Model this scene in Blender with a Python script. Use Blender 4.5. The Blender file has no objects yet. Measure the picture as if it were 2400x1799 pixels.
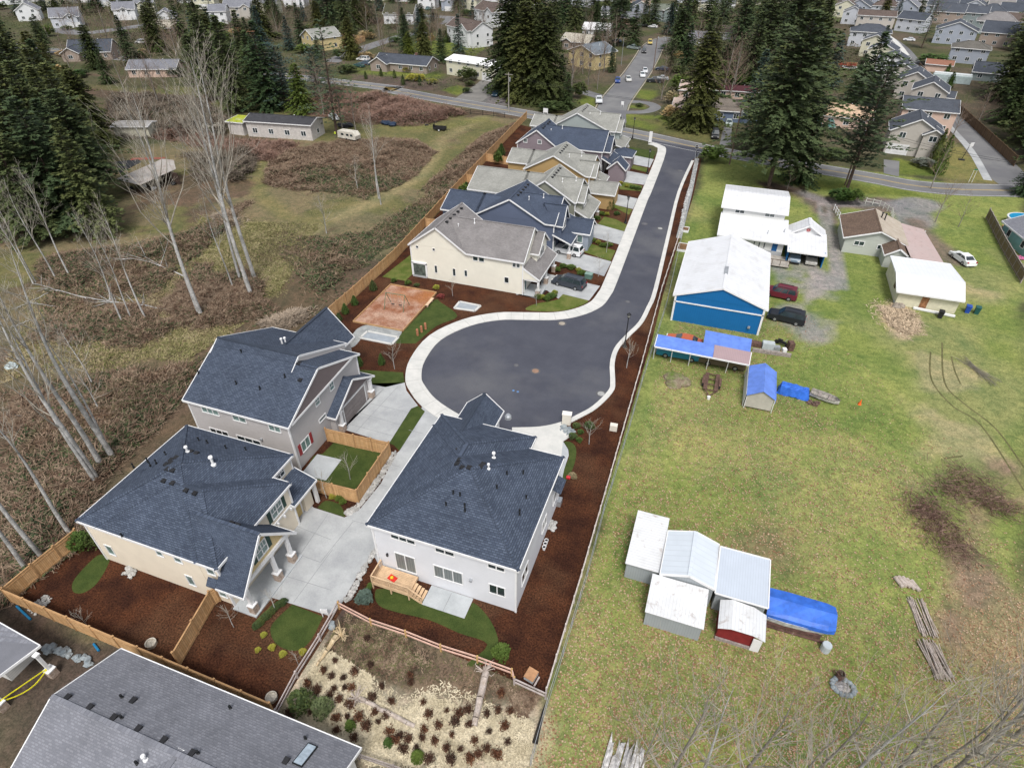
import bpy, math, random, os
import numpy as np
from mathutils import Vector, Matrix, noise as mnoise
R = math.radians
SC = bpy.context.scene
COL = SC.collection
# ------------------------------------------------------------------ camera
CAM_H, PITCH, YAW, FPX = 45.0, R(38.0), R(19.5), 1424.0
cd = bpy.data.cameras.new('camera'); cam = bpy.data.objects.new('camera', cd); COL.objects.link(cam)
cam.location = (0, 0, CAM_H); cam.rotation_euler = (R(90) - PITCH, 0, YAW)
cd.sensor_width = 36.0; cd.lens = FPX / 2400 * 36.0; cd.clip_start = 0.5; cd.clip_end = 4000
SC.camera = cam
# ------------------------------------------------------------------ world, sun, exposure
SUN_EL, SUN_AZ = R(58), R(160)          # azimuth clockwise from +Y
w = bpy.data.worlds.new('World'); SC.world = w; w.use_nodes = True
nt = w.node_tree; nt.nodes.clear()
sky = nt.nodes.new('ShaderNodeTexSky'); sky.sky_type = 'NISHITA'; sky.sun_disc = False
sky.sun_elevation = SUN_EL; sky.sun_rotation = SUN_AZ; sky.air_density = 1.0; sky.dust_density = 3.0; sky.ozone_density = 0.6
bg = nt.nodes.new('ShaderNodeBackground'); bg.inputs[1].default_value = 0.105
hs = nt.nodes.new('ShaderNodeHueSaturation'); hs.inputs['Saturation'].default_value = 0.35
wo = nt.nodes.new('ShaderNodeOutputWorld')
nt.links.new(sky.outputs[0], hs.inputs['Color']); nt.links.new(hs.outputs[0], bg.inputs[0]); nt.links.new(bg.outputs[0], wo.inputs[0])
sd = bpy.data.lights.new('sun', 'SUN'); sd.energy = 1.45; sd.angle = R(16); sd.color = (1.0, 0.97, 0.93)
sun = bpy.data.objects.new('sun', sd); COL.objects.link(sun)
sun.rotation_euler = (R(90) - SUN_EL, 0, -SUN_AZ + math.pi)
SC.view_settings.view_transform = 'Standard'; SC.view_settings.look = 'None'
SC.view_settings.exposure = 0.85; SC.view_settings.gamma = 1.0
SC.cycles.max_bounces = 4; SC.cycles.diffuse_bounces = 2; SC.cycles.transparent_max_bounces = 4
# ------------------------------------------------------------------ survey: photo pixel (2400 wide) -> point of the place at height z
def G(px, py, z=0.0):
 u = (px - 1200) / FPX; v = (900 - py) / FPX
 fw = math.cos(PITCH) + v * math.sin(PITCH); up = -math.sin(PITCH) + v * math.cos(PITCH)
 hx, hy = -math.sin(YAW), math.cos(YAW); rx, ry = math.cos(YAW), math.sin(YAW)
 t = (z - CAM_H) / up
 return ((fw * hx + u * rx) * t, (fw * hy + u * ry) * t, z)
def Q(c, r, x, y, z=0.0): return G(c * 600 + x * .27125, r * 450 + y * .27125, z)
def O(x, y, z=0.0): return G(x * 1.085, y * 1.085, z)
def Zm(ox, oy, w): return lambda x, y, z=0.0: G(ox + x * w / 2211., oy + y * w / 2211., z)
def xy(l): return [(p[0], p[1]) for p in l]
rnd = random.Random(7)
# ------------------------------------------------------------------ materials
MATS = {}
def nd(nt, t, **k):
 n = nt.nodes.new('ShaderNode' + t)
 for a, b in k.items():
  if a.startswith('i'):
   n.inputs[int(a[1:])].default_value = b
  else: setattr(n, a, b)
 return n
def mth(nt, op, a, b=None, c=None):
 n = nt.nodes.new('ShaderNodeMath'); n.operation = op
 for i, s in enumerate((a, b, c)):
  if s is None: continue
  if hasattr(s, 'is_linked'): nt.links.new(s, n.inputs[i])
  else: n.inputs[i].default_value = s
 return n.outputs[0]
def mixc(nt, f, a, b, mode='MIX'):
 n = nt.nodes.new('ShaderNodeMix'); n.data_type = 'RGBA'; n.blend_type = mode
 for i, s in ((0, f), (6, a), (7, b)):
  if hasattr(s, 'is_linked'): nt.links.new(s, n.inputs[i])
  else: n.inputs[i].default_value = s if i == 0 else (*s[:3], 1)
 return n.outputs[2]
def ramp(nt, s, a, b):
 n = nt.nodes.new('ShaderNodeMapRange'); nt.links.new(s, n.inputs[0]); n.inputs[1].default_value = a; n.inputs[2].default_value = b
 return n.outputs[0]
def noi(nt, vec, scale, detail=4, rough=.55, dist=0):
 n = nt.nodes.new('ShaderNodeTexNoise'); n.inputs['Scale'].default_value = scale; n.inputs['Detail'].default_value = detail
 n.inputs['Roughness'].default_value = rough; n.inputs['Distortion'].default_value = dist
 if vec is not None: nt.links.new(vec, n.inputs['Vector'])
 return n.outputs[0]
def base(name, rough=.85, metal=0, spec=.3):
 m = bpy.data.materials.new(name); m.use_nodes = True; nt = m.node_tree
 b = nt.nodes['Principled BSDF']; b.inputs['Roughness'].default_value = rough; b.inputs['Metallic'].default_value = metal
 b.inputs['Specular IOR Level'].default_value = spec
 return m, nt, b
def setc(nt, b, c):
 if hasattr(c, 'is_linked'): nt.links.new(c, b.inputs['Base Color'])
 else: b.inputs['Base Color'].default_value = (*c[:3], 1)
def bump(nt, b, h, dist=.02, st=.6):
 n = nt.nodes.new('ShaderNodeBump'); n.inputs['Strength'].default_value = st; n.inputs['Distance'].default_value = dist
 nt.links.new(h, n.inputs['Height']); nt.links.new(n.outputs[0], b.inputs['Normal'])
def pos(nt): return nt.nodes.new('ShaderNodeNewGeometry').outputs['Position']
def plain(name, c, rough=.7, metal=0, spec=.3, var=.10, sc=1.5):
 if name in MATS: return MATS[name]
 m, nt, b = base(name, rough, metal, spec)
 tc = nt.nodes.new('ShaderNodeTexCoord').outputs['Object']
 n1 = noi(nt, tc, sc, 6, .65)
 lo = tuple(x * (1 - var * 1.6) for x in c); hi = tuple(min(1, x * (1 + var)) for x in c)
 setc(nt, b, mixc(nt, ramp(nt, n1, .3, .7), lo, hi)); MATS[name] = m; return m
def mottle(name, c1, c2, sc=1., fine=14., rough=.95, c3=None, bmp=.03, lo=.38, hi=.62, fv=.35):
 """ground-like: two/three colours by noise and a fine grain"""
 if name in MATS: return MATS[name]
 m, nt, b = base(name, rough, 0, .15); p = pos(nt)
 a = mixc(nt, ramp(nt, noi(nt, p, sc, 5, .6), lo, hi), c1, c2)
 if c3: a = mixc(nt, ramp(nt, noi(nt, p, sc * .23, 4, .6), .5, .68), a, c3)
 f = noi(nt, p, fine, 3, .75)
 g = mixc(nt, ramp(nt, f, .3, .7), (1 - fv, 1 - fv, 1 - fv), (1 + fv, 1 + fv, 1 + fv))
 a = mixc(nt, 1.0, a, g, 'MULTIPLY'); setc(nt, b, a); bump(nt, b, f, bmp)
 MATS[name] = m; return m
def wallcoord(nt):
 """horizontal coordinate along a wall or an eave, taken across the face's normal"""
 g = nt.nodes.new('ShaderNodeNewGeometry'); s1 = nd(nt, 'SeparateXYZ'); nt.links.new(g.outputs['Position'], s1.inputs[0])
 s2 = nd(nt, 'SeparateXYZ'); nt.links.new(g.outputs['True Normal'], s2.inputs[0])
 f = mth(nt, 'GREATER_THAN', mth(nt, 'ABSOLUTE', s2.outputs[0]), mth(nt, 'ABSOLUTE', s2.outputs[1]))
 h = mth(nt, 'ADD', mth(nt, 'MULTIPLY', f, s1.outputs[1]), mth(nt, 'MULTIPLY', mth(nt, 'SUBTRACT', 1., f), s1.outputs[0]))
 return h, s1.outputs[2], g.outputs['Position'], s1
def shingle(name, c, c2, course=.15, tab=.34, con=.45):
 if name in MATS: return MATS[name]
 m, nt, b = base(name, .92, 0, .2); h, z, p, _ = wallcoord(nt)
 cv = nd(nt, 'CombineXYZ'); nt.links.new(h, cv.inputs[0]); nt.links.new(mth(nt, 'MULTIPLY', z, 2.2), cv.inputs[1])
 br = nd(nt, 'TexBrick'); nt.links.new(cv.outputs[0], br.inputs['Vector'])
 br.inputs['Color1'].default_value = (*c, 1); br.inputs['Color2'].default_value = (*c2, 1)
 br.inputs['Mortar'].default_value = (*[x * con for x in c], 1)
 br.inputs['Scale'].default_value = 1; br.inputs['Mortar Size'].default_value = .028; br.inputs['Mortar Smooth'].default_value = .3
 br.inputs['Brick Width'].default_value = tab; br.inputs['Row Height'].default_value = course; br.inputs['Bias'].default_value = -.1
 big = noi(nt, p, .5, 5, .6); fine = noi(nt, p, 22, 2, .8)
 a = mixc(nt, 1., br.outputs[0], mixc(nt, ramp(nt, big, .3, .7), (.86, .86, .86), (1.14, 1.14, 1.14)), 'MULTIPLY')
 a = mixc(nt, 1., a, mixc(nt, ramp(nt, fine, .25, .75), (.8, .8, .8), (1.2, 1.2, 1.2)), 'MULTIPLY')
 a = mixc(nt, mth(nt, 'MULTIPLY', ramp(nt, noi(nt, p, .9, 6, .75, .4), .68, .78), .16), a, (.5, .52, .56))
 setc(nt, b, a); bump(nt, b, br.outputs['Fac'], .02, .5); MATS[name] = m; return m
def siding(name, c, pitch=.18, vertical=False, con=.72, rough=.7):
 if name in MATS: return MATS[name]
 m, nt, b = base(name, rough, 0, .25); h, z, p, _ = wallcoord(nt)
 fr = mth(nt, 'FRACT', mth(nt, 'DIVIDE', h if vertical else z, pitch))
 ln = mth(nt, 'LESS_THAN', fr, .14)
 n1 = noi(nt, p, .7, 5, .6)
 a = mixc(nt, ramp(nt, n1, .3, .7), tuple(x * .94 for x in c), tuple(min(1, x * 1.04) for x in c))
 a = mixc(nt, ln, a, tuple(x * con for x in c)); setc(nt, b, a); bump(nt, b, fr, .02, .3); MATS[name] = m; return m
def planks(name, c, c2, pitch=.14, rough=.8):
 if name in MATS: return MATS[name]
 m, nt, b = base(name, rough, 0, .2); h, z, p, s = wallcoord(nt)
 hh = mth(nt, 'ADD', s.outputs[0], s.outputs[1])
 q = mth(nt, 'DIVIDE', hh, pitch); fl = mth(nt, 'FLOOR', q); fr = mth(nt, 'FRACT', q)
 wn = nt.nodes.new('ShaderNodeTexWhiteNoise'); wn.noise_dimensions = '1D'; nt.links.new(fl, wn.inputs['W'])
 a = mixc(nt, wn.outputs[0], c, c2); n1 = noi(nt, p, 3, 4)
 a = mixc(nt, 1., a, mixc(nt, ramp(nt, n1, .3, .7), (.82, .8, .78), (1.12, 1.1, 1.08)), 'MULTIPLY')
 a = mixc(nt, mth(nt, 'LESS_THAN', fr, .1), a, tuple(x * .45 for x in c)); setc(nt, b, a); MATS[name] = m; return m
def ribbed(name, c, axis=0, pitch=.3, rust=0, rough=.45, con=.8):
 if name in MATS: return MATS[name]
 m, nt, b = base(name, rough, 0, .5); h, z, p, s = wallcoord(nt)
 src = s.outputs[axis]
 fr = mth(nt, 'FRACT', mth(nt, 'DIVIDE', src, pitch)); ln = mth(nt, 'LESS_THAN', fr, .16)
 a = mixc(nt, ramp(nt, noi(nt, p, .6, 5, .6), .3, .7), tuple(x * .9 for x in c), c)
 a = mixc(nt, ln, a, tuple(x * con for x in c))
 if rust:
  a = mixc(nt, mth(nt, 'MULTIPLY', ramp(nt, noi(nt, p, 1.3, 7, .7, .6), .66 - rust * .1, .75), .8), a, (.22, .13, .08))
  a = mixc(nt, mth(nt, 'MULTIPLY', ramp(nt, noi(nt, p, .5, 6, .7, .3), .5, .8), .5), a, (.35, .34, .32))
 setc(nt, b, a); bump(nt, b, fr, .03, .4); MATS[name] = m; return m
def leafy(name, c1, c2, c3=None, rough=.75, sc=.8):
 if name in MATS: return MATS[name]
 m, nt, b = base(name, rough, 0, .25)
 tc = nt.nodes.new('ShaderNodeTexCoord').outputs['Object']; oi = nt.nodes.new('ShaderNodeObjectInfo')
 n1 = noi(nt, tc, sc, 4, .7); n2 = noi(nt, tc, sc * 7, 2, .7)
 a = mixc(nt, ramp(nt, n1, .35, .65), c1, c2)
 if c3: a = mixc(nt, ramp(nt, n2, .56, .66), a, c3)
 a = mixc(nt, 1., a, mixc(nt, oi.outputs['Random'], (.75, .85, .9), (1.5, 1.25, 1.0)), 'MULTIPLY')
 setc(nt, b, a); MATS[name] = m; return m
# ------------------------------------------------------------------ mesh building
class MB:
 def __init__(s): s.v = []; s.f = []; s.m = []; s.cur = 0
 def add(s, vs, fs):
  o = len(s.v); s.v += [tuple(map(float, p)) for p in vs]
  for f in fs: s.f.append(tuple(i + o for i in f)); s.m.append(s.cur)
  return s
 def poly(s, pts): return s.add(pts, [tuple(range(len(pts)))])
 def prism(s, pts, z0, z1):
  pts = [(p[0], p[1]) for p in pts]
  if sum(pts[i][0] * pts[(i + 1) % len(pts)][1] - pts[(i + 1) % len(pts)][0] * pts[i][1] for i in range(len(pts))) < 0: pts = pts[::-1]
  n = len(pts); vs = [(x, y, z0) for x, y in pts] + [(x, y, z1) for x, y in pts]
  return s.add(vs, [tuple(range(n))[::-1], tuple(range(n, 2 * n))] + [(i, (i + 1) % n, n + (i + 1) % n, n + i) for i in range(n)])
 def slab(s, pts, th, up=(0, 0, 1)):
  a = Vector(pts[0]); nn = (Vector(pts[1]) - a).cross(Vector(pts[2]) - a)
  if nn.dot(Vector(up)) < 0: pts = pts[::-1]
  n = len(pts); u = Vector(up) * th
  vs = [tuple(p) for p in pts] + [tuple(Vector(p) - u) for p in pts]
  return s.add(vs, [tuple(range(n)), tuple(range(n, 2 * n))[::-1]] + [(i, n + i, n + (i + 1) % n, (i + 1) % n) for i in range(n)])
 def box(s, x0, y0, z0, x1, y1, z1):
  x0, x1 = min(x0, x1), max(x0, x1); y0, y1 = min(y0, y1), max(y0, y1)
  return s.prism([(x0, y0), (x1, y0), (x1, y1), (x0, y1)], z0, z1)
 def obox(s, cx, cy, z0, sx, sy, sz, rz=0):
  c, q = math.cos(rz), math.sin(rz)
  return s.prism([(cx + a * c - b * q, cy + a * q + b * c) for a, b in ((-sx / 2, -sy / 2), (sx / 2, -sy / 2), (sx / 2, sy / 2), (-sx / 2, sy / 2))], z0, z0 + sz)
 def beam(s, a, b, w, h):
  a, b = Vector(a), Vector(b); d = b - a
  if d.length < 1e-6: return s
  side = d.cross(Vector((0, 0, 1)))
  if side.length < 1e-5: side = Vector((1, 0, 0))
  side.normalize(); upv = side.cross(d).normalized(); side *= w / 2; upv *= h / 2
  vs = [a - side - upv, a + side - upv, a + side + upv, a - side + upv, b - side - upv, b + side - upv, b + side + upv, b - side + upv]
  return s.add(vs, [(0, 1, 2, 3), (7, 6, 5, 4), (0, 4, 5, 1), (1, 5, 6, 2), (2, 6, 7, 3), (3, 7, 4, 0)])
 def tube(s, a, b, r0, r1, n=6, cap=True):
  a, b = Vector(a), Vector(b); d = (b - a)
  if d.length < 1e-6: return s
  d.normalize(); u = d.cross(Vector((0, 0, 1)) if abs(d.z) < .9 else Vector((1, 0, 0))).normalized(); v = d.cross(u)
  vs = []
  for c, r in ((a, r0), (b, r1)):
   for i in range(n): t = 2 * math.pi * i / n; vs.append(c + (u * math.cos(t) + v * math.sin(t)) * r)
  fs = [(i, (i + 1) % n, n + (i + 1) % n, n + i) for i in range(n)]
  if cap: fs += [tuple(range(n))[::-1], tuple(range(n, 2 * n))]
  return s.add(vs, fs)
 def lathe(s, cx, cy, prof, n=12):
  vs = []
  for r, z in prof:
   for i in range(n): t = 2 * math.pi * i / n; vs.append((cx + r * math.cos(t), cy + r * math.sin(t), z))
  k = len(prof); fs = [(j * n + i, j * n + (i + 1) % n, (j + 1) * n + (i + 1) % n, (j + 1) * n + i) for j in range(k - 1) for i in range(n)]
  fs += [tuple(range(n))[::-1], tuple(range((k - 1) * n, k * n))]
  return s.add(vs, fs)
 def blob(s, c, r, seed=0, amp=.25, nu=8, nv=6, flat=1.):
  rr = random.Random(seed); vs = [(c[0], c[1], c[2] - r * flat)]
  for j in range(1, nv):
   ph = math.pi * j / nv
   for i in range(nu):
    t = 2 * math.pi * i / nu; k = r * (1 + rr.uniform(-amp, amp))
    vs.append((c[0] + k * math.sin(ph) * math.cos(t), c[1] + k * math.sin(ph) * math.sin(t), c[2] - k * math.cos(ph) * flat))
  vs.append((c[0], c[1], c[2] + r * flat)); L = len(vs) - 1
  fs = [(0, 1 + (i + 1) % nu, 1 + i) for i in range(nu)]
  for j in range(nv - 2): fs += [(1 + j * nu + i, 1 + j * nu + (i + 1) % nu, 1 + (j + 1) * nu + (i + 1) % nu, 1 + (j + 1) * nu + i) for i in range(nu)]
  fs += [(L, 1 + (nv - 2) * nu + i, 1 + (nv - 2) * nu + (i + 1) % nu) for i in range(nu)]
  return s.add(vs, fs)
 def build(s, name, mat, parent=None, label=None, cat=None, group=None, kind=None, local=False, smooth=False, origin=None):
  if not s.v: return None
  V = np.array(s.v, dtype=np.float32)
  root = parent
  while root is not None and root.parent is not None: root = root.parent
  loc = None
  if root is not None and not local:
   M = (Matrix.Translation(root.location) @ Matrix.Rotation(root.rotation_euler.z, 4, 'Z')).inverted()
   M = np.array(M, dtype=np.float32); V = V @ M[:3, :3].T + M[:3, 3]
  elif root is None and kind != 'structure':
   mn, mx = V.min(0), V.max(0); loc = origin or ((mn[0] + mx[0]) / 2, (mn[1] + mx[1]) / 2, mn[2]); loc = tuple(float(q) for q in loc)
   V = V - np.array(loc, dtype=np.float32)
  me = bpy.data.meshes.new(name); me.from_pydata(V.tolist(), [], s.f)
  for mm in (mat if isinstance(mat, (list, tuple)) else [mat]): me.materials.append(mm)
  if any(s.m): me.polygons.foreach_set('material_index', s.m)
  if smooth: me.polygons.foreach_set('use_smooth', [True] * len(s.f))
  me.update(); o = bpy.data.objects.new(name, me); COL.objects.link(o)
  if parent is not None: o.parent = parent
  if loc: o.location = loc
  tag(o, label, cat, group, kind); return o
def tag(o, label=None, cat=None, group=None, kind=None):
 if label: o['label'] = label
 if cat: o['category'] = cat
 if group: o['group'] = group
 if kind: o['kind'] = kind
 return o
def thing(name, label, cat, loc, rz=0, group=None):
 o = bpy.data.objects.new(name, None); COL.objects.link(o); o.location = (loc[0], loc[1], loc[2] if len(loc) > 2 else 0); o.rotation_euler = (0, 0, rz)
 o.empty_display_size = .5
 return tag(o, label, cat, group)
def dup(src, loc, rz=0, sc=(1, 1, 1), label=None, cat=None, group=None, name=None):
 kids = src.get('_k'); c = src.copy(); COL.objects.link(c); c.location = loc; c.rotation_euler = (0, 0, rz); c.scale = sc
 if name: c.name = name
 tag(c, label, cat, group)
 for ch in KIDS.get(src.name, []):
  d = ch.copy(); COL.objects.link(d); d.parent = c
  if name: pass
  for g in KIDS.get(ch.name, []):
   e = g.copy(); COL.objects.link(e); e.parent = d
 return c
KIDS = {}
def regkids(root, kids): KIDS[root.name] = kids
def struct(name, mb, mat): return mb.build(name, mat, kind='structure')
# ------------------------------------------------------------------ palette
WHITE = plain('white_trim', (.72, .72, .72), .5, var=.05)
GLASS = plain('dark_glass', (.03, .045, .05), .08, spec=.8, var=.4, sc=.5)
GLASSG = plain('green_tinted_glass', (.16, .24, .23), .12, spec=.7, var=.35, sc=.9)
CURT = siding('curtained_glass', (.17, .19, .19), .24, True, .5, .2)
R_NAVY = shingle('shingle_blue_black', (.078, .098, .138), (.040, .052, .080))
R_NAVY2 = shingle('shingle_dark_blue', (.07, .088, .128), (.052, .067, .10), con=.6)
R_GREY = shingle('shingle_mid_grey', (.205, .21, .235), (.145, .15, .172), .15, .3, .75)
R_TAUPE = shingle('shingle_taupe', (.235, .222, .22), (.17, .16, .158), con=.7)
R_LGREY = shingle('shingle_light_grey', (.30, .30, .275), (.225, .225, .205), con=.7)
R_BROWN = shingle('shingle_brown', (.15, .115, .10), (.09, .07, .062))
R_SLATE = shingle('shingle_slate', (.075, .085, .105), (.05, .058, .075), con=.7)
CONC = mottle('concrete_pale', (.34, .35, .355), (.42, .43, .43), .5, 9, .9, c3=(.28, .29, .30), fv=.09, bmp=.004)
CONCW = mottle('concrete_new_white', (.50, .50, .475), (.58, .57, .54), .6, 8, .9, fv=.05, bmp=.004)
CONCD = mottle('concrete_patio', (.36, .38, .39), (.42, .44, .45), .8, 9, .9, fv=.08, bmp=.004)
ASPH = mottle('asphalt_new', (.058, .061, .078), (.076, .080, .098), .3, 24, .85, c3=(.105, .107, .118), fv=.22, lo=.3, hi=.7, bmp=.004)
ASPHO = mottle('asphalt_old', (.15, .15, .155), (.19, .19, .19), .2, 12, .92, c3=(.13, .13, .14), fv=.10, bmp=.004)
MULCH = mottle('bark_mulch', (.032, .012, .007), (.070, .026, .012), .4, 7, .97, c3=(.085, .042, .022), fv=.85, bmp=.06)
LAWN = mottle('new_turf', (.038, .058, .014), (.058, .078, .02), .8, 16, .95, fv=.35)
LAWN2 = mottle('turf_yellowish', (.075, .105, .02), (.13, .14, .04), .7, 14, .95, fv=.3)
GRAV = mottle('crushed_gravel', (.24, .25, .25), (.33, .34, .33), 1., 18, .95, fv=.35, bmp=.02)
CHIP = mottle('play_chips', (.24, .10, .055), (.40, .26, .19), .5, 9, .95, c3=(.30, .12, .045), fv=.45)
ROCK = mottle('pale_rock', (.28, .275, .26), (.45, .44, .42), 1.5, 8, .9, fv=.2)
ROCKB = mottle('blue_grey_rock', (.17, .20, .22), (.3, .33, .34), 1.5, 8, .9, fv=.2)
CEDAR = planks('cedar_boards', (.50, .30, .14), (.62, .40, .21))
CEDARP = plain('cedar_posts', (.42, .25, .12), .8, var=.2)
PINK = plain('fresh_rail_wood', (.62, .40, .32), .8, var=.15)
OLDW = plain('weathered_wood', (.30, .26, .24), .9, var=.3, sc=4)
OLDF = planks('old_brown_boards', (.16, .105, .06), (.10, .065, .04), .2)
DKMET = plain('black_metal', (.012, .013, .014), .45, var=.2)
STEEL = plain('galvanised_steel', (.42, .44, .46), .4, .5, var=.15)
BLKPL = plain('black_plastic', (.02, .02, .022), .5, var=.2)
STONE = mottle('veneer_stone', (.30, .22, .17), (.46, .38, .32), 5, 14, .9, fv=.2)
RUBBER = plain('tyre_rubber', (.02, .02, .02), .9)
BARK = mottle('conifer_bark', (.075, .052, .042), (.12, .088, .07), 3, 12, .95, fv=.3)
BARKW = mottle('pale_alder_bark', (.30, .295, .28), (.46, .455, .44), 2.2, 7, .9, c3=(.20, .20, .19), fv=.3)
TWIG = plain('pale_twigs', (.34, .31, .26), .9, var=.25)
TWIGB = plain('brown_twigs', (.20, .145, .11), .9, var=.3)
TAN_ = (0, 0, 0)
MOSS = leafy('moss', (.06, .07, .012), (.10, .11, .015))
# ------------------------------------------------------------------ ground: one sheet, colours of the soil and grass by place
def inpoly(X, Y, poly):
 c = np.zeros(X.shape, bool); n = len(poly)
 for i in range(n):
  x1, y1 = poly[i][:2]; x2, y2 = poly[(i + 1) % n][:2]
  if y1 == y2: continue
  t = ((y1 > Y) != (y2 > Y)) & (X < (x2 - x1) * (Y - y1) / (y2 - y1) + x1); c ^= t
 return c
def polydist(X, Y, poly):
 d = np.full(X.shape, 1e9); n = len(poly)
 for i in range(n):
  x1, y1 = poly[i][:2]; x2, y2 = poly[(i + 1) % n][:2]; dx, dy = x2 - x1, y2 - y1
  t = np.clip(((X - x1) * dx + (Y - y1) * dy) / (dx * dx + dy * dy + 1e-9), 0, 1)
  d = np.minimum(d, np.hypot(X - x1 - t * dx, Y - y1 - t * dy))
 return d
def linedist(X, Y, pts):
 d = np.full(X.shape, 1e9)
 for i in range(len(pts) - 1):
  x1, y1 = pts[i][:2]; x2, y2 = pts[i + 1][:2]; dx, dy = x2 - x1, y2 - y1
  t = np.clip(((X - x1) * dx + (Y - y1) * dy) / (dx * dx + dy * dy + 1e-9), 0, 1)
  d = np.minimum(d, np.hypot(X - x1 - t * dx, Y - y1 - t * dy))
 return d
_rs = np.random.RandomState(3)
_wa = [(_rs.uniform(-1, 1, 2) * k, _rs.uniform(0, 6.28), 1 / (1 + 3 * k)) for k in (.05, .05, .12, .12, .3, .3, .7, .7, 1.3, 1.3, 2.2, 2.2)]
def wob(X, Y, a=1.):
 return a * sum(w * np.sin(k[0] * X + k[1] * Y + p + 1.3 * np.sin(k[1] * X * 1.7 - k[0] * Y * 1.3)) for k, p, w in _wa)
def ground():
 def grid(x0, x1, y0, y1, st):
  xs = np.arange(x0, x1 + .01, st); ys = np.arange(y0, y1 + .01, st); return xs, ys
 xs = np.concatenate([np.arange(-900, -170, 30), np.arange(-170, 70, .8), np.arange(70, 1000, 30)])
 ys = np.concatenate([np.arange(-60, 8, 4), np.arange(8, 200, .8), np.arange(200, 400, 4), np.arange(400, 1600, 40)])
 X, Y = np.meshgrid(xs, ys); n = X.size
 C = np.empty(X.shape + (3,)); C[:] = (.07, .072, .034)
 def mixin(m, c):
  m = m[..., None]; C[:] = C * (1 - m) + np.array(c) * m
 n1 = wob(X, Y); n2 = wob(Y + 37, X - 11)
 mixin(np.clip(.5 + n1 * .8, 0, 1) * .7, (.11, .095, .06))
 def zone(poly, c, f=1.2, w=1.0, a=1.0):
  P = xy(poly); ins = inpoly(X, Y, P); d = polydist(X, Y, P); sd = np.where(ins, d, -d) + wob(X * 1.5, Y * 1.5, w)
  mixin(np.clip(sd / f + .5, 0, 1) * a, c)
 def track(pts, c, wd, f=.6, a=.9, w=.25):
  d = linedist(X, Y, xy(pts)) + wob(X, Y, w); mixin(np.clip((wd - d) / f + .5, 0, 1) * a, c)
 zone([O(0, 400), O(740, 190), O(1130, 250), O(1000, 400), O(680, 720), O(0, 1500)], (.15, .128, .068), 4, 2)
 for k in range(60):
  pass
 mixin(np.clip((n2 - .1) * 2, 0, 1) * np.clip((-47 - X) / 3, 0, 1) * (Y < 170) * .8, (.115, .115, .042))
 mixin(np.clip((n1 - .15) * 2.2, 0, 1) * np.clip((-47 - X) / 3, 0, 1) * (Y < 170) * .8, (.095, .066, .045))
 gp = (.145, .145, .05)
 track([O(1040, 255), O(960, 300), O(900, 380), O(800, 440), O(700, 480), O(640, 530), O(600, 600)], (.21, .185, .09), 1.7, 2.5)
 track([O(1040, 258), O(960, 275), O(880, 275)], gp, 1.8, 2)
 track([O(640, 330), O(570, 350), O(560, 420), O(620, 470), O(700, 480)], (.16, .145, .06), 1.3, 2)
 zone([O(370, 490), O(560, 490), O(600, 640), O(420, 660), O(300, 600)], (.125, .13, .045), 4, 2.5, .7)
 zone([O(0, 620), O(300, 680), O(380, 730), O(420, 780), O(240, 860), O(180, 980), O(0, 900)], (.12, .10, .055), 4, 2, .7)
 zone([O(0, 900), O(250, 800), O(400, 830), O(200, 1130), O(0, 1300)], (.075, .06, .04), 4, 2, .8)
 zone([O(0, 1290), O(200, 1150), O(30, 1300), O(170, 1420), O(260, 1400), O(0, 1658)], (.07, .055, .04), 1, .4)
 zone([O(1145, 1658), O(1290, 1180), O(1420, 700), O(1530, 320), O(2212, 420), O(2212, 1658)], (.175, .21, .058), 1.2, .3)
 zone([O(1860, 660), O(2212, 560), O(2212, 1100), O(1990, 1060), O(1890, 860)], (.28, .25, .13), 7, 2.5, .85)
 zone([O(1290, 1320), O(1500, 1370), O(1850, 1430), O(2212, 1250), O(2212, 1658), O(1180, 1658)], (.175, .21, .055), 9, 2.5, .7)
 zone([O(1980, 1050), O(2212, 1000), O(2212, 1480), O(2060, 1400)], (.21, .15, .10), 5, 2.5, .95)
 m = np.clip((n1 - .1) * 2, 0, 1) * (X > -8) * (Y < 130); mixin(m * .4, (.24, .235, .09))
 m = np.clip((n2 - .2) * 2, 0, 1) * (X > -8) * (Y < 130); mixin(m * .6, (.13, .175, .042))
 zone([O(1660, 1120), O(1790, 1130), O(1770, 1200), O(1640, 1190)], (.17, .12, .075), 3, 1.5, .6)
 zone([O(1870, 650), O(1960, 640), O(2010, 720), O(1950, 740), O(1880, 690)], (.38, .29, .19), 1.0, .6, .9)
 gr = (.235, .225, .20)
 zone([O(1700, 640), O(1760, 590), O(1815, 600), O(1810, 640), O(1770, 680), O(1800, 740), O(1740, 770), O(1680, 700)], gr, 2.5, 1.5, .9)
 zone([O(1690, 400), O(1800, 425), O(1960, 430), O(1990, 445), O(1940, 455), O(1810, 440), O(1790, 480), O(1740, 450)], (.13, .105, .085), 1.6, .8, .95)
 track([O(1700, 405), O(1790, 440), O(1950, 440)], (.19, .18, .165), 1.2, 1.2)
 track([O(1990, 440), O(1960, 450), O(1975, 480)], (.20, .20, .19), 3.2, 1.5)
 track([O(1975, 480), O(2010, 520), O(2060, 560)], (.15, .12, .09), 1.8, 1.5)
 for off in (0, 14): track([O(1770 + off, 440), O(1790 + off, 520), O(1805 + off * .5, 570), O(1800 + off, 620)], gr, .45, .4)
 for off in (0, 26): track([O(1640 + off, 555 + off * .3), O(1700, 590 + off), O(1780, 620)], gr, .4, .6, .7)
 track([O(1745, 540), O(1750, 570), O(1775, 610)], gr, .6, .8); track([O(1710, 540), O(1725, 590)], gr, .4, .6, .7)
 zone([O(1640, 395), O(1780, 400), O(1740, 430), O(1640, 420)], (.07, .05, .035), 2, 1)
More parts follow.
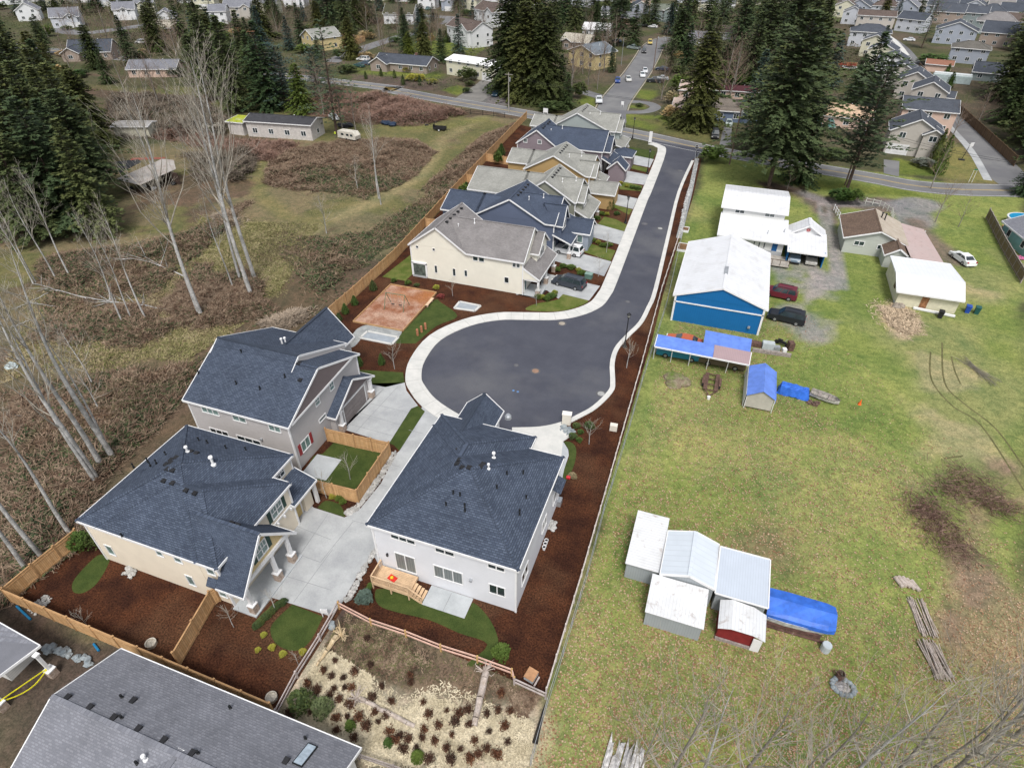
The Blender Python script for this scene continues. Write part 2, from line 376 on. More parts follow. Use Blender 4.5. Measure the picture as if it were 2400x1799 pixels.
 zone([O(742, 1312), O(1180, 1500), O(1140, 1658), O(800, 1658), O(600, 1530)], (.13, .10, .062), .6, .1)
 zone([O(700, 1400), O(780, 1450), O(870, 1500), O(960, 1470), O(1150, 1560), O(1150, 1658), O(800, 1658), O(640, 1560), O(660, 1470)], (.44, .385, .27), 1.6, 1.0, .9)
 zone([O(760, 1340), O(1080, 1450), O(1050, 1500), O(880, 1470), O(760, 1390)], (.062, .046, .036), 2.2, 1.2, .95)
 m = np.clip((n2 - .25) * 3, 0, 1) * inpoly(X, Y, xy([O(742, 1312), O(1180, 1500), O(1140, 1658), O(800, 1658), O(600, 1530)])); mixin(m * .4, (.15, .135, .07))
 far = (Y > 172); mixin(far * np.clip(.5 + n2 * 1.2, 0, 1) * .8, (.068, .078, .030)); mixin(far * np.clip((n1 - .1) * 2, 0, 1) * .7, (.10, .078, .055))
 for p in ([Q(2, 0, 1040, 830), Q(2, 0, 1090, 770), Q(2, 0, 1240, 790), Q(2, 0, 1200, 880)], [Q(2, 0, 920, 980), Q(2, 0, 1300, 1010), Q(2, 0, 1750, 1100), Q(2, 0, 1690, 1230), Q(2, 0, 960, 1080)],
              [Q(2, 0, 600, 830), Q(2, 0, 740, 860), Q(2, 0, 700, 920), Q(2, 0, 560, 890)], [Q(1, 0, 860, 600), Q(1, 0, 1620, 640), Q(1, 0, 1580, 680), Q(1, 0, 880, 650)],
              [Q(1, 0, 1560, 780), Q(1, 0, 1760, 730), Q(1, 0, 1820, 780), Q(1, 0, 1740, 830)], [Q(1, 0, 1300, 370), Q(1, 0, 1660, 350), Q(1, 0, 2050, 370), Q(1, 0, 1850, 500), Q(1, 0, 1300, 460)],
              [Q(3, 0, 1500, 1200), Q(3, 0, 1650, 1290), Q(3, 0, 1900, 1560), Q(3, 0, 1150, 1500), Q(3, 0, 1140, 1380), Q(3, 0, 1400, 1440)], [Q(3, 0, 420, 1560), Q(3, 0, 1200, 1650), Q(3, 1, 1400, 50), Q(3, 0, 300, 1640)],
              [Q(2, 0, 980, 910), Q(2, 0, 1130, 910), Q(2, 0, 1140, 940), Q(2, 0, 990, 940)]):
  zone(p, (.12, .15, .03), 1.5, .5, .9)
 zone([Q(3, 0, 1500, 1200), Q(3, 0, 1650, 1290), Q(3, 0, 1900, 1560), Q(3, 0, 1500, 1540)], (.20, .17, .07), 3, 1.5, .6)
 zone([Q(2, 0, 1100, 1020), Q(2, 0, 1750, 1120), Q(2, 0, 1700, 1240), Q(2, 0, 1250, 1150)], (.10, .085, .045), 3, 1.5, .6)
 zone([Q(1, 0, 800, 640), Q(1, 0, 1700, 690), Q(1, 0, 1560, 790), Q(1, 0, 1400, 800), Q(1, 0, 800, 690)], (.10, .075, .06), 2, 1, .8)
 zone([Q(1, 0, 1800, 830), Q(1, 0, 1950, 720), Q(1, 0, 2100, 740), Q(1, 0, 2160, 910), Q(1, 0, 1900, 880)], (.15, .14, .13), 1.5, .6, .95)
 me = bpy.data.meshes.new('ground')
 nx, ny = len(xs), len(ys)
 V = np.stack([X.ravel(), Y.ravel(), np.zeros(n)], 1)
 idx = np.arange(n).reshape(ny, nx); F = np.stack([idx[:-1, :-1].ravel(), idx[:-1, 1:].ravel(), idx[1:, 1:].ravel(), idx[1:, :-1].ravel()], 1)
 me.vertices.add(n); me.vertices.foreach_set('co', V.ravel()); me.loops.add(F.size); me.loops.foreach_set('vertex_index', F.ravel())
 me.polygons.add(len(F)); me.polygons.foreach_set('loop_start', np.arange(0, F.size, 4)); me.polygons.foreach_set('loop_total', np.full(len(F), 4))
 me.update(calc_edges=True)
 ca = me.color_attributes.new('soil', 'FLOAT_COLOR', 'POINT'); ca.data.foreach_set('color', np.concatenate([C.reshape(-1, 3), np.ones((n, 1))], 1).ravel())
 m, nt, b = base('ground_soil_and_grass', .97, 0, .1); p = pos(nt)
 at = nt.nodes.new('ShaderNodeVertexColor'); at.layer_name = 'soil'
 a = at.outputs[0]
 n_a = noi(nt, p, .16, 7, .72, .6); n_b = noi(nt, p, 1.3, 6, .75, .8); n_c = noi(nt, p, 6, 4, .8)
 a = mixc(nt, 1., a, mixc(nt, ramp(nt, n_a, .3, .7), (.66, .78, .80), (1.36, 1.22, 1.3)), 'MULTIPLY')
 a = mixc(nt, 1., a, mixc(nt, ramp(nt, n_b, .3, .7), (.55, .62, .6), (1.45, 1.36, 1.4)), 'MULTIPLY')
 a = mixc(nt, 1., a, mixc(nt, ramp(nt, n_c, .28, .72), (.5, .5, .5), (1.5, 1.5, 1.5)), 'MULTIPLY')
 setc(nt, b, a); bump(nt, b, n_c, .06, .5); me.materials.append(m)
 o = bpy.data.objects.new('ground', me); COL.objects.link(o); o['kind'] = 'structure'
ground()
# ------------------------------------------------------------------ roads and paving
def strip(pts, w0, w1=None):
 """polygon along a centre line"""
 if w1 is None: w1 = w0
 P = [Vector(p[:2]) for p in pts]; L = []; Rr = []; n = len(P)
 for i, p in enumerate(P):
  d = (P[min(i + 1, n - 1)] - P[max(i - 1, 0)]).normalized(); s = Vector((-d.y, d.x)); ww = (w0 + (w1 - w0) * i / (n - 1)) / 2
  L.append(tuple(p + s * ww)); Rr.append(tuple(p - s * ww))
 return L, Rr
def sheet(mb, L, Rr, z):
 for i in range(len(L) - 1): mb.poly([(*Rr[i], z), (*Rr[i + 1], z), (*L[i + 1], z), (*L[i], z)])
ROADS = []
def road(name, pts, w, mat, z):
 ROADS.append((pts, w)); mb = MB(); L, Rr = strip(pts, w); sheet(mb, L, Rr, z); struct(name, mb, mat)
def flat(name, pts, mat, z, thick=None):
 mb = MB()
 if thick: mb.prism(pts, z - thick, z)
 else:
  P = [(p[0], p[1], z) for p in pts]
  if sum(P[i][0] * P[(i + 1) % len(P)][1] - P[(i + 1) % len(P)][0] * P[i][1] for i in range(len(P))) < 0: P = P[::-1]
  mb.poly(P)
 return struct(name, mb, mat)
def smooth(pts, n=6, closed=False):
 P = [Vector(p[:2]) for p in pts]; out = []; N = len(P)
 for i in range(N if closed else N - 1):
  g = (lambda k: P[k % N]) if closed else (lambda k: P[max(0, min(N - 1, k))])
  a, b, c, d = g(i - 1), g(i), g(i + 1), g(i + 2)
  for k in range(n):
   t = k / n; out.append(tuple(.5 * ((2 * b) + (c - a) * t + (2 * a - 5 * b + 4 * c - d) * t * t + (3 * b - a - 3 * c + d) * t ** 3)))
 if not closed: out.append(tuple(P[-1]))
 return out
mid = lambda a, b: ((a[0] + b[0]) / 2, (a[1] + b[1]) / 2)
mr = smooth([(-420, 232), (-330, 205), mid(Q(1, 0, 740, 695), Q(1, 0, 780, 735)), mid(Q(1, 0, 1150, 745), Q(1, 0, 1150, 810)), mid(Q(1, 0, 1600, 828), Q(1, 0, 1600, 893)), mid(Q(1, 0, 2100, 915), Q(1, 0, 2100, 975)),
      mid(Q(2, 0, 1000, 1110), Q(2, 0, 1000, 1185)), mid(Q(2, 0, 1700, 1262), Q(2, 0, 1700, 1330)), mid(Q(3, 0, 820, 1490), Q(3, 0, 820, 1562)), mid(Q(3, 0, 1500, 1590), Q(3, 1, 1450, 10)), (75, 150), (160, 140), (300, 130)], 5)
MRW = 7.2
road('main_road', mr, MRW, ASPHO, .016)
YEL = plain('yellow_paint', (.50, .36, .12), .7); WPT = plain('white_paint', (.62, .62, .60), .7, var=.15)
mb = MB(); L, Rr = strip(mr, .5); L2, R2 = strip(mr, .22); sheet(mb, L, L2, .022); sheet(mb, R2, Rr, .022); struct('road_centre_line', mb, YEL)
mb = MB()
for o in (MRW - .7,):
 A1, B1 = strip(mr, o); A2, B2 = strip(mr, o - .26); sheet(mb, A1, A2, .022); sheet(mb, B2, B1, .022)
struct('road_edge_line', mb, WPT)
sr = smooth([Q(2, 0, 850, 1060), Q(2, 0, 880, 900), Q(2, 0, 1070, 650), Q(2, 0, 1165, 500), Q(2, 0, 1210, 420), Q(2, 0, 1290, 360), Q(2, 0, 1400, 330)], 4)
road('far_street', sr, 8.5, ASPHO, .013)
mb = MB(); A1, B1 = strip(sr[3:], 9.3)
for A in (A1, B1):
 for i in range(len(A) - 1): mb.beam((*A[i], .05), (*A[i + 1], .05), .35, .12)
struct('far_street_kerb', mb, mottle('old_kerb', (.28, .25, .2), (.34, .31, .26), 1, 9))
rr = smooth([(59, 150.5), mid(Q(3, 0, 1960, 1560), Q(3, 0, 2120, 1430)), mid(Q(3, 0, 1500, 1020), Q(3, 0, 1720, 960)), mid(Q(3, 0, 1180, 560), Q(3, 0, 1330, 600)), mid(Q(3, 0, 1030, 350), Q(3, 0, 1180, 450)), mid(Q(3, 0, 880, 270), Q(3, 0, 950, 280)), Q(3, 0, 800, 190)], 5)
road('side_street', rr, 8.2, ASPHO, .012)
sw = smooth([Q(3, 0, 1900, 1560), Q(3, 0, 1750, 1300), Q(3, 0, 1560, 1090), Q(3, 0, 1480, 1010)], 4)
road('side_street_pavement', sw, 1.6, CONC, .03)
sw = smooth([Q(3, 0, 1200, 480), Q(3, 0, 1090, 350), Q(3, 0, 900, 220), Q(3, 0, 860, 180)], 4)
road('side_street_far_pavement', sw, 2.0, CONCW, .034)
road('upper_street', smooth([Q(1, 0, 640, 540), Q(1, 0, 830, 460), Q(1, 0, 1080, 370), Q(1, 0, 1330, 300), Q(1, 0, 1480, 290)], 4), 7, ASPHO, .014)
road('upper_street_end', smooth([Q(1, 0, 1330, 110), Q(1, 0, 1450, 140), Q(1, 0, 1700, 160), Q(1, 0, 1650, 215)], 4), 9, ASPHO, .018)
road('upper_left_street', smooth([Q(0, 0, 480, 250), Q(0, 0, 700, 290), Q(0, 0, 1050, 250), Q(0, 0, 1300, 215), Q(0, 0, 1500, 200)], 4), 9, ASPHO, .011)
road('neighbour_drive', smooth([Q(1, 0, 1830, 870), Q(1, 0, 1990, 760), Q(1, 0, 2060, 700)], 4), 9, mottle('drive_asphalt', (.16, .155, .145), (.21, .2, .185), .3, 9, fv=.1), .011)
road('loop_drive', smooth([Q(2, 0, 900, 1000), Q(2, 0, 960, 975), Q(2, 0, 1150, 968), Q(2, 0, 1240, 930), Q(2, 0, 1160, 890), Q(2, 0, 1000, 880)], 5), 3.2, ASPHO, .019)
road('far_left_drive', smooth([Q(2, 0, 600, 790), Q(2, 0, 780, 845)], 3), 4.5, ASPHO, .017)
flat('car_park_drive', [Q(2, 0, 1790, 1260), Q(2, 0, 1890, 1260), Q(2, 0, 1900, 1090), Q(2, 0, 1830, 1100)], ASPHO, .017)
flat('corner_drive', [Q(3, 0, 1000, 1380), Q(3, 0, 1135, 1395), Q(3, 0, 1130, 1530), Q(3, 0, 1000, 1500)], ASPHO, .018)
zc = Zm(1000, 930, 400)
left_edge = [Q(2, 0, 1330, 1320), Q(2, 0, 1210, 1650), Q(2, 1, 1170, 80), Q(2, 1, 1040, 430), Q(2, 1, 900, 800), Q(2, 1, 850, 900), Q(2, 1, 770, 995), Q(2, 1, 600, 1070), Q(2, 1, 380, 1108), Q(2, 1, 100, 1108), Q(1, 1, 2100, 1110),
             Q(1, 1, 1850, 1160), Q(1, 1, 1600, 1280), Q(1, 1, 1460, 1460), Q(1, 1, 1430, 1600), Q(1, 2, 1460, 20), Q(1, 2, 1560, 140), Q(1, 2, 1760, 270), (-19.6, 46.2), (-15.5, 44.1)]
bot = [Q(2, 2, 0, 380), Q(2, 2, 240, 372), Q(2, 2, 430, 330), Q(2, 2, 560, 270), Q(2, 2, 700, 190), Q(2, 2, 830, 60), Q(2, 1, 848, 1640), Q(2, 1, 845, 1480), Q(2, 1, 885, 1350), Q(2, 1, 980, 1240), Q(2, 1, 1090, 1130), Q(2, 1, 1160, 1000), Q(2, 1, 1220, 850), Q(2, 1, 1330, 400), Q(2, 1, 1430, 0), Q(2, 0, 1550, 1390)]
ring = smooth(left_edge, 4) + smooth(bot, 4)
mouth = [Q(2, 0, 1640, 1330), Q(2, 0, 1650, 1290), Q(2, 0, 1200, 1215), Q(2, 0, 1260, 1255)]
flat('cul_de_sac_road', xy(ring) + xy(mouth), ASPH, .02)
def offs(pts, d):
 P = [Vector(p[:2]) for p in pts]; out = []; n = len(P)
 for i, p in enumerate(P):
  t = (P[min(i + 1, n - 1)] - P[max(i - 1, 0)]).normalized(); out.append(tuple(p + Vector((-t.y, t.x)) * (d[i] if hasattr(d, '__len__') else d)))
 return out
LE = smooth([Q(2, 0, 1215, 1235), Q(2, 0, 1290, 1260)] + left_edge, 4); BE = smooth(bot, 4)
def band(name, line, d0, d1, z0, z1, mat):
 A = offs(line, d0); B = offs(line, d1); mb = MB(); n = len(A)
 for i in range(n - 1):
  a, b, c, d = A[i], A[i + 1], B[i + 1], B[i]
  vs = [(*a, z0), (*b, z0), (*c, z0), (*d, z0), (*a, z1), (*b, z1), (*c, z1), (*d, z1)]
  fs = [(4, 5, 6, 7), (0, 1, 5, 4), (2, 3, 7, 6)] + ([(0, 4, 7, 3)] if i == 0 else []) + ([(1, 2, 6, 5)] if i == n - 2 else [])
  mb.add(vs, fs)
 return struct(name, mb, mat)
sgn = -1 if Vector(offs(LE, 1.)[10]).x > LE[10][0] else 1
band('kerb', LE, 0, sgn * .42, -.05, .10, CONCW); band('pavement', LE, sgn * .43, sgn * 1.95, -.05, .095, CONCW)
sg2 = -1 if Vector(offs(BE, 1.)[-8]).x < BE[-8][0] else 1
band('right_kerb', BE, 0, sg2 * .6, -.05, .10, CONCW)
mb = MB(); A = offs(LE, sgn * .02); B = offs(LE, sgn * 1.94); acc = 0
for i in range(1, len(A) - 1):
 acc += (Vector(A[i]) - Vector(A[i - 1])).length
 if acc > 1.6:
  acc = 0; mb.beam((*A[i], .101), (*B[i], .101), .07, .006)
struct('pavement_joints', mb, plain('joint_grey', (.42, .42, .40), .9))
flat('mulch_bed', [(-54.3, 160), (-51.9, 128), (-50.1, 104), (-48.0, 79), (-47.6, 55), (-48.0, 16.0), (-48.4, 13.3), O(600, 1535), O(742, 1312), O(1180, 1500), O(1290, 1130), O(1410, 730), Q(2, 1, 1310, 870), Q(2, 1, 1450, 400), Q(2, 1, 1560, 60), Q(2, 0, 1640, 1370), (-16, 148), (-18, 143), (-28, 150)], MULCH, .006)
TRK = mottle('tyre_ruts', (.085, .085, .035), (.14, .125, .06), 1, 8)
for a in ([O(2010, 760), O(2012, 820), O(2055, 875), O(2120, 920), O(2212, 1060)], [O(2035, 740), O(2040, 825), O(2080, 870), O(2150, 925), O(2212, 1010)], [O(2055, 770), O(2062, 800), O(2075, 830)], [O(2040, 990), O(2080, 985)]): road('tyre_rut', smooth(a, 5), .2, TRK, .007)
def concrete(name, pts, mat=None, z=.04, thick=.1): return flat(name, pts, mat or CONC, z, thick)
z1 = Zm(840, 1180, 400); z2 = Zm(1000, 930, 400); z3 = Zm(160, 970, 600); z4 = Zm(420, 740, 500); z6 = Zm(930, 440, 400); z7 = Zm(1050, 220, 400)
z5 = lambda x, y, z=0.: G(480 + x * 300 / 1658, 1150 + y * 300 / 1658, z)
T = Q
concrete('shared_lane', [T(1, 2, 1440, 190), T(1, 2, 1240, 580), T(1, 2, 1215, 600), T(1, 2, 1080, 860), T(1, 2, 900, 1080), T(1, 2, 770, 1160), (-25.5, 29.5), (-21.4, 26.1), (-21.4, 41), (-19, 44.6), T(1, 2, 1640, 250)])
concrete('forecourt', [z5(860, 1380), (-28.5, 19.5), (-28.5, 24.85), (-31.3, 24.9), (-31.3, 30.2), T(1, 2, 500, 1070), T(1, 2, 765, 1155), T(1, 2, 880, 1095), (-21.5, 27.6), (-21.5, 26.2), T(1, 2, 1045, 1400), T(1, 2, 960, 1560), T(1, 3, 870, 10), T(1, 3, 730, 255), T(1, 3, 640, 345)], z=.052)
CJ = plain('saw_cut_joint', (.27, .28, .28), .9)
def joints(name, segs, z=.0545):
 mb = MB()
 for a, b in segs: mb.beam((a[0], a[1], z), (b[0], b[1], z), .05, .004)
 struct(name, mb, CJ)
joints('lane_joints', [(z5(1160, 450), z5(1640, 640)), (z5(1250, 840), z5(1500, 930)), (z5(1060, 1110), z5(1640, 1290)), (z5(860, 1380), z5(1600, 300)), (z5(1150, 1450), z5(1658, 760)), (T(1, 2, 830, 1180), T(1, 2, 960, 1215)), (T(1, 2, 1020, 860), T(1, 2, 1140, 890)),
 (T(1, 2, 1140, 690), T(1, 2, 1250, 720)), (T(1, 2, 1320, 400), T(1, 2, 1440, 430)), (T(1, 2, 560, 1540), T(1, 2, 840, 1190))])
concrete('grey_house_drive', [(-34.0, 39.6), T(1, 2, 730, 385), T(1, 2, 1150, 515), T(1, 2, 1400, 190), T(1, 2, 1300, 60), T(1, 2, 1285, -10), T(1, 2, 1120, 30), T(1, 2, 960, 0), (-34.0, 47.3)], z=.045)
joints('drive_joints', [(T(1, 2, 740, 330), T(1, 2, 1180, 450)), (T(1, 2, 900, 150), T(1, 2, 1330, 250)), (T(1, 2, 860, 420), T(1, 2, 1230, 20)), (T(1, 2, 1000, 90), T(1, 2, 1100, 30)), (T(1, 2, 820, 230), T(1, 2, 1300, 370))], .0475)
flat('lawn_strip', [T(1, 2, 1150, 515), T(1, 2, 1340, 215), T(1, 2, 1400, 190), T(1, 2, 1460, 240), T(1, 2, 1240, 580), T(1, 2, 1190, 530)], LAWN, .052)
flat('lawn_by_garage', [T(1, 1, 860, 1535), T(1, 1, 1270, 1560), T(1, 2, 1285, -12), T(1, 2, 1120, 28), T(1, 2, 960, -2), (-33.8, 47.4)], LAWN, .02)
flat('yard_lawn', [T(1, 2, 690, 490), T(1, 2, 1080, 600), T(1, 2, 860, 910), T(1, 2, 390, 800), T(1, 2, 500, 620), T(1, 2, 580, 600)], LAWN, .02)
concrete('yard_patio', [T(1, 2, 530, 608), T(1, 2, 740, 655), T(1, 2, 605, 835), T(1, 2, 390, 780)], CONCD, .05)
flat('garage_side_lawn', smooth([T(1, 2, 530, 1070), T(1, 2, 600, 1010), T(1, 2, 700, 1030), T(1, 2, 750, 1080), T(1, 2, 770, 1150)], 5) + xy([T(1, 2, 600, 1100)]), LAWN, .02)
flat('side_lawn', smooth([z3(250, 1225), z3(340, 1240), z3(350, 1290), z3(250, 1460), z3(130, 1545), z3(40, 1530), z3(60, 1420)], 5, True), LAWN, .02)
flat('front_lawn', smooth([T(1, 3, 315, 245), T(1, 3, 170, 380), T(1, 3, 125, 470), T(1, 3, 180, 590), T(1, 3, 340, 645), T(1, 3, 470, 560), T(1, 3, 580, 350)], 5), LAWN, .02)
flat('rear_lawn', smooth([T(1, 3, 1030, 140), T(1, 3, 1060, 110), T(1, 3, 1200, 120), T(1, 3, 1420, 180), T(1, 3, 1800, 300), T(1, 3, 1880, 230), (-10.5, 24.6), (-9.2, 22.9), (-9.5, 21.4), (-11, 20.6), T(1, 3, 2000, 590), T(1, 3, 1750, 490), T(1, 3, 1500, 380), T(1, 3, 1250, 320), T(1, 3, 1090, 270), T(1, 3, 1035, 210)], 4, True), LAWN, .02)
concrete('rear_patio', [(-16.4, 24.1), (-12.6, 24.1), (-12.6, 26.0), (-16.4, 26.0)], CONCD, .06)
joints('patio_joint', [((-14.5, 24.1), (-14.5, 25.9))], .0625)
concrete('front_walk', [T(2, 2, 0, 395), T(2, 2, 240, 385), T(2, 2, 420, 350), T(2, 2, 540, 430), T(2, 2, 440, 500), (-9.9, 42.6), (-14, 42.6)], CONCW, .09, .12)
concrete('side_walk', [(-13.8, 42.59), T(2, 2, 442, 502), T(2, 2, 485, 570), T(2, 2, 490, 620), T(2, 2, 450, 740), (-8.9, 38.4), (-13.8, 38.4)], CONCD, .086, .12)
flat('slim_lawn', smooth([T(2, 2, 450, 500), T(2, 2, 520, 510), T(2, 2, 555, 570), T(2, 2, 540, 690), T(2, 2, 490, 800), T(2, 2, 440, 870), T(2, 2, 440, 760), T(2, 2, 490, 640), T(2, 2, 485, 560)], 4, True), LAWN, .03)
concrete('gravel_pad', smooth([T(1, 1, 680, 1300), T(1, 1, 740, 1350), T(1, 1, 840, 1340), T(1, 1, 900, 1280), T(1, 1, 920, 1240), T(1, 1, 1180, 1300), T(1, 1, 1260, 1210), T(1, 1, 1200, 1190), T(1, 1, 980, 1150), T(1, 1, 880, 1180), T(1, 1, 820, 1240)], 4, True), GRAV, .02, .05)
flat('play_lawn', smooth([T(1, 1, 1200, 1310), T(1, 1, 1280, 1200), T(1, 1, 1530, 945), T(1, 1, 1600, 960), T(1, 1, 1740, 1075), T(1, 1, 1560, 1160), T(1, 1, 1380, 1310)], 4), LAWN, .025)
pb = [T(1, 1, 840, 1125), T(1, 1, 1270, 1205), T(1, 1, 1560, 875), T(1, 1, 1165, 805)]
flat('play_chips', pb, CHIP, .05, .05)
def curb(name, label, pts, w, h, mat, closed=True):
 mb = MB(); n = len(pts)
 for i in range(n if closed else n - 1):
  a, b = pts[i], pts[(i + 1) % n]; mb.beam((a[0], a[1], h / 2), (b[0], b[1], h / 2), w, h)
 return mb.build(name, mat, label=label, cat='edging')
curb('play_area_edging', 'low cedar board edging round the play area of orange wood chips', pb, .12, .22, CEDARP)
for nm, c, lb in (('vault_frame', [T(1, 1, 900, 1265), T(1, 1, 1175, 1320), T(1, 1, 1230, 1260), T(1, 1, 965, 1208)], 'long white rimmed vault cover between the wood chips and mulch'), ('vault_frame', [T(1, 1, 1715, 1008), T(1, 1, 1890, 1033), T(1, 1, 1940, 988), T(1, 1, 1760, 952)], 'smaller white rimmed vault cover in mulch near the pavement bend')):
 t = thing('vault_cover', lb, 'vault cover', mid(c[0], c[2]))
 mb = MB(); 
 for i in range(4): mb.beam((c[i][0], c[i][1], .07), (c[(i + 1) % 4][0], c[(i + 1) % 4][1], .07), .3, .14)
 mb.build('rim', CONCW, t); mb = MB(); mb.prism(c, -.02, .05); mb.build('grate', plain('grey_grate', (.30, .33, .36), .6), t)
zl = .035
def yq(x, y): return (x, y)
flat('corner_lawn', smooth([T(2, 1, 120, 1020), T(2, 1, 350, 1035), T(2, 1, 520, 1010), T(2, 1, 660, 938), T(2, 1, 440, 885), T(2, 1, 400, 930), T(2, 1, 200, 970)], 4, True), LAWN2, .03)
concrete('row_drive', [(-22.4, 74.6), T(2, 1, 270, 700), T(2, 1, 760, 815), T(2, 1, 665, 940), T(2, 1, 440, 885), T(2, 1, 400, 925), T(2, 1, 300, 850), T(2, 1, 230, 920), T(2, 1, 40, 890), (-26, 75)])
concrete('row_drive', [(-25, 84.6), T(2, 1, 380, 600), T(2, 1, 795, 730), T(2, 1, 860, 605), T(2, 1, 525, 515), (-25, 92)])
concrete('row_drive', [(-24, 97.4), T(2, 1, 580, 360), T(2, 1, 925, 455), T(2, 1, 970, 345), T(2, 1, 650, 255), (-24, 105)])
concrete('row_drive', [T(2, 1, 760, 80), T(2, 1, 1045, 150), T(2, 1, 1085, 60), T(2, 1, 770, -5), (-25, 116)])
concrete('row_drive', [T(2, 0, 850, 1560), T(2, 0, 1140, 1600), T(2, 0, 1185, 1515), T(2, 0, 900, 1460), (-25, 127), (-26, 121)])
concrete('row_drive', [T(2, 0, 890, 1390), T(2, 0, 1190, 1450), T(2, 0, 1225, 1380), T(2, 0, 930, 1320), (-25, 139)])
for nm, P in (('verge_lawn', [T(2, 1, 390, 610), T(2, 1, 790, 715), T(2, 1, 755, 812), T(2, 1, 600, 760), T(2, 1, 400, 660)]),):
 pass
flat('row_lawn', [T(2, 1, 560, 500), T(2, 1, 850, 600), T(2, 1, 895, 510), T(2, 1, 760, 470), T(2, 1, 640, 440)], LAWN2, .03)
flat('row_lawn', [T(2, 1, 740, 280), T(2, 1, 965, 345), T(2, 1, 1000, 290), T(2, 1, 900, 240), T(2, 1, 800, 215)], LAWN2, .03)
flat('row_lawn', [T(2, 1, 830, 110), T(2, 1, 1010, 200), T(2, 1, 1040, 155), T(2, 1, 860, 105)], LAWN2, .03)
flat('row_lawn', [T(2, 0, 920, 1560), T(2, 0, 1125, 1610), T(2, 0, 1110, 1655), T(2, 0, 930, 1640)], LAWN2, .03)
flat('row_lawn', [T(2, 0, 900, 1400), T(2, 0, 1170, 1455), T(2, 0, 1160, 1490), T(2, 0, 950, 1440)], LAWN2, .03)
flat('row_lawn', [T(2, 0, 950, 1260), T(2, 0, 1240, 1310), T(2, 0, 1220, 1385), T(2, 0, 960, 1330)], LAWN, .03)
flat('row_lawn', [(-47.2, 73), (-43.2, 73), (-43.2, 82), (-46.5, 82)], LAWN2, .03)
mb = MB()
A = [T(2, 0, 1600, 1370), T(2, 1, 1540, 0), T(2, 1, 1490, 200), T(2, 1, 1440, 400)]
L_, R_ = strip(A, .9); sheet(mb, L_, R_, .012); struct('ditch_gravel', mb, GRAV)
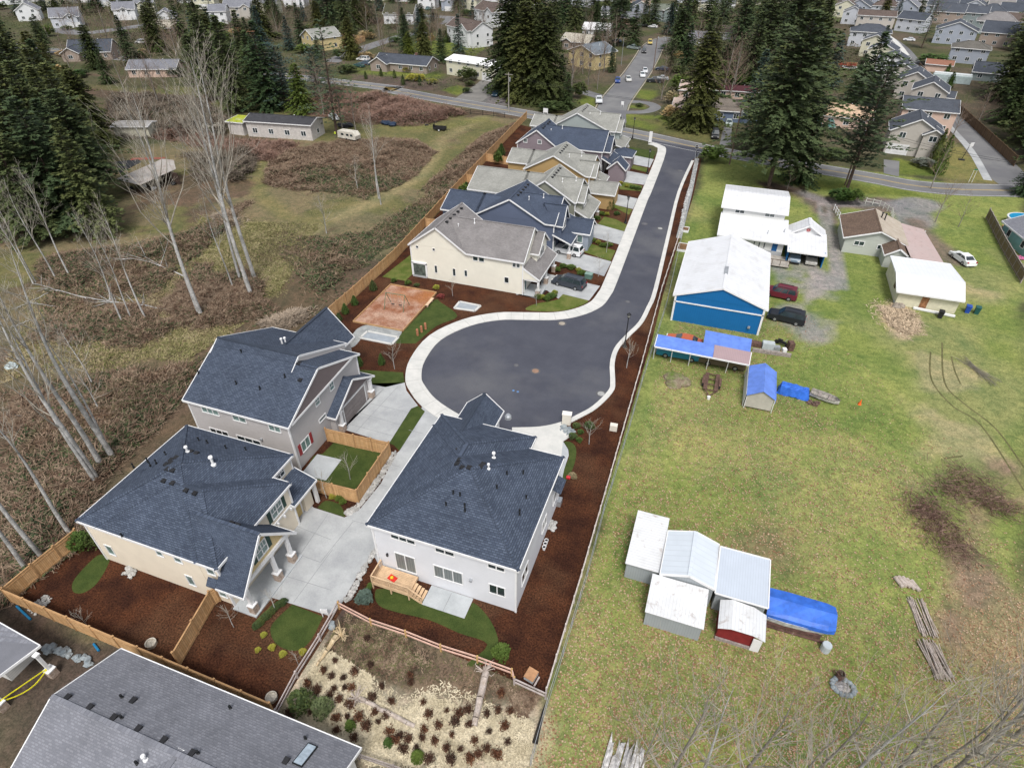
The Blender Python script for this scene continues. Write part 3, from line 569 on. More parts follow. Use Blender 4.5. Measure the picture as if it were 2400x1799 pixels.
# ------------------------------------------------------------------ house builder
class House:
 def __init__(s, name, label, loc, wall, roof, trim=None, rz=0, over=.4, cat='house', group=None):
  s.t = thing(name, label, cat, loc, rz, group); s.w = MB(); s.r = MB(); s.f = MB(); s.k = 0; s.o = over
  s.wm, s.rm, s.fm = wall, roof, trim or WHITE; s.x = loc[0]; s.y = loc[1]; s.rz = rz; s.gl = {}
 def fascia(s, a, b, h=.22, t=.07):
  s.f.beam((a[0], a[1], a[2] - h / 2 + .03), (b[0], b[1], b[2] - h / 2 + .03), t, h)
 def walls(s, x0, x1, y0, y1, z1, z0=-.1):
  e = s.k * .012; s.k += 1; s.w.box(x0 + e, y0 + e, z0, x1 - e, y1 - e, z1); return e
 def gx(s, x0, x1, y0, y1, ze, zr, ym=None, o=None, ox=None, walls=True, ze2=None, ends=(1, 1), z0=-.1, v0=0, v1=0):
  """gable, ridge along x; ze/ze2 wall-top heights at y0/y1"""
  ym = (y0 + y1) / 2 if ym is None else ym; o = s.o if o is None else o; ox = o if ox is None else ox; ze2 = ze if ze2 is None else ze2
  e = s.walls(x0, x1, y0, y1, min(ze, ze2) - .01, z0) if walls else 0
  if walls:
   for x, d in ((x0 + e, -1), (x1 - e, 1)):
    P = [(x, y0 + e, min(ze, ze2) - .02), (x, y1 - e, min(ze, ze2) - .02), (x, y1 - e, ze2 - .03), (x, ym, zr - .06), (x, y0 + e, ze - .03)]
    s.w.poly(P if d > 0 else P[::-1])
   if abs(ze - ze2) > .05:
    yy = y1 - e if ze2 > ze else y0 + e; s.w.box(x0 + e, yy - .02, min(ze, ze2) - .05, x1 - e, yy + .0, max(ze, ze2) - .03)
  sa = (zr - ze) / (ym - y0); sb = (zr - ze2) / (y1 - ym); k = s.k * .004
  X0, X1 = x0 - ox * ends[0], x1 + ox * ends[1]
  a0 = (X0 + v0, y0 - o, ze - sa * o + .1 + k); a1 = (X1 - v1, y0 - o, ze - sa * o + .1 + k); r0 = (X0, ym, zr + .1 + k); r1 = (X1, ym, zr + .1 + k)
  b0 = (X0 + v0, y1 + o, ze2 - sb * o + .1 + k); b1 = (X1 - v1, y1 + o, ze2 - sb * o + .1 + k)
  s.r.slab([a0, a1, r1, r0], .12); s.r.slab([r0, r1, b1, b0], .12)
  s.fascia(a0, a1); s.fascia(b0, b1)
  for i, (p, q, r) in enumerate(((a0, r0, b0), (a1, r1, b1))):
   if ends[i]: s.fascia(p, q); s.fascia(q, r)
  s.ridge(r0, r1); return s
 def ridge(s, a, b):
  s.r.beam((a[0], a[1], a[2] + .015), (b[0], b[1], b[2] + .015), .3, .05)
 def gy(s, x0, x1, y0, y1, ze, zr, xm=None, o=None, oy=None, walls=True, ze2=None, ends=(1, 1), z0=-.1):
  xm = (x0 + x1) / 2 if xm is None else xm; o = s.o if o is None else o; oy = o if oy is None else oy; ze2 = ze if ze2 is None else ze2
  e = s.walls(x0, x1, y0, y1, min(ze, ze2) - .01, z0) if walls else 0
  if walls:
   for y, d in ((y0 + e, -1), (y1 - e, 1)):
    P = [(x0 + e, y, min(ze, ze2) - .02), (x1 - e, y, min(ze, ze2) - .02), (x1 - e, y, ze2 - .03), (xm, y, zr - .06), (x0 + e, y, ze - .03)]
    s.w.poly(P if d < 0 else P[::-1])
  sa = (zr - ze) / (xm - x0); sb = (zr - ze2) / (x1 - xm); k = s.k * .004
  Y0, Y1 = y0 - oy * ends[0], y1 + oy * ends[1]
  a0 = (x0 - o, Y0, ze - sa * o + .1 + k); a1 = (x0 - o, Y1, ze - sa * o + .1 + k); r0 = (xm, Y0, zr + .1 + k); r1 = (xm, Y1, zr + .1 + k)
  b0 = (x1 + o, Y0, ze2 - sb * o + .1 + k); b1 = (x1 + o, Y1, ze2 - sb * o + .1 + k)
  s.r.slab([a0, a1, r1, r0], .12); s.r.slab([r0, r1, b1, b0], .12)
  s.fascia(a0, a1); s.fascia(b0, b1)
  for i, (p, q, r) in enumerate(((a0, r0, b0), (a1, r1, b1))):
   if ends[i]: s.fascia(p, q); s.fascia(q, r)
  s.ridge(r0, r1); return s
 def hip(s, x0, x1, y0, y1, ze, pitch, o=None, walls=True, drop=0., lines=True, z0=-.1):
  """x0..y1 are wall lines"""
  o = s.o if o is None else o
  if walls: s.walls(x0, x1, y0, y1, ze, z0)
  X0, X1, Y0, Y1 = x0 - o, x1 + o, y0 - o, y1 + o; w, d = X1 - X0, Y1 - Y0; h = min(w, d) / 2; k = s.k * .004 - drop
  zE = ze - o * pitch + .1 + k; zR = zE + h * pitch
  c = [(X0, Y0, zE), (X1, Y0, zE), (X1, Y1, zE), (X0, Y1, zE)]
  if w >= d: r = [(X0 + h, (Y0 + Y1) / 2, zR), (X1 - h, (Y0 + Y1) / 2, zR)]; F = [[c[0], c[1], r[1], r[0]], [c[2], c[3], r[0], r[1]], [c[1], c[2], r[1]], [c[3], c[0], r[0]]]
  else: r = [((X0 + X1) / 2, Y0 + h, zR), ((X0 + X1) / 2, Y1 - h, zR)]; F = [[c[1], c[2], r[1], r[0]], [c[3], c[0], r[0], r[1]], [c[0], c[1], r[0]], [c[2], c[3], r[1]]]
  for f in F: s.r.slab(f, .10)
  for i in range(4): s.fascia(c[i], c[(i + 1) % 4])
  if lines:
   s.ridge(r[0], r[1])
   for p in c:
    q = min(r, key=lambda q: (Vector(q) - Vector(p)).length); s.r.beam((p[0], p[1], p[2] + .01), (q[0], q[1], q[2] + .015), .28, .05)
  return s
 def lean(s, pts, th=.12, trim=True):
  s.r.slab(pts, th)
  if trim:
   for i in range(len(pts)):
    a, b = pts[i], pts[(i + 1) % len(pts)]
    if max(a[2], b[2]) <= min(p[2] for p in pts) + .05 or abs(a[2] - b[2]) > .2: s.fascia(a, b)
  return s
 def wall_at(s, face, at, zc):
  return at
 def win(s, face, at, u0, u1, z0, z1, n=1, glass=None, frame=.09, shut=None, name='window', grid=False):
  """face N/S/E/W wall plane at coordinate `at`; u along x (N,S) or y (E,W)"""
  glass = glass or GLASS; u0, u1 = min(u0, u1), max(u0, u1); z0, z1 = min(z0, z1), max(z0, z1)
  sgn = 1 if face in 'NE' else -1; d0, d1 = at - sgn * .06, at + sgn * .05
  def bx(mb, a, b, c, d, dd0, dd1):
   if face in 'NS': mb.box(a, dd0, c, b, dd1, d)
   else: mb.box(dd0, a, c, dd1, b, d)
  m = MB(); f = frame
  bx(m, u0 - f, u1 + f, z1, z1 + f, d0, d1); bx(m, u0 - f, u1 + f, z0 - f, z0, d0, d1 + sgn * .03); bx(m, u0 - f, u0, z0, z1, d0, d1); bx(m, u1, u1 + f, z0, z1, d0, d1)
  for i in range(1, n): uu = u0 + (u1 - u0) * i / n; bx(m, uu - .04, uu + .04, z0, z1, d0, d1)
  if grid:
   bx(m, u0, u1, (z0 + z1) / 2 - .035, (z0 + z1) / 2 + .035, d0, d1)
   for i in range(n):
    uu = u0 + (u1 - u0) * (i + .5) / n; bx(m, uu - .02, uu + .02, (z0 + z1) / 2, z1, d0, d1 - sgn * .01)
  fr = m.build(name, s.fm, s.t); m = MB(); bx(m, u0, u1, z0, z1, at - sgn * .03, at + sgn * .012); m.build('pane', glass, fr)
  if shut:
   for a, b in ((u0 - f - .42, u0 - f - .02), (u1 + f + .02, u1 + f + .42)):
    m = MB(); bx(m, a, b, z0 - f, z1 + f, at - sgn * .02, at + sgn * .04); m.build('shutter', shut, s.t)
  return fr
 def gdoor(s, face, at, u0, u1, h, mat, name='garage_door', z0=.03):
  sgn = 1 if face in 'NE' else -1
  def bx(mb, a, b, c, d, e0, e1):
   if face in 'NS': mb.box(a, e0, c, b, e1, d)
   else: mb.box(e0, a, c, e1, b, d)
  m = MB(); n = 4
  for i in range(n): bx(m, u0, u1, z0 + (h - z0) * i / n, z0 + (h - z0) * (i + 1) / n - .03, at - sgn * .03, at + sgn * .03)
  d = m.build(name, mat, s.t)
  m = MB(); bx(m, u0 - .13, u0, 0, h + .13, at - sgn * .03, at + sgn * .05); bx(m, u1, u1 + .13, 0, h + .13, at - sgn * .03, at + sgn * .05); bx(m, u0, u1, h, h + .13, at - sgn * .03, at + sgn * .05)
  m.build('garage_door_frame', s.fm, s.t); return d
 def part(s, name, mb, mat, label=None): return mb.build(name, mat, s.t, label=label)
 def corner(s, x, y, z1, w=.16):
  s.f.box(x - w / 2, y - w / 2, -.05, x + w / 2, y + w / 2, z1)
 def vents(s, pts, mat=None, r=.16):
  for p in pts:
   m = MB(); m.prism([(p[0] - .2, p[1] - .2), (p[0] + .2, p[1] - .2), (p[0] + .2, p[1] + .2), (p[0] - .2, p[1] + .2)], p[2] - .1, p[2] + .09); m.build('roof_vent', mat or BLKPL, s.t)
 def pipes(s, pts, mat=None, h=.45, r=.06):
  for p in pts:
   m = MB(); m.lathe(p[0], p[1], [(r * 2.2, p[2] - .15), (r * 2.0, p[2] + .04), (r, p[2] + .06), (r, p[2] + h), (r * 1.9, p[2] + h + .02), (r * 1.6, p[2] + h + .14)], 8); m.build('vent_pipe', mat or STEEL, s.t)
 def column(s, x, y, z1, zs=.95, w=.28, stone=True, z0=.0):
  m = MB()
  if stone: m.obox(x, y, z0, .58, .58, zs - z0); c = m.build('stone_pier', STONE, s.t); m = MB(); m.obox(x, y, zs, .64, .64, .1)
  m.obox(x, y, zs + .09 if stone else z0, w, w, z1 - (zs + .09 if stone else z0)); m.obox(x, y, z1 - .14, w + .16, w + .16, .13)
  m.build('column', s.fm, s.t)
 def done(s):
  s.w.build('wall', s.wm, s.t); s.r.build('roof', s.rm, s.t); s.f.build('fascia', s.fm, s.t); return s.t
def roofz(px, py, plane): pass
# ------------------------------------------------------------------ the white house nearest the camera
W_WHITE = siding('siding_white', (.66, .67, .70), .2, con=.93)
h = House('white_house', 'white two storey house with blue-black hip roof and cedar deck in the foreground centre', (-15.2, 33, 0), W_WHITE, R_NAVY, over=.33)
WX0, WX1, WY0, WY1, WZ = -21.25, -8.9, 26.05, 38.1, 6.15
P_ = .40
h.hip(WX0, WX1, WY0, WY1, WZ, P_)
h.hip(WX0 + .04, -12.1, WY0 + 1.5, 39.8, WZ, P_, drop=.03)
h.gy(-19.9, -16.6, 36, 43.1, 5.5, 7.0, walls=True, o=.35)
m = MB(); m.lathe(-15.6, 42.9, [(.35, 5.0), (.35, 5.3), (.2, 5.5)], 8); h.part('porch_cap', m, STEEL)
for a in ((WX0, WY0), (WX1, WY0), (WX1, WY1)): h.corner(*a, WZ - .15)
S = WY0
h.win('S', S, -19.55, -17.45, 5.0, 5.78, 3, GLASS); h.win('S', S, -15.6, -14.05, 5.0, 5.75, 2, GLASS); h.win('S', S, -11.15, -9.85, 5.0, 5.75, 2, GLASS)
h.win('S', S, -19.5, -17.75, .98, 3.05, 2, CURT, name='sliding_door'); h.win('S', S, -15.95, -13.5, 1.55, 3.0, 3, CURT); h.win('S', S, -11.1, -9.85, 1.7, 2.8, 2, GLASS)
E_ = WX1
for u0, u1, a, b in ((27.5, 29.0, 1.6, 2.9), (28.2, 29.4, 4.8, 5.7), (33, 34.2, 1.7, 2.9), (33.5, 34.5, 4.8, 5.7), (36.4, 37.4, 1.7, 2.9)): h.win('E', E_, u0, u1, a, b, 2)
m = MB(); m.obox(-13.0 + .3, S - .12, 2.55, .22, .24, .18); h.part('wall_vent', m, STEEL)
m = MB(); m.obox(-20.25, S - .1, 2.35, .14, .16, .3); h.part('wall_lamp', m, DKMET)
m = MB(); m.slab([(WX1, 35.4, 5.0), (WX1 + .9, 35.4, 4.6), (WX1 + .9, 37.2, 4.6), (WX1, 37.2, 5.0)], .1); h.part('side_porch_roof', m, R_NAVY)
def onhip(x, y): return min(x - (WX0 - .33), (WX1 + .33) - x, y - (WY0 - .33), (WY1 + .33) - y) * P_ + WZ - .33 * P_ + .12
for q in (z2(430, 605, 8), z2(395, 660, 8), z2(425, 815, 8.2), z2(395, 865, 8.2), z2(465, 955, 8.1), z2(553, 975, 8.1), z2(730, 893, 8), z2(700, 950, 8)): h.vents([(q[0], q[1], onhip(q[0], q[1]) - .02)])
h.pipes([(*z2(870, 785, 7.6)[:2], onhip(*z2(870, 785, 7.6)[:2]))], WHITE, .5, .09); h.pipes([(*z2(805, 985, 7.7)[:2], onhip(*z2(805, 985, 7.7)[:2]))], WHITE, .45, .07)
for q in (z2(1040, 1045, 7.2), z2(1250, 1052, 6.6), z2(910, 1235, 7.2), z2(1290, 1350, 6.4), z2(1203, 1585, 6.2), z2(255, 1440, 7), z2(500, 1515, 7), z2(350, 1300, 7.3), z2(437, 1325, 7.3), z1(1385, 130, 6.6), z1(2088, 195, 6)):
 h.pipes([(q[0], q[1], onhip(q[0], q[1]))], DKMET, .22, .045)
h.done()
t = thing('deck', 'small cedar deck with railing and steps at the back of the white house', 'deck', (-18.8, 25, 0))
DW = plain('deck_wood', (.60, .42, .26), .8, var=.15)
dz = .8; x0, x1, y0, y1 = -20.9, -17.55, 24.15, 25.93
m = MB()
for i in range(12): a = y0 + (y1 - y0) * i / 12; m.box(x0, a, dz - .05, x1, a + (y1 - y0) / 12 - .02, dz)
m.box(x0, y0, dz - .3, x1, y0 + .06, dz - .06); m.box(x0, y0, dz - .3, x0 + .06, y1, dz - .06); m.box(x1 - .06, y0, dz - .3, x1, y1, dz - .06); m.build('platform', DW, t)
m = MB()
for (a, b) in (((x0, y1 - .1), (x0, y0)), ((x0, y0), (x1, y0))):
 m.beam((*a, dz + .92), (*b, dz + .92), .1, .05); m.beam((*a, dz + .1), (*b, dz + .1), .06, .05); L = math.dist(a, b); k = int(L / .14)
 for i in range(k + 1): f = i / k; px, py = a[0] + (b[0] - a[0]) * f, a[1] + (b[1] - a[1]) * f; m.beam((px, py, dz + .08), (px, py, dz + .92), .04, .04)
m.build('railing', DW, t)
for a in ((x0, y0), (x1, y0), (x0 + 1.7, y0)):
 m = MB(); m.box(a[0] - .05, a[1] - .05, 0, a[0] + .05, a[1] + .05, dz + .95); m.build('post', DW, t)
for i in range(4):
 m = MB(); z = dz - .19 * (i + 1) + .0; m.box(x1 + .27 * i + .02, y0 + .1, z - .05, x1 + .27 * (i + 1), y1 - .5, z); m.build('step', DW, t)
m = MB(); m.beam((x1, y0, dz + .92), (x1 + 1.15, y0, .95), .1, .05)
for i in range(9): f = i / 8; m.beam((x1 + 1.15 * f, y0, dz * (1 - f) + .02), (x1 + 1.15 * f, y0, dz + .92 - f * .77), .04, .04)
m.beam((x1, y0, dz - .1), (x1 + 1.15, y0, .02), .05, .2); m.build('stair_rail', DW, t)
t = thing('ride_on_toy', 'small red and yellow child toy lying on the cedar deck', 'toy', (-19.5, 25.0, dz))
m = MB(); m.obox(-19.5, 25.05, dz, .75, .5, .05, -.25); m.build('base', plain('red_plastic', (.6, .03, .02), .4), t)
m = MB(); m.lathe(-19.55, 25.05, [(.14, dz + .05), (.14, dz + .16), (.05, dz + .2)], 10); m.build('seat', plain('yellow_plastic', (.7, .5, .02), .4), t)
# ------------------------------------------------------------------ cream house on the left
W_CREAM = siding('siding_cream', (.74, .66, .53), .2, con=.93); W_TANB = siding('siding_tan_batten', (.56, .44, .24), .42, True, .85)
h = House('cream_house', 'cream two storey house with blue-black hip roof, tan porch gable and stone pillars', (-37.5, 25, 0), W_CREAM, R_NAVY, over=.3)
P_ = .46
AX0, AX1, AX2, AY0, AY1, AY2, AZ = -44.4, -32.7, -30.8, 18.9, 27.8, 30.8, 5.4
h.hip(AX0, AX1, AY0, AY2, AZ, P_)
h.hip(AX0 + 2, AX2, AY0 + .03, AY1, AZ, P_, drop=.03)
h.walls(-30.9, -30.7, 18.95, 24.2, 4.2)
def pz(y): return 7.2 - abs(y - 21.5) * 1.138
for d in (-1, 1):
 P = [(-30.9, 21.5 + d * 3.35), (-28.2, 21.5 + d * 3.35), (-28.2, 21.5), (-34.5, 21.5), (-30.9, 21.5 + d * 1.65)]; h.r.slab([(x, y, pz(y)) for x, y in P], .12)
 h.fascia((-28.2, 21.5 + d * 3.35, pz(24.85)), (-28.2, 21.5, 7.2)); h.fascia((-30.9, 21.5 + d * 3.35, pz(24.85)), (-28.2, 21.5 + d * 3.35, pz(24.85)))
h.r.slab([(-31.8, 18.15, pz(18.15)), (-30.92, 18.15, pz(18.15)), (-30.92, 18.62, pz(18.62)), (-31.8, 18.62, pz(18.62))], .12); h.ridge((-34.3, 21.5, 7.2), (-28.2, 21.5, 7.2))
m = MB(); gxp = -28.75; m.add([(gxp, 18.6, 3.8), (gxp, 24.4, 3.8), (gxp, 21.5, 7.08), (gxp - .15, 18.6, 3.8), (gxp - .15, 24.4, 3.8), (gxp - .15, 21.5, 7.08)], [(0, 1, 2), (5, 4, 3), (0, 3, 4, 1)]); h.part('porch_gable', m, W_TANB)
m = MB(); m.box(-28.9, 18.6, 3.5, -28.6, 24.4, 3.85); m.box(-30.8, 18.6, 3.5, -28.92, 18.85, 3.8); m.box(-30.8, 24.1, 3.5, -28.92, 24.4, 3.8); h.part('porch_beam', m, WHITE)
DKG = plain('shutter_dark_green', (.02, .055, .045), .6)
h.win('E', gxp, 21.0, 22.15, 4.4, 5.65, 2, GLASSG, shut=DKG, grid=True)
for y in (24.15, 22.2, 19.0): h.column(-28.85, y, 3.5, 1.05, .3)
concrete('porch_slab', [(-30.7, 18.55), (-28.4, 18.55), (-28.4, 24.9), (-30.7, 24.9)], CONCD, .14, .2)
h.win('E', AX2, 25.3, 26.6, 3.5, 4.7, 2, GLASSG, shut=DKG, grid=True); h.win('E', AX1, 28.7, 29.7, 4.2, 5.05, 2, GLASS, grid=True)
h.walls(-32.8, -31.3, 24.9, 30.4, 2.9)
h.gdoor('E', -31.28, 25.3, 29.0, 2.35, siding('tan_garage_door', (.50, .38, .17), .5, con=.85))
h.lean([(-32.7, 27.5, 3.75), (-32.7, 31.0, 3.75), (-30.4, 31.0, 2.85), (-30.4, 27.5, 2.85)])
h.column(-30.7, 30.7, 2.85, w=.3, stone=False); m = MB(); m.box(-31.28, 29.3, 0, -30.95, 30.4, 2.75); h.part('garage_pier', m, W_CREAM)
m = MB(); m.box(-30.92, 24.4, 2.85, -30.72, 27.55, 3.02)
for y in (24.6, 25.5, 26.4, 27.3): m.box(-30.9, y - .07, 2.62, -30.55, y + .07, 2.86)
h.part('brackets', m, WHITE)
for a in ((AX0, AY0), (AX2, AY0), (AX2, AY1), (AX1, AY2)): h.corner(*a, AZ - .15)
S = AY0
for u0, u1, a, b in ((-36.95, -36.4, 4.0, 4.75), (-35.15, -34.5, 4.0, 4.65), (-31.95, -31.3, 3.95, 4.6), (-43.45, -42.8, 1.25, 2.4), (-34.95, -34.35, 1.0, 2.2), (-31.85, -31.2, .95, 2.1)): h.win('S', S, u0, u1, a, b, 1, GLASSG)
def onA(x, y):
 a = min(x - (AX0 - .3), (AX1 + .3) - x, y - (AY0 - .3), (AY2 + .3) - y); b = min((AX2 + .3) - x, y - (AY0 - .3), (AY1 + .3) - y); return max(a, b, 0) * P_ + AZ - .3 * P_ + .12
for x, y in ((1045, 305), (1095, 320), (880, 380), (930, 372), (840, 420), (882, 415), (868, 497), (915, 510), (823, 570), (900, 590), (1013, 645), (1090, 670)):
 q = z3(x, y, 7.6); h.vents([(q[0], q[1], onA(q[0], q[1]) - .02)])
for x, y in ((1120, 212), (1195, 235), (1355, 280), (1520, 275), (838, 345), (690, 418), (763, 430), (720, 468), (592, 510), (415, 975)):
 q = z3(x, y, 6.6); h.pipes([(q[0], q[1], onA(q[0], q[1]))], DKMET, .25, .045)
q = z3(1250, 430, 7.4); h.pipes([(q[0], q[1], onA(q[0], q[1]))], WHITE, .8, .11); q = z3(1030, 325, 7.4); h.pipes([(q[0], q[1], onA(q[0], q[1]))], WHITE, .5, .09)
for x, y in ((1450, 1045), (1500, 1065)):
 q = z3(x, y, 5.6); h.vents([(q[0], q[1], 7.2 - abs(q[1] - 21.5) * 1.14 + .08)])
h.done()
# ------------------------------------------------------------------ grey house behind it
W_TAUPE = siding('siding_taupe', (.45, .43, .425), .2, con=.93); W_DKB = siding('siding_dark_shakes', (.16, .13, .13), .2); W_TAUPB = W_TAUPE
h = House('grey_house', 'taupe two storey house with blue-black gable roof and red window shutters beside the turning circle', (-41, 40, 0), W_TAUPE, R_NAVY, over=.45)
BX0, BX1, BY0, BY1, BZ = -46.8, -34.8, 33.75, 46.2, 6.05
h.gx(BX0, BX1, BY0, BY1, BZ, 8.9, ym=39.4, o=.3, ox=.35)
h.gx(BX0 + .05, -37.3, 38.2, 47.6, 8.2, 9.4, ym=40.0, o=.3, ze2=6.0, ox=.3)
m = MB(); m.add([(-37.0, 39.4, 9.2), (-37.0, 40.2, 9.25), (-37.0, 47.4, 6.2), (-37.0, 47.4, 5.4), (-37.0, 46.5, 5.4)], [(0, 4, 3, 2, 1)]); h.part('upper_gable_wall', m, W_TAUPE)
h.gy(-43.5, -38.2, 42, 50.2, 5.3, 8.3, o=.4)
m = MB(); gxp = BX1 + .32; m.add([(BX1 - .2, 34.0, 5.9), (gxp, 34.0, 5.95), (gxp, 39.4, 8.75), (gxp, 45.2, 6.4), (BX1 - .2, 45.6, 5.9)], [(1, 3, 2)]); h.part('shake_gable', m, W_DKB)
m = MB(); m.beam((gxp + .02, 34.0, 5.95), (gxp + .02, 45.2, 6.45), .06, .22); h.part('gable_trim', m, WHITE)
for a in ((BX0, BY0), (BX1, BY0), (BX1, BY1)): h.corner(*a, BZ - .15)
h.gx(-35.4, -34.1, 39.7, 46.9, 2.75, 4.9, o=.45, ox=.5)
h.gdoor('E', -34.08, 41.3, 45.6, 2.35, plain('taupe_door', (.20, .175, .17), .6)); m = MB(); m.add([(-33.98, 39.9, 2.75), (-33.98, 46.7, 2.75), (-33.98, 43.3, 4.75)], [(0, 1, 2)]); h.part('garage_gable', m, W_DKB)
for y in (40.3, 46.5): h.column(-33.85, y, 2.75, .9, .35)
RED = plain('shutter_red', (.28, .03, .035), .6)
S = BY0
h.win('S', S, -45.2, -43.2, 4.85, 5.6, 3, GLASSG); h.win('S', S, -41.4, -39.9, 4.85, 5.6, 2, GLASSG); h.win('S', S, -37.1, -35.85, 4.8, 5.5, 2, GLASSG)
h.win('S', S, -45.2, -43.0, 1.4, 2.6, 3, GLASS); h.win('S', S, -41.8, -39.0, 1.2, 2.6, 3, GLASS)
m = MB(); m.obox(-38.6, S - .12, 3.0, .22, .24, .18); h.part('wall_vent', m, STEEL)
E_ = BX1
h.win('E', E_, 34.75, 36.0, 1.55, 2.75, 2, GLASSG, shut=RED); h.win('E', E_, 38.2, 38.85, 4.9, 5.75, 1, GLASSG, grid=True); h.win('E', E_, 40.85, 41.5, 4.9, 5.8, 1, GLASSG, grid=True); h.win('E', E_, 38.1, 39.2, 2.75, 3.1, 1, CURT)
def onB(x, y): return 8.9 + .12 - abs(y - 39.4) * (2.85 / (5.65 if y < 39.4 else 6.8))
for x, y in ((515, 297), (613, 318), (707, 340), (803, 363), (900, 385), (998, 407), (1093, 430), (1210, 543), (1258, 562), (1257, 673)):
 q = z4(x, y, 8.2); h.vents([(q[0], q[1], onB(q[0], q[1]) + (.5 if x < 1150 and q[1] > 38.6 else 0))])
for x, y in ((907, 470), (697, 537), (603, 737), (848, 795), (1125, 738), (215, 632), (985, 520)):
 q = z4(x, y, 7); h.pipes([(q[0], q[1], onB(q[0], q[1]))], DKMET, .25, .05)
h.pipes([(*z4(1120, 340, 7.6)[:2], 8.3), (*z4(1085, 350, 7.6)[:2], 8.3)], WHITE, .6, .08)
h.done()
# ------------------------------------------------------------------ row of six houses along the new road
def rowhouse(name, label, wall, roof, gx0, gx1, gy0, gy1, xa, zr, mx1, my0, my1, mzr, wing=None, front=None, wins=(), wall2=None, porch=None, ze=5.4, gdm=None, ym=None):
 h = House(name, label, ((gx0 + mx1) / 2, (gy0 + gy1) / 2, 0), wall, roof, over=.28)
 h.gy(gx0, gx1, gy0, gy1, ze, zr, xm=xa)
 h.gx(xa, mx1, my0, my1, ze, mzr, ym=ym, ends=(0, 1), v0=gx1 - xa + .3)
 if wing: x0, x1, y0, y1, we, wr, wy = wing; h.gx(x0, gx0 + .02, y0, y1, we, wr, ym=wy, ends=(1, 0)); h.gx(gx0 - .5, xa - .3, y0, y1, we, wr, ym=wy, walls=False, ends=(0, 0), v1=xa - gx0 - .3)
 if front:
  fx, fy0, fy1, fz, fr = front
  h.gx(mx1 - 2.6, fx, fy0, fy1, fz, fr, o=.35, ox=.4, z0=2.9, ends=(0, 1), v0=2.6)
  h.win('E', fx, (fy0 + fy1) / 2 - .9, (fy0 + fy1) / 2 + .9, 3.9, 5.1, 2, GLASS)
  m = MB(); m.add([(fx + .03, fy0 + .2, fz), (fx + .03, fy1 - .2, fz), (fx + .03, (fy0 + fy1) / 2, fr - .15)], [(0, 1, 2)]); h.part('gable_panel', m, wall2 or wall)
 for a in ((gx0, gy0), (mx1, my0), (mx1, my1)): h.corner(*a, ze - .1)
 if porch:
  px0, px1, py0, py1, pz0, pz1 = porch
  h.lean([(px0, py0, pz0), (px1, py0, pz1), (px1, py1, pz1), (px0, py1, pz0)])
  for y in (py0 + .45, (py0 + py1) / 2, py1 - .45): h.column(px1 - .35, y, pz1 - .12, 1.0, .24)
  h.gdoor('E', mx1 + .02, (py0 + py1) / 2 + .3, py1 - .8, 2.3, gdm or plain('pale_garage_door', (.45, .44, .40), .6))
  h.win('E', mx1 + .02, py0 + .8, py0 + 1.7, .1, 2.15, 1, GLASSG, name='front_door')
 for w in wins: h.win(*w)
 h.vents([(xa + .55, gy0 + (gy1 - gy0) * k / 7., zr - .12) for k in range(2, 7)], r=.12)
 h.pipes([(xa + 2.2, gy0 + 3.2, zr - 1.0), (xa + 4.5, (my0 + my1) / 2 - .5, mzr - .2)], WHITE, .5, .06)
 return h
W_H1 = siding('siding_ivory', (.74, .71, .61), .2, con=.94)
h = rowhouse('ivory_house', 'ivory two storey house with taupe shingle roof and open rear porch, nearest of the row', W_H1, R_TAUPE, -42.8, -33.9, 75.0, 84.6, -38.35, 8.55, -24.9, 75.0, 83.9, 8.55,
 front=(-23.9, 78.6, 83.4, 5.35, 7.4), porch=(-24.9, -22.3, 74.9, 84.0, 4.45, 2.85), wall2=siding('ivory_batten', (.72, .69, .58), .4, True, .85))
for u0, u1, a, b in ((-41.85, -41.5, 4.85, 5.2), (-39.1, -38.75, 4.85, 5.2), (-32.6, -31.9, 4.35, 5.2), (-31.65, -30.9, 4.35, 5.2), (-26.45, -26.0, 4.35, 5.15), (-25.85, -25.4, 4.35, 5.15), (-39.0, -38.65, 1.25, 2.4), (-36.0, -35.62, 1.25, 2.4), (-34.08, -33.7, 1.5, 2.45), (-27.7, -27.1, 1.6, 2.45)):
 h.win('S', 75.0, u0, u1, a, b, 1, GLASS, frame=.05)
m = MB(); m.box(-42.65, 74.9, .33, -40.5, 75.03, 2.3); h.part('porch_shade_panel', m, plain('painted_porch_shade', (.10, .12, .10), .9, var=.5))  # no real recess: dark panel on the wall, porch shade painted as its colour
m = MB(); m.box(-42.85, 74.85, 0, -40.45, 75.12, .32); h.part('porch_step', m, CONC)
m = MB(); m.box(-42.9, 74.82, .3, -42.6, 75.04, 2.45); m.box(-40.55, 74.82, .3, -40.3, 75.04, 2.45); m.box(-42.9, 74.82, 2.3, -40.3, 75.04, 2.55); h.part('porch_frame', m, WHITE)
m = MB(); m.box(-24.7, 75.0, 2.45, -22.45, 75.15, 2.8); m.box(-22.7, 75.0, 1.1, -22.4, 75.3, 2.5); h.part('side_beam', m, WHITE)
m = MB(); m.slab([(-24.88, 75.06, 4.3), (-22.5, 75.06, 2.8), (-24.88, 75.06, 2.6)], .1, (0, 1, 0)); h.part('porch_side', m, W_H1)
concrete('porch_floor', [(-24.8, 74.9), (-22.2, 74.9), (-22.2, 78.5), (-24.8, 78.5)], CONCD, .12, .2)
h.done()
W_NAVYW = siding('siding_navy', (.11, .135, .20), .2, con=.85)
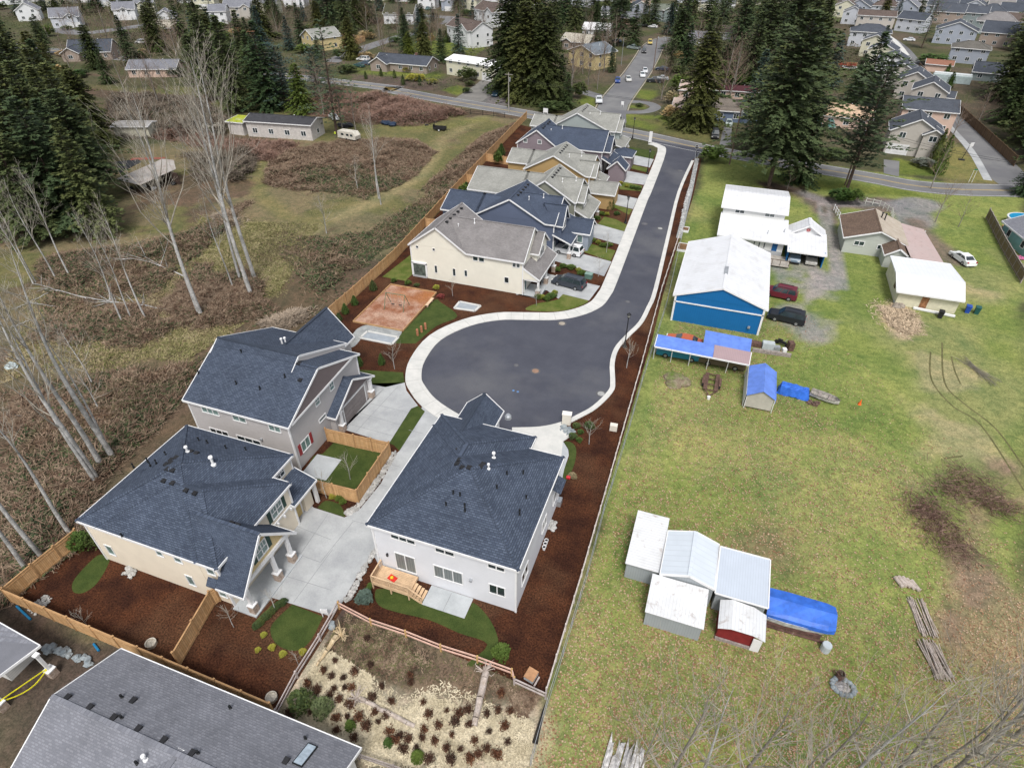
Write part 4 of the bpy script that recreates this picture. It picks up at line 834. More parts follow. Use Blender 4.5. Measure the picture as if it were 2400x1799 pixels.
h = rowhouse('navy_house', 'navy blue two storey house with dark blue roof, second in the row', W_NAVYW, R_NAVY2, -37.6, -26.2, 89.0, 97.8, -31.9, 8.5, -24.4, 89.0, 97.6, 8.2,
 wing=(-43.9, -36, 88.98, 97.0, 5.36, 7.1, 93.2), front=(-23.4, 89.8, 93.2, 5.3, 7.6), porch=(-24.4, -21.2, 88.2, 97.6, 4.0, 2.7), wall2=siding('batten_bluegrey', (.42, .46, .52), .4, True, .85))
m = MB(); m.box(-21.6, 92.4, 0, -19.4, 96.4, 3.2); h.part('garage_wing', m, siding('siding_bluegrey', (.30, .34, .40), .2))
h.gx(-24.2, -19.4, 92.4, 96.4, 3.2, 4.6, o=.35); h.win('S', 92.4, -21.2, -20.4, 1.4, 2.6, 1, GLASSG); h.done()
W_OLIVE = siding('siding_olive_grey', (.23, .235, .19), .2, con=.85)
h = rowhouse('olive_house', 'olive grey two storey house with long light grey roof, third in the row', W_OLIVE, R_LGREY, -33.5, -24.0, 99.2, 107.8, -29.1, 8.4, -23.6, 99.2, 107.6, 7.9,
 wing=(-43.3, -29, 99.1, 107.9, 5.36, 7.7, 104.2), front=(-22.6, 100.4, 104.4, 5.3, 7.2), porch=(-23.6, -20.8, 98.9, 107.4, 4.1, 2.7), wins=(('S', 99.0, -42.4, -41.2, 3.5, 4.5, 2, GLASS),)); h.done()
W_OCHRE = siding('siding_ochre', (.40, .27, .12), .2, con=.85)
h = rowhouse('ochre_house', 'ochre brown two storey house with light grey roof, fourth in the row', W_OCHRE, R_LGREY, -37.2, -25.4, 112.5, 121.2, -31.5, 8.4, -24.4, 112.5, 121.0, 7.9,
 wing=(-41.8, -36.5, 115.6, 121.6, 5.36, 6.9, 119), front=(-23.6, 113.4, 117.0, 5.3, 7.2), porch=(-24.4, -22.2, 117.5, 121.2, 3.6, 2.7))
h.gx(-24.6, -19.2, 111.0, 116.2, 3.0, 4.3, o=.35); h.done()
W_MAUVE = siding('siding_mauve', (.23, .19, .21), .2, con=.85)
h = rowhouse('mauve_house', 'mauve two storey house with dark blue roof and tiny gable windows, fifth in the row', W_MAUVE, R_NAVY2, -44.0, -35.4, 127.8, 136.6, -39.7, 8.3, -25.4, 127.8, 136.4, 8.3,
 front=(-24.2, 129, 133.6, 5.3, 7.5), porch=(-25.4, -22.6, 127.4, 134.5, 4.2, 2.8))
for u in (-42.6, -39.4): h.win('S', 127.8, u, u + .75, 5.6, 6.3, 1, CURT)
h.gy(-23.4, -20.0, 125.8, 129, 2.9, 4.4, o=.3); h.hip(-24.4, -20.2, 134.2, 138.6, 2.9, .5); h.done()
W_SAGE = siding('siding_sage', (.32, .36, .35), .2, con=.88)
h = rowhouse('sage_house', 'sage green two storey house with light grey roof at the junction end of the row', W_SAGE, R_LGREY, -40.4, -27.6, 143.0, 151.6, -34.9, 8.5, -26.0, 143.0, 151.4, 8.0,
 wing=(-45.8, -39, 142.9, 149.8, 5.0, 6.6, 146.4), front=(-25.0, 144.2, 148, 5.3, 7.2), porch=(-26.0, -23.0, 140.2, 148.0, 3.6, 2.7), wins=(('S', 142.0, -44.6, -43.6, 3.2, 4.2, 1, GLASS),)); h.done()
# ------------------------------------------------------------------ grey roofs at the lower left corner
W_PALE = siding('siding_pale', (.6, .6, .58), .2)
h = House('grey_roof_house', 'house seen as a broad mid grey shingle roof with skylight in the bottom left corner', (-25, 6, 0), W_PALE, R_GREY, over=.4)
h.gx(-33.6, -14.9, 3.8, 11.6, 3.2, 5.0, ym=7.5, o=.45, ox=.5)
h.w.box(-30, -2, 0, -18, 3.9, 3.1); h.gy(-29.5, -18.5, -3, 7.4, 3.2, 4.9, walls=False)
def onC(y): return 5.12 - abs(y - 7.5) * (1.8 / (4.1 if y > 7.5 else 3.7))
for x, y in ((625, 1090), (815, 1175), (1020, 1262), (1230, 1358), (1448, 1455), (1690, 1568), (1155, 1078)):
 q = Q(0, 3, x, y, 4.3); m = MB(); m.obox(q[0], q[1], onC(q[1]) - .05, .34, .42, .16); m.build('roof_vent', BLKPL, h.t)
for x, y in ((1065, 1058), (1965, 1097), (1090, 1265), (1205, 1640), (1745, 1570)):
 q = Q(0, 3, x, y, 4.2); h.pipes([(q[0], q[1], onC(q[1]))], DKMET, .2, .05)
q = Q(1, 3, 420, 1385, 3.8); h.pipes([(q[0], q[1], onC(q[1]))], DKMET, .2, .05)
q = Q(0, 3, 1265, 1590, 4.6); h.pipes([(q[0], q[1], onC(q[1]))], WHITE, .4, .08)
q = Q(1, 3, 435, 1560, 3.6); zz = onC(q[1]); sl = -1.8 / 4.1
m = MB(); P0 = [(q[0] - .35, q[1] - .75), (q[0] + .35, q[1] - .75), (q[0] + .35, q[1] + .75), (q[0] - .35, q[1] + .75)]
m.slab([(x, y, zz + sl * (y - q[1]) + .12) for x, y in P0], .2); sk = m.build('skylight', DKMET, h.t)
m = MB(); m.slab([(q[0] + (x - q[0]) * .82, q[1] + (y - q[1]) * .9, zz + sl * (y - q[1]) * .9 + .14) for x, y in P0], .02); m.build('pane', plain('sky_glass', (.35, .42, .48), .1, spec=.8, var=.3), sk)
q = Q(1, 3, 280, 1630, 3.6); m = MB(); m.obox(q[0], q[1], onC(q[1]) - .05, .34, .42, .16); m.build('roof_vent', BLKPL, h.t)
h.done()
h = House('porch_roof_house', 'corner of a grey shingle porch roof on white posts cut by the left picture edge', (-44, 8, 0), W_PALE, R_GREY, over=.3)
h.lean([(-50, 7.6, 3.0), (-40.6, 7.6, 3.0), (-39.9, 10.3, 3.0), (-50, 10.9, 3.6)], .15)
h.w.box(-50, 8.3, 0, -42.2, 10.2, 2.7)
for q in ((-39.7, 9.7), (-40.9, 6.7)): h.column(q[0], q[1], 2.9, .75, .22)
h.done()
t = thing('barrier_tape', 'yellow barrier tape strung between the porch posts at the left edge', 'tape', (-40, 8, 0)); m = MB()
a = Vector((-39.7, 9.7, 1.0)); b = Vector((-40.9, 6.7, .9))
for k in range(2):
 pv = None
 for i in range(9): f = i / 8; p = a.lerp(b, f) + Vector((.25 * k * math.sin(f * 3.14), 0, -.5 * k * math.sin(f * 3.14))); m.beam(pv, p, .03, .09) if pv is not None else None; pv = p
m.build('tape', plain('tape_yellow', (.75, .68, .02), .5), t)
# ------------------------------------------------------------------ blue barn and white metal roofs
MW = ribbed('white_metal_roof', (.66, .67, .69), 1, .6, con=.86, rust=.01); MWX = ribbed('white_metal_roof_x', (.66, .67, .69), 0, .6, con=.86, rust=.01)
BLUE = siding('blue_steel_wall', (.01, .125, .33), .3, True, .85, .5)
h = House('blue_barn', 'large blue metal barn with white gable roof beside the boundary fence', (2.6, 84, 0), BLUE, MW, over=.35)
h.gy(-3.2, 8.3, 75.3, 92.6, 4.0, 6.0, xm=2.6, o=.35, oy=.15)
m = MB(); m.beam((-3.2, 75.24, 3.05), (8.3, 75.24, 3.05), .08, .16); m.box(-3.3, 75.2, 0, -3.05, 75.3, 4); m.box(8.1, 75.2, 0, 8.35, 75.3, 4); h.part('trim_band', m, WHITE)
m = MB(); m.obox(2.6, 80.5, 6.05, .5, 2.2, .14); h.part('ridge_vent', m, STEEL)
m = MB(); m.obox(6.9, 75.1, .9, .3, .2, .3); h.part('meter_box', m, STEEL); h.done()
h = House('white_roof_house', 'white two level house with white metal roofs behind the blue barn', (5.7, 103, 0), siding('siding_white2', (.68, .68, .66), .2), MWX, over=.35)
h.gx(.6, 10.5, 106.0, 116.3, 5.3, 6.3, ym=111.0, o=.4)
h.walls(.9, 11.0, 100.6, 106.1, 2.7); h.lean([(.5, 99.9, 2.75), (11.4, 99.9, 2.75), (11.2, 106.4, 4.15), (.4, 106.4, 4.15)])
S = 106.0
h.win('S', S, 2.6, 4.0, 4.5, 5.0, 2, GLASS); h.win('S', S, 7.4, 8.8, 4.5, 5.0, 2, CURT)
m = MB(); m.box(9.3, 100.52, .3, 10.1, 100.62, 2.4); h.part('blue_door', m, plain('door_blue', (.01, .09, .25), .5))
for u in (6.4, 7.2, 8.0): h.win('S', 100.6, u, u + .18, 1.3, 2.2, 1, GLASS, frame=.04)
m = MB(); m.box(5.5, 100.5, .1, 11.0, 100.6, 1.0); h.part('lower_cladding', m, plain('grey_cladding', (.38, .39, .40), .8))
h.pipes([(8.2, 102, 3.3), (10.7, 103, 3.5)], STEEL, .3, .05); h.done()
t = thing('wooden_deck', 'weathered wooden deck with rail between the barn and the carport', 'deck', (10, 98, 0)); m = MB(); m.box(8.2, 96.6, .3, 12.2, 100.3, .42); m.build('platform', plain('grey_planks', (.36, .33, .29), .9, var=.2), t)
m = MB()
for x in (8.4, 9.6, 10.8, 12.1): m.beam((x, 96.7, .4), (x, 96.7, 1.35), .08, .08)
m.beam((8.3, 96.7, 1.35), (12.2, 96.7, 1.35), .08, .08); m.beam((12.1, 96.7, 1.35), (12.1, 100, 1.35), .08, .08); m.build('railing', plain('rail_brown', (.10, .07, .05), .8), t)
h = House('white_carport', 'white two bay carport with blue side walls and a red mark on its gable', (14.4, 102, 0), BLUE, MWX, over=.3)
h.w.box(11.7, 98.9, 0, 11.85, 105, 2.5); h.w.box(17.0, 98.9, 0, 17.15, 105, 2.5); h.w.box(11.8, 104.9, 0, 17.1, 105.1, 2.6)
h.lean([(11.5, 98.2, 2.4), (17.3, 98.2, 2.4), (17.3, 105.0, 3.1), (11.5, 105.0, 3.1)])
h.gy(11.8, 17.0, 104.4, 107.2, 2.9, 4.5, walls=False, o=.3)
m = MB(); m.add([(11.8, 104.5, 2.95), (17.0, 104.5, 2.95), (14.4, 104.5, 4.45)], [(0, 1, 2)]); h.part('gable_wall', m, WHITE)
m = MB()
for k in range(8): a = k * math.pi / 4; m.beam((14.4 + .1 * math.cos(a), 104.42, 3.7 + .1 * math.sin(a)), (14.4 + .32 * math.cos(a), 104.42, 3.7 + .32 * math.sin(a)), .05, .09)
h.part('gable_mark', m, plain('mark_red', (.5, .04, .04), .6)); m = MB(); m.box(11.75, 98.4, 2.25, 17.1, 98.6, 2.4); h.part('beam', m, WHITE); h.done()
h = House('canvas_shelter', 'pale canvas shelter behind the white carport', (14.8, 110, 0), WHITE, plain('pale_canvas', (.62, .63, .62), .8), over=.1); h.gy(13.6, 16.4, 107.6, 110.6, 2.1, 3.3); h.done()
h = House('pale_green_house', 'pale grey green bungalow with a brown and beige gable roof and long metal lean-to', (25.5, 110, 0), siding('siding_pale_green', (.45, .47, .43), .26, con=.85), shingle('brown_roof', (.165, .115, .085), (.10, .07, .055), con=.7), over=.4)
h.gy(20.5, 29.2, 106.3, 115.4, 2.7, 4.3, xm=25.2, o=.45)
m = MB(); m.slab([(25.25, 105.8, 4.50), (29.75, 105.8, 2.64), (29.75, 115.9, 2.64), (25.25, 115.9, 4.50)], .08); h.part('beige_roof_side', m, mottle('beige_shingle', (.36, .31, .25), (.42, .37, .31), .8, 12, fv=.2))
h.gy(26.2, 29.4, 102.6, 106.2, 2.2, 3.3, o=.3)
h.win('S', 106.3, 22.0, 23.4, 1.55, 2.2, 2, GLASS); h.win('S', 106.3, 25.5, 26.1 + .3, 1.35, 2.0, 2, GLASS)
m = MB(); m.slab([(29.3, 101.3, 2.75), (34.4, 101.3, 2.0), (33.5, 115.6, 2.0), (28.9, 115.6, 2.75)], .08)
for k in range(14): pass
h.part('metal_lean_to', m, ribbed('rusty_pink_metal', (.47, .36, .34), 1, .5, rust=1.2)); m = MB()
for y in (103, 107, 111, 115): m.obox(33.7, y, 0, .12, .12, 2.0)
h.part('lean_to_posts', m, WHITE)
for q in (Q(3, 1, 975, 235, 4), Q(3, 1, 1005, 245, 4)): h.pipes([q], DKMET, 1.0, .1)
h.done()
h = House('cream_outbuilding', 'cream outbuilding with white metal roof and a rusty brown door', (30.5, 95, 0), plain('cream_wall', (.60, .57, .42), .85, var=.1), ribbed('white_metal_roof_b', (.70, .72, .76), 0, .6, con=.9), over=.3)
h.walls(26.6, 34.2, 90.2, 100.3, 2.3)
h.lean([(26.0, 89.6, 2.4), (34.5, 89.6, 2.4), (34.9, 93.6, 3.35), (26.1, 93.6, 3.35)]); h.lean([(26.1, 93.6, 3.36), (34.9, 93.6, 3.36), (34.6, 101.0, 2.7), (26.4, 101.0, 2.7)])
m = MB(); m.add([(26.58, 90.2, 2.2), (26.58, 100.3, 2.2), (26.58, 100.3, 2.7), (26.58, 93.6, 3.25)], [(0, 1, 2, 3)]); m.add([(34.22, 90.2, 2.2), (34.22, 100.3, 2.2), (34.22, 100.3, 2.7), (34.22, 93.6, 3.25)], [(3, 2, 1, 0)]); h.part('gable_wall', m, plain('cream_wall', (.6, .57, .42)))
m = MB(); m.box(29.6, 90.12, .1, 30.5, 90.22, 2.1); h.part('door', m, plain('rusty_door', (.28, .13, .06), .9, var=.4, sc=5)); m = MB(); m.box(26.5, 93, 1.2, 26.6, 93.8, 1.9); h.part('window', m, plain('dark_red_window', (.07, .02, .02), .3)); h.done()
# ------------------------------------------------------------------ tin sheds lower right
TIN = ribbed('tin_white', (.66, .67, .68), 0, .26, rust=1.0, con=.82); TINY = ribbed('tin_white_rows', (.64, .65, .66), 1, .26, rust=.8, con=.8); TINB = ribbed('tin_blue_white', (.56, .61, .66), 1, .55, con=.88); TING = ribbed('tin_grey_blue', (.48, .53, .60), 0, .2, con=.84)
TW = ribbed('tin_wall', (.33, .36, .38), 0, .2, con=.8, rough=.5)
def shed(name, label, x0, x1, y0, y1, zs, zn, mat, wall=None, o=.12):
 h = House(name, label, ((x0 + x1) / 2, (y0 + y1) / 2, 0), wall or TW, mat, over=o, cat='shed'); e = h.walls(x0 + .1, x1 - .1, y0 + .25, y1 - .1, min(zs, zn) - .05)
 h.lean([(x0, y0, zs), (x1, y0, zs), (x1, y1, zn), (x0, y1, zn)], .06, trim=False); return h
shed('tin_shed', 'white tin shed, tallest and leftmost of the lower right shed cluster', -1.35, 1.45, 32.0, 37.7, 2.2, 2.55, TINY).done()
h = House('tin_shed', 'pale blue tin shed with low ridged roof in the middle of the cluster', (3.7, 34, 0), TW, TINB, over=.05, cat='shed'); h.gy(1.55, 5.75, 31.7, 36.2, 2.5, 3.3, xm=3.72, o=.05); h.done()
shed('tin_shed', 'rust spotted white tin shed with grey front wall facing the bottom of the picture', .95, 5.4, 28.2, 31.6, 2.1, 2.45, TIN).done()
h = shed('tin_shed', 'square grey blue ribbed metal roof shed with white edge trim', 5.9, 9.85, 31.4, 35.85, 2.5, 2.8, TING)
m = MB()
for a, b in (((5.9, 31.38, 2.5), (9.85, 31.38, 2.5)), ((5.9, 35.87, 2.8), (9.85, 35.87, 2.8)), ((5.88, 31.4, 2.5), (5.88, 35.85, 2.8)), ((9.87, 31.4, 2.5), (9.87, 35.85, 2.8))): m.beam(a, b, .09, .12)
h.part('edge_trim', m, WHITE); h.done()
h = House('tin_shed', 'small red fronted shed under a stained white tin roof, lowest of the cluster', (8.2, 30, 0), plain('barn_red', (.20, .02, .02), .8, var=.2), TIN, over=.05, cat='shed')
h.walls(6.55, 9.2, 29.2, 31.2, 1.8); h.lean([(6.4, 28.75, 2.0), (7.3, 28.75, 2.35), (7.25, 31.3, 2.45), (6.4, 31.3, 2.0)], .05, False); h.lean([(7.3, 28.75, 2.36), (8.9, 28.85, 2.2), (8.9, 31.3, 2.25), (7.25, 31.3, 2.46)], .05, False); h.lean([(8.9, 28.85, 2.21), (9.9, 28.95, 1.7), (9.95, 31.3, 1.7), (8.9, 31.3, 2.26)], .05, False)
m = MB(); m.box(9.1, 29.0, 0, 9.75, 29.12, 1.5); h.part('white_panel', m, WHITE); m = MB(); m.box(6.5, 29.0, 0, 9.1, 29.15, .3); h.part('footing_board', m, OLDW); h.done()
BT = plain('blue_tarp', (.035, .14, .58), .45, var=.22, sc=1.2); BT2 = plain('blue_tarp_faded', (.12, .22, .62), .5, var=.15, sc=1.0)
t = thing('covered_boat', 'old boat under a bright blue tarpaulin next to the tin sheds', 'boat', (12.2, 32.5, 0)); m = MB()
rs = [(9.95, 1.0), (11.5, 1.02), (13, 1.0), (14.4, .97), (14.95, .82)]; prev = None; vs = []; fs = []
prof = [(-1.3, 1.25), (-1.28, 1.7), (-1.0, 1.95), (0, 2.35), (1.0, 2.1), (1.2, 1.85), (1.22, 1.3)]
for x, k in rs:
 for (yy, zz) in prof: vs.append((x, 32.75 + yy * k + rnd.uniform(-.03, .03), .5 + (zz - .5) * (.96 if k > .8 else .8) + rnd.uniform(-.05, .05)))
n = len(prof)
for i in range(len(rs) - 1):
 for j in range(n - 1): fs.append((i * n + j, (i + 1) * n + j, (i + 1) * n + j + 1, i * n + j + 1))
fs.append(tuple(range((len(rs) - 1) * n, len(rs) * n))); m.add(vs, fs); m.build('tarpaulin', BT, t)
m = MB(); P = [(-1.05, .55), (-1.2, .9), (-1.27, 1.35), (1.1, 1.35), (.9, .7), (.4, .35), (-.5, .3)]; vs = []; fs = []; n = len(P)
for x, k in ((10.1, 1), (11.5, 1.05), (13, 1.0), (14.3, .85), (15.0, .3)):
 for yy, zz in P: vs.append((x, 32.7 + yy * k, zz + (1 - k) * .25))
for i in range(4):
 for j in range(n): fs.append((i * n + j, (i + 1) * n + j, (i + 1) * n + (j + 1) % n, i * n + (j + 1) % n))
fs += [tuple(range(n))[::-1], tuple(range(4 * n, 5 * n))]; m.add(vs, fs); m.build('hull', plain('boat_white', (.55, .56, .53), .6, var=.3, sc=2), t)
m = MB(); m.box(10.2, 31.55, .25, 14.2, 31.7, .7); m.box(10.2, 31.4, .1, 14.5, 31.55, .2); m.build('cradle', plain('rusty_brown', (.13, .07, .06), .9, var=.4, sc=3), t)
mb = MB(); mb.lathe(14.6, 30.95, [(.36, .02), (.36, .75), (.33, .8)], 14); mb.build('drum', plain('pale_drum', (.45, .50, .52), .5), label='pale round drum beside the stern of the tarpaulin covered boat', cat='drum')
# ------------------------------------------------------------------ carports with blue covers
h = thing('open_carport', 'long open carport with a blue and pink cover on white posts', 'carport', (1.5, 65.7, 0))
m = MB(); m.slab([(-4.1, 64.5, 2.35), (2.9, 64.4, 2.35), (2.85, 66.85, 2.65), (-4.1, 66.9, 2.65)], .05); m.build('blue_cover', BT2, h)
m = MB(); m.slab([(2.92, 64.4, 2.35), (7.1, 64.3, 2.35), (7.2, 66.7, 2.65), (2.87, 66.85, 2.65)], .05); m.build('pink_cover', ribbed('mauve_sheet', (.36, .26, .27), 0, .2), h)
for x in (-4.05, -1.9, .3, 2.5, 4.8, 7.05):
 for y, zz in ((64.55, 2.3), (66.7, 2.6)): m = MB(); m.tube((x, y + (.6 if y < 65 else 0), 0), (x, y, zz), .05, .05, 6); m.build('post', WHITE, h)
m = MB(); m.beam((-4.1, 64.45, 2.3), (7.1, 64.3, 2.3), .08, .18); m.beam((7.12, 64.3, 2.3), (7.22, 66.7, 2.6), .08, .1); m.beam((-4.12, 64.5, 2.3), (-4.12, 66.9, 2.6), .08, .1); m.build('rail', WHITE, h)
h = thing('open_carport', 'short blue covered carport just behind the long one', 'carport', (4.4, 69, 0))
m = MB(); m.slab([(1.55, 67.7, 2.1), (7.15, 67.6, 2.1), (7.2, 70.1, 2.4), (1.5, 70.3, 2.4)], .05); m.build('blue_cover', BT2, h)
for x in (1.6, 4.4, 7.1):
 for y, zz in ((67.75, 2.05), (70.1, 2.35)): m = MB(); m.tube((x, y, 0), (x, y, zz), .045, .045, 6); m.build('post', WHITE, h)
h = thing('tent_garage', 'tent garage with blue tarpaulin roof and grey canvas end on the lawn', 'tent garage', (8.8, 61.6, 0))
m = MB(); m.slab([(7.15, 58.8, 1.95), (8.75, 58.8, 2.9), (8.8, 64.5, 2.9), (7.2, 64.8, 1.95)], .04); m.slab([(8.76, 58.8, 2.91), (10.25, 58.9, 1.95), (10.3, 64.5, 1.95), (8.81, 64.5, 2.91)], .04)
m.box(10.24, 59, 1.4, 10.3, 64.5, 2.0); m.build('tarpaulin', BT2, h)
m = MB(); m.box(7.3, 59.05, .25, 10.1, 59.1, 2.0); m.add([(7.3, 59.04, 2.0), (10.1, 59.04, 2.0), (8.75, 59.04, 2.8)], [(0, 1, 2)]); m.build('canvas_end', plain('canvas_grey', (.42, .40, .35), .9), h)
m = MB(); m.slab([(7.12, 59.1, 1.95), (7.12, 64.7, 1.95), (7.05, 64.7, .1), (7.05, 59.1, .1)], .03, (-1, 0, 0)); m.build('canvas_side', plain('canvas_white', (.6, .6, .57), .8), h)
for x in (7.25, 10.2):
 for y in (59.0, 61.7, 64.5): m = MB(); m.tube((x, y, 0), (x, y, 1.98), .04, .04, 6); m.build('pole', WHITE, h)
t = thing('car_trailer', 'rusty flatbed car trailer parked on grass in front of the carport', 'trailer', (3.4, 62, 0)); RU = plain('rusty_steel', (.12, .07, .055), .9, var=.4, sc=4)
m = MB(); m.box(2.5, 60.5, .4, 2.95, 63.9, .47); m.box(3.75, 60.5, .4, 4.2, 63.9, .47)
for y in (60.6, 61.7, 62.8, 63.8): m.box(2.6, y - .06, .3, 4.1, y + .06, .4)
m.beam((2.7, 60.5, .38), (3.3, 59.4, .35), .1, .1); m.beam((4.0, 60.5, .38), (3.3, 59.4, .35), .1, .1); m.build('bed', RU, t)
for x in (2.38, 4.32):
 for y in (61.6, 62.5): m = MB(); m.tube((x - .1, y, .32), (x + .1, y, .32), .32, .32, 12); m.build('wheel', RUBBER, t)
for x in (2.38, 4.32): m = MB(); m.box(x - .13, 61.2, .66, x + .13, 62.9, .7); m.build('mudguard', RU, t)
mb = MB(); mb.lathe(3.3, 59.25, [(.17, 0), (.2, .38), (.19, .4)], 10); mb.build('bucket', WHITE, label='white bucket under the hitch of the car trailer', cat='bucket')
mb = MB(); mb.add([(19.65, 63.9, 0), (20.0, 63.9, 0), (20.0, 64.25, 0), (19.65, 64.25, 0), (19.83, 64.08, .6)], [(0, 1, 4), (1, 2, 4), (2, 3, 4), (3, 0, 4)]); mb.lathe(19.83, 64.08, [(.14, .03), (.03, .7)], 10); mb.build('traffic_cone', plain('cone_orange', (.8, .12, .02), .5), label='orange traffic cone standing on the open grass', cat='traffic cone')
t = thing('tarp_pile', 'bright blue crumpled tarpaulin over a stack beside the tent garage', 'tarpaulin', (12.4, 63.5, 0)); m = MB(); nx, ny = 12, 6; vs = []
for j in range(ny + 1):
 for i in range(nx + 1):
  u, v = i / nx, j / ny; x = 10.75 + 3.5 * u + .2 * v; y = 62.9 + 1.6 * v - .35 * u; e = min(v, 1 - v, u * 2, (1 - u) * 2) * 8; vs.append((x + rnd.uniform(-.05, .05), y + rnd.uniform(-.05, .05), min(1, e) * .95 + .1 + rnd.uniform(-.1, .08)))
m.add(vs, [(j * (nx + 1) + i, j * (nx + 1) + i + 1, (j + 1) * (nx + 1) + i + 1, (j + 1) * (nx + 1) + i) for j in range(ny) for i in range(nx)]); m.build('sheet', BT, t)
def skiff(x, y, rz, label, col, L=3.2, W=1.35):
 t = thing('small_boat', label, 'boat', (x, y, 0), rz); st = [(-.5, .85), (-.25, 1), (.1, 1), (.35, .75), (.5, .12)]
 for inner in (0, 1):
  m = MB(); vs = []; fs = []; P = [(-1, .62), (-.85, .25), (0, .08), (.85, .25), (1, .62)]; q = 0.0 if not inner else .06
  for s_, k in st:
   for a, b in P: vs.append((s_ * L, a * (W / 2 - q) * k, b + q))
  for i in range(4):
   for j in range(4): fs.append((i * 5 + j, (i + 1) * 5 + j, (i + 1) * 5 + j + 1, i * 5 + j + 1)[::-1 if inner else 1])
  fs.append((0, 1, 2, 3, 4)[::-1]); m.add(vs, fs); m.build('hull' if not inner else 'cockpit', col if not inner else plain('boat_inside', (.30, .28, .25), .8, var=.4, sc=4), t, local=True)
 for s_ in (-.2, .15): m = MB(); m.obox(s_ * L, 0, .45, .25, W * .9, .05); m.build('seat', OLDW, t, local=True)
skiff(16.0, 63.6, -.3, 'weathered open white boat full of scrap at the end of the blue tarpaulin', plain('dirty_white', (.5, .48, .45), .7, var=.3, sc=3))
mb = MB(); 
for k in range(9): mb.obox(14.6 + rnd.uniform(-.5, .6), 62.4 + rnd.uniform(-.3, .3), .02, rnd.uniform(.3, .9), rnd.uniform(.1, .4), rnd.uniform(.1, .4), rnd.uniform(0, 3))
mb.build('scrap_heap', plain('rusty_scrap', (.14, .09, .07), .9, var=.5, sc=5), label='heap of rusty scrap metal leaning by the weathered open boat', cat='scrap')
# ------------------------------------------------------------------ old house, sheds and far houses
HOUSES = []
def fh(name, label, x, y, w, d, rz, ze, zr, wall, roof, kind='x', gar=None, wins=True, hipp=.5, extra=None, chim=False, z0=0, glass=None, grp=None, cross=None):
 """simple but complete house in local axes: w along local x, d along local y, front is -y"""
 h = House(name, label, (0, 0, 0), wall, roof, over=.4, group=grp)
 X0, X1, Y0, Y1 = -w / 2, w / 2, -d / 2, d / 2
 if kind == 'x': h.gx(X0, X1, Y0, Y1, ze, zr)
 elif kind == 'y': h.gy(X0, X1, Y0, Y1, ze, zr)
 else: h.hip(X0, X1, Y0, Y1, ze, (zr - ze) / (min(w, d) / 2))
 if cross: cx, cw, cd = cross; h.gy(cx - cw / 2, cx + cw / 2, Y0 - cd, Y0 + 3, ze, ze + cw * .28)
 if wins:
  fl = [1.0] if ze < 4 else [1.0, 3.8]
  for zf in fl:
   k = max(2, int(w / 3.6))
   for i in range(k):
    u = X0 + w * (i + .5) / k
    if gar and zf < 2 and gar[0] - .3 < u < gar[1] + .3: continue
    if cross and abs(u - cross[0]) < cross[1] / 2 + .4: continue
    h.win('S', Y0, u - .6, u + .6, zf, zf + 1.1, 2, glass)
   for i in range(max(1, int(d / 4.5))):
    u = Y0 + d * (i + .5) / max(1, int(d / 4.5)); h.win('E', X1, u - .45, u + .45, zf, zf + 1.0, 1, glass); h.win('W', X0, u - .45, u + .45, zf, zf + 1.0, 1, glass)
 if cross: h.win('S', Y0 - cross[2], cross[0] - .7, cross[0] + .7, 1.0 if ze < 4 else 3.8, 2.1 if ze < 4 else 4.9, 2, glass)
 if gar: h.gdoor('S', Y0 - (0 if not cross or not (cross[0] - cross[1] / 2 < (gar[0] + gar[1]) / 2 < cross[0] + cross[1] / 2) else cross[2]), gar[0], gar[1], 2.2, plain('garage_white', (.7, .7, .7), .6))
 if chim: m = MB(); m.obox(w * .2, .3, ze, .8, .7, zr - ze + .8); h.part('chimney', m, plain('chimney_brick', (.16, .09, .07), .9, var=.3, sc=6))
 h.pipes([(w * .15, d * .12, zr - .5)], WHITE, .5, .07)
 if extra: extra(h)
 HOUSES.append((x, y, max(w, d) / 2 + 2)); h.done(); h.t.location = (x, y, z0); h.t.rotation_euler = (0, 0, rz); return h
wh = lambda k: siding('far_wall_%d' % k, [(.66, .67, .68), (.62, .60, .55), (.60, .58, .45), (.44, .41, .37), (.33, .36, .42), (.55, .45, .24), (.13, .17, .25), (.60, .44, .36), (.22, .26, .26), (.50, .52, .56), (.32, .26, .22)][k], .25, con=.9)
WG = (-2.6, 2.6)
def fpx(px, py, w, d, rz, ze, zr, wk, roof, kind, gar, label, cross=None, name='far_house', **k):
 p = G(px, py); a = R(rz); return fh(name, label, p[0] - math.sin(a) * d / 2, p[1] + math.cos(a) * d / 2, w, d, a, ze, zr, wh(wk) if isinstance(wk, int) else wk, roof, kind, gar, cross=cross, **k)
fh('rambler_house', 'long low tan rambler with slate roof behind the main road', -115, 213, 20.5, 9, R(-2), 2.7, 4.7, siding('far_tan', (.30, .245, .21), .2), R_SLATE, 'x', None, cross=(-7.5, 6.5, 2.2), chim=True)
fh('white_flat_roof_house', 'pale two level house under a very white low roof beside the rambler', -86, 211.5, 23, 9, R(-16), 4.6, 5.5, wh(2), plain('white_membrane', (.85, .85, .85), .6, var=.05), 'x', (4, 7.5), chim=True)
fh('yellow_house', 'pale yellow two storey house with blue grey roof left of the far street', -54.8, 241.7, 13, 11, R(-30), 5.0, 7.2, wh(5), shingle('bluegrey_roof', (.20, .23, .26), (.15, .175, .20)), 'y', None)
fpx(1078, 106, 20, 10, -35, 6.3, 9.0, 0, R_BROWN, 'x', None, 'tall white house with brown roofs and a rear balcony behind the dark spruce', cross=(5, 7, 1.5))
fpx(1135, 60, 18, 11, -35, 6.3, 9.2, 0, R_BROWN, 'x', None, 'white house with long brown roof directly behind the balcony house', cross=(6, 6, 1.5))
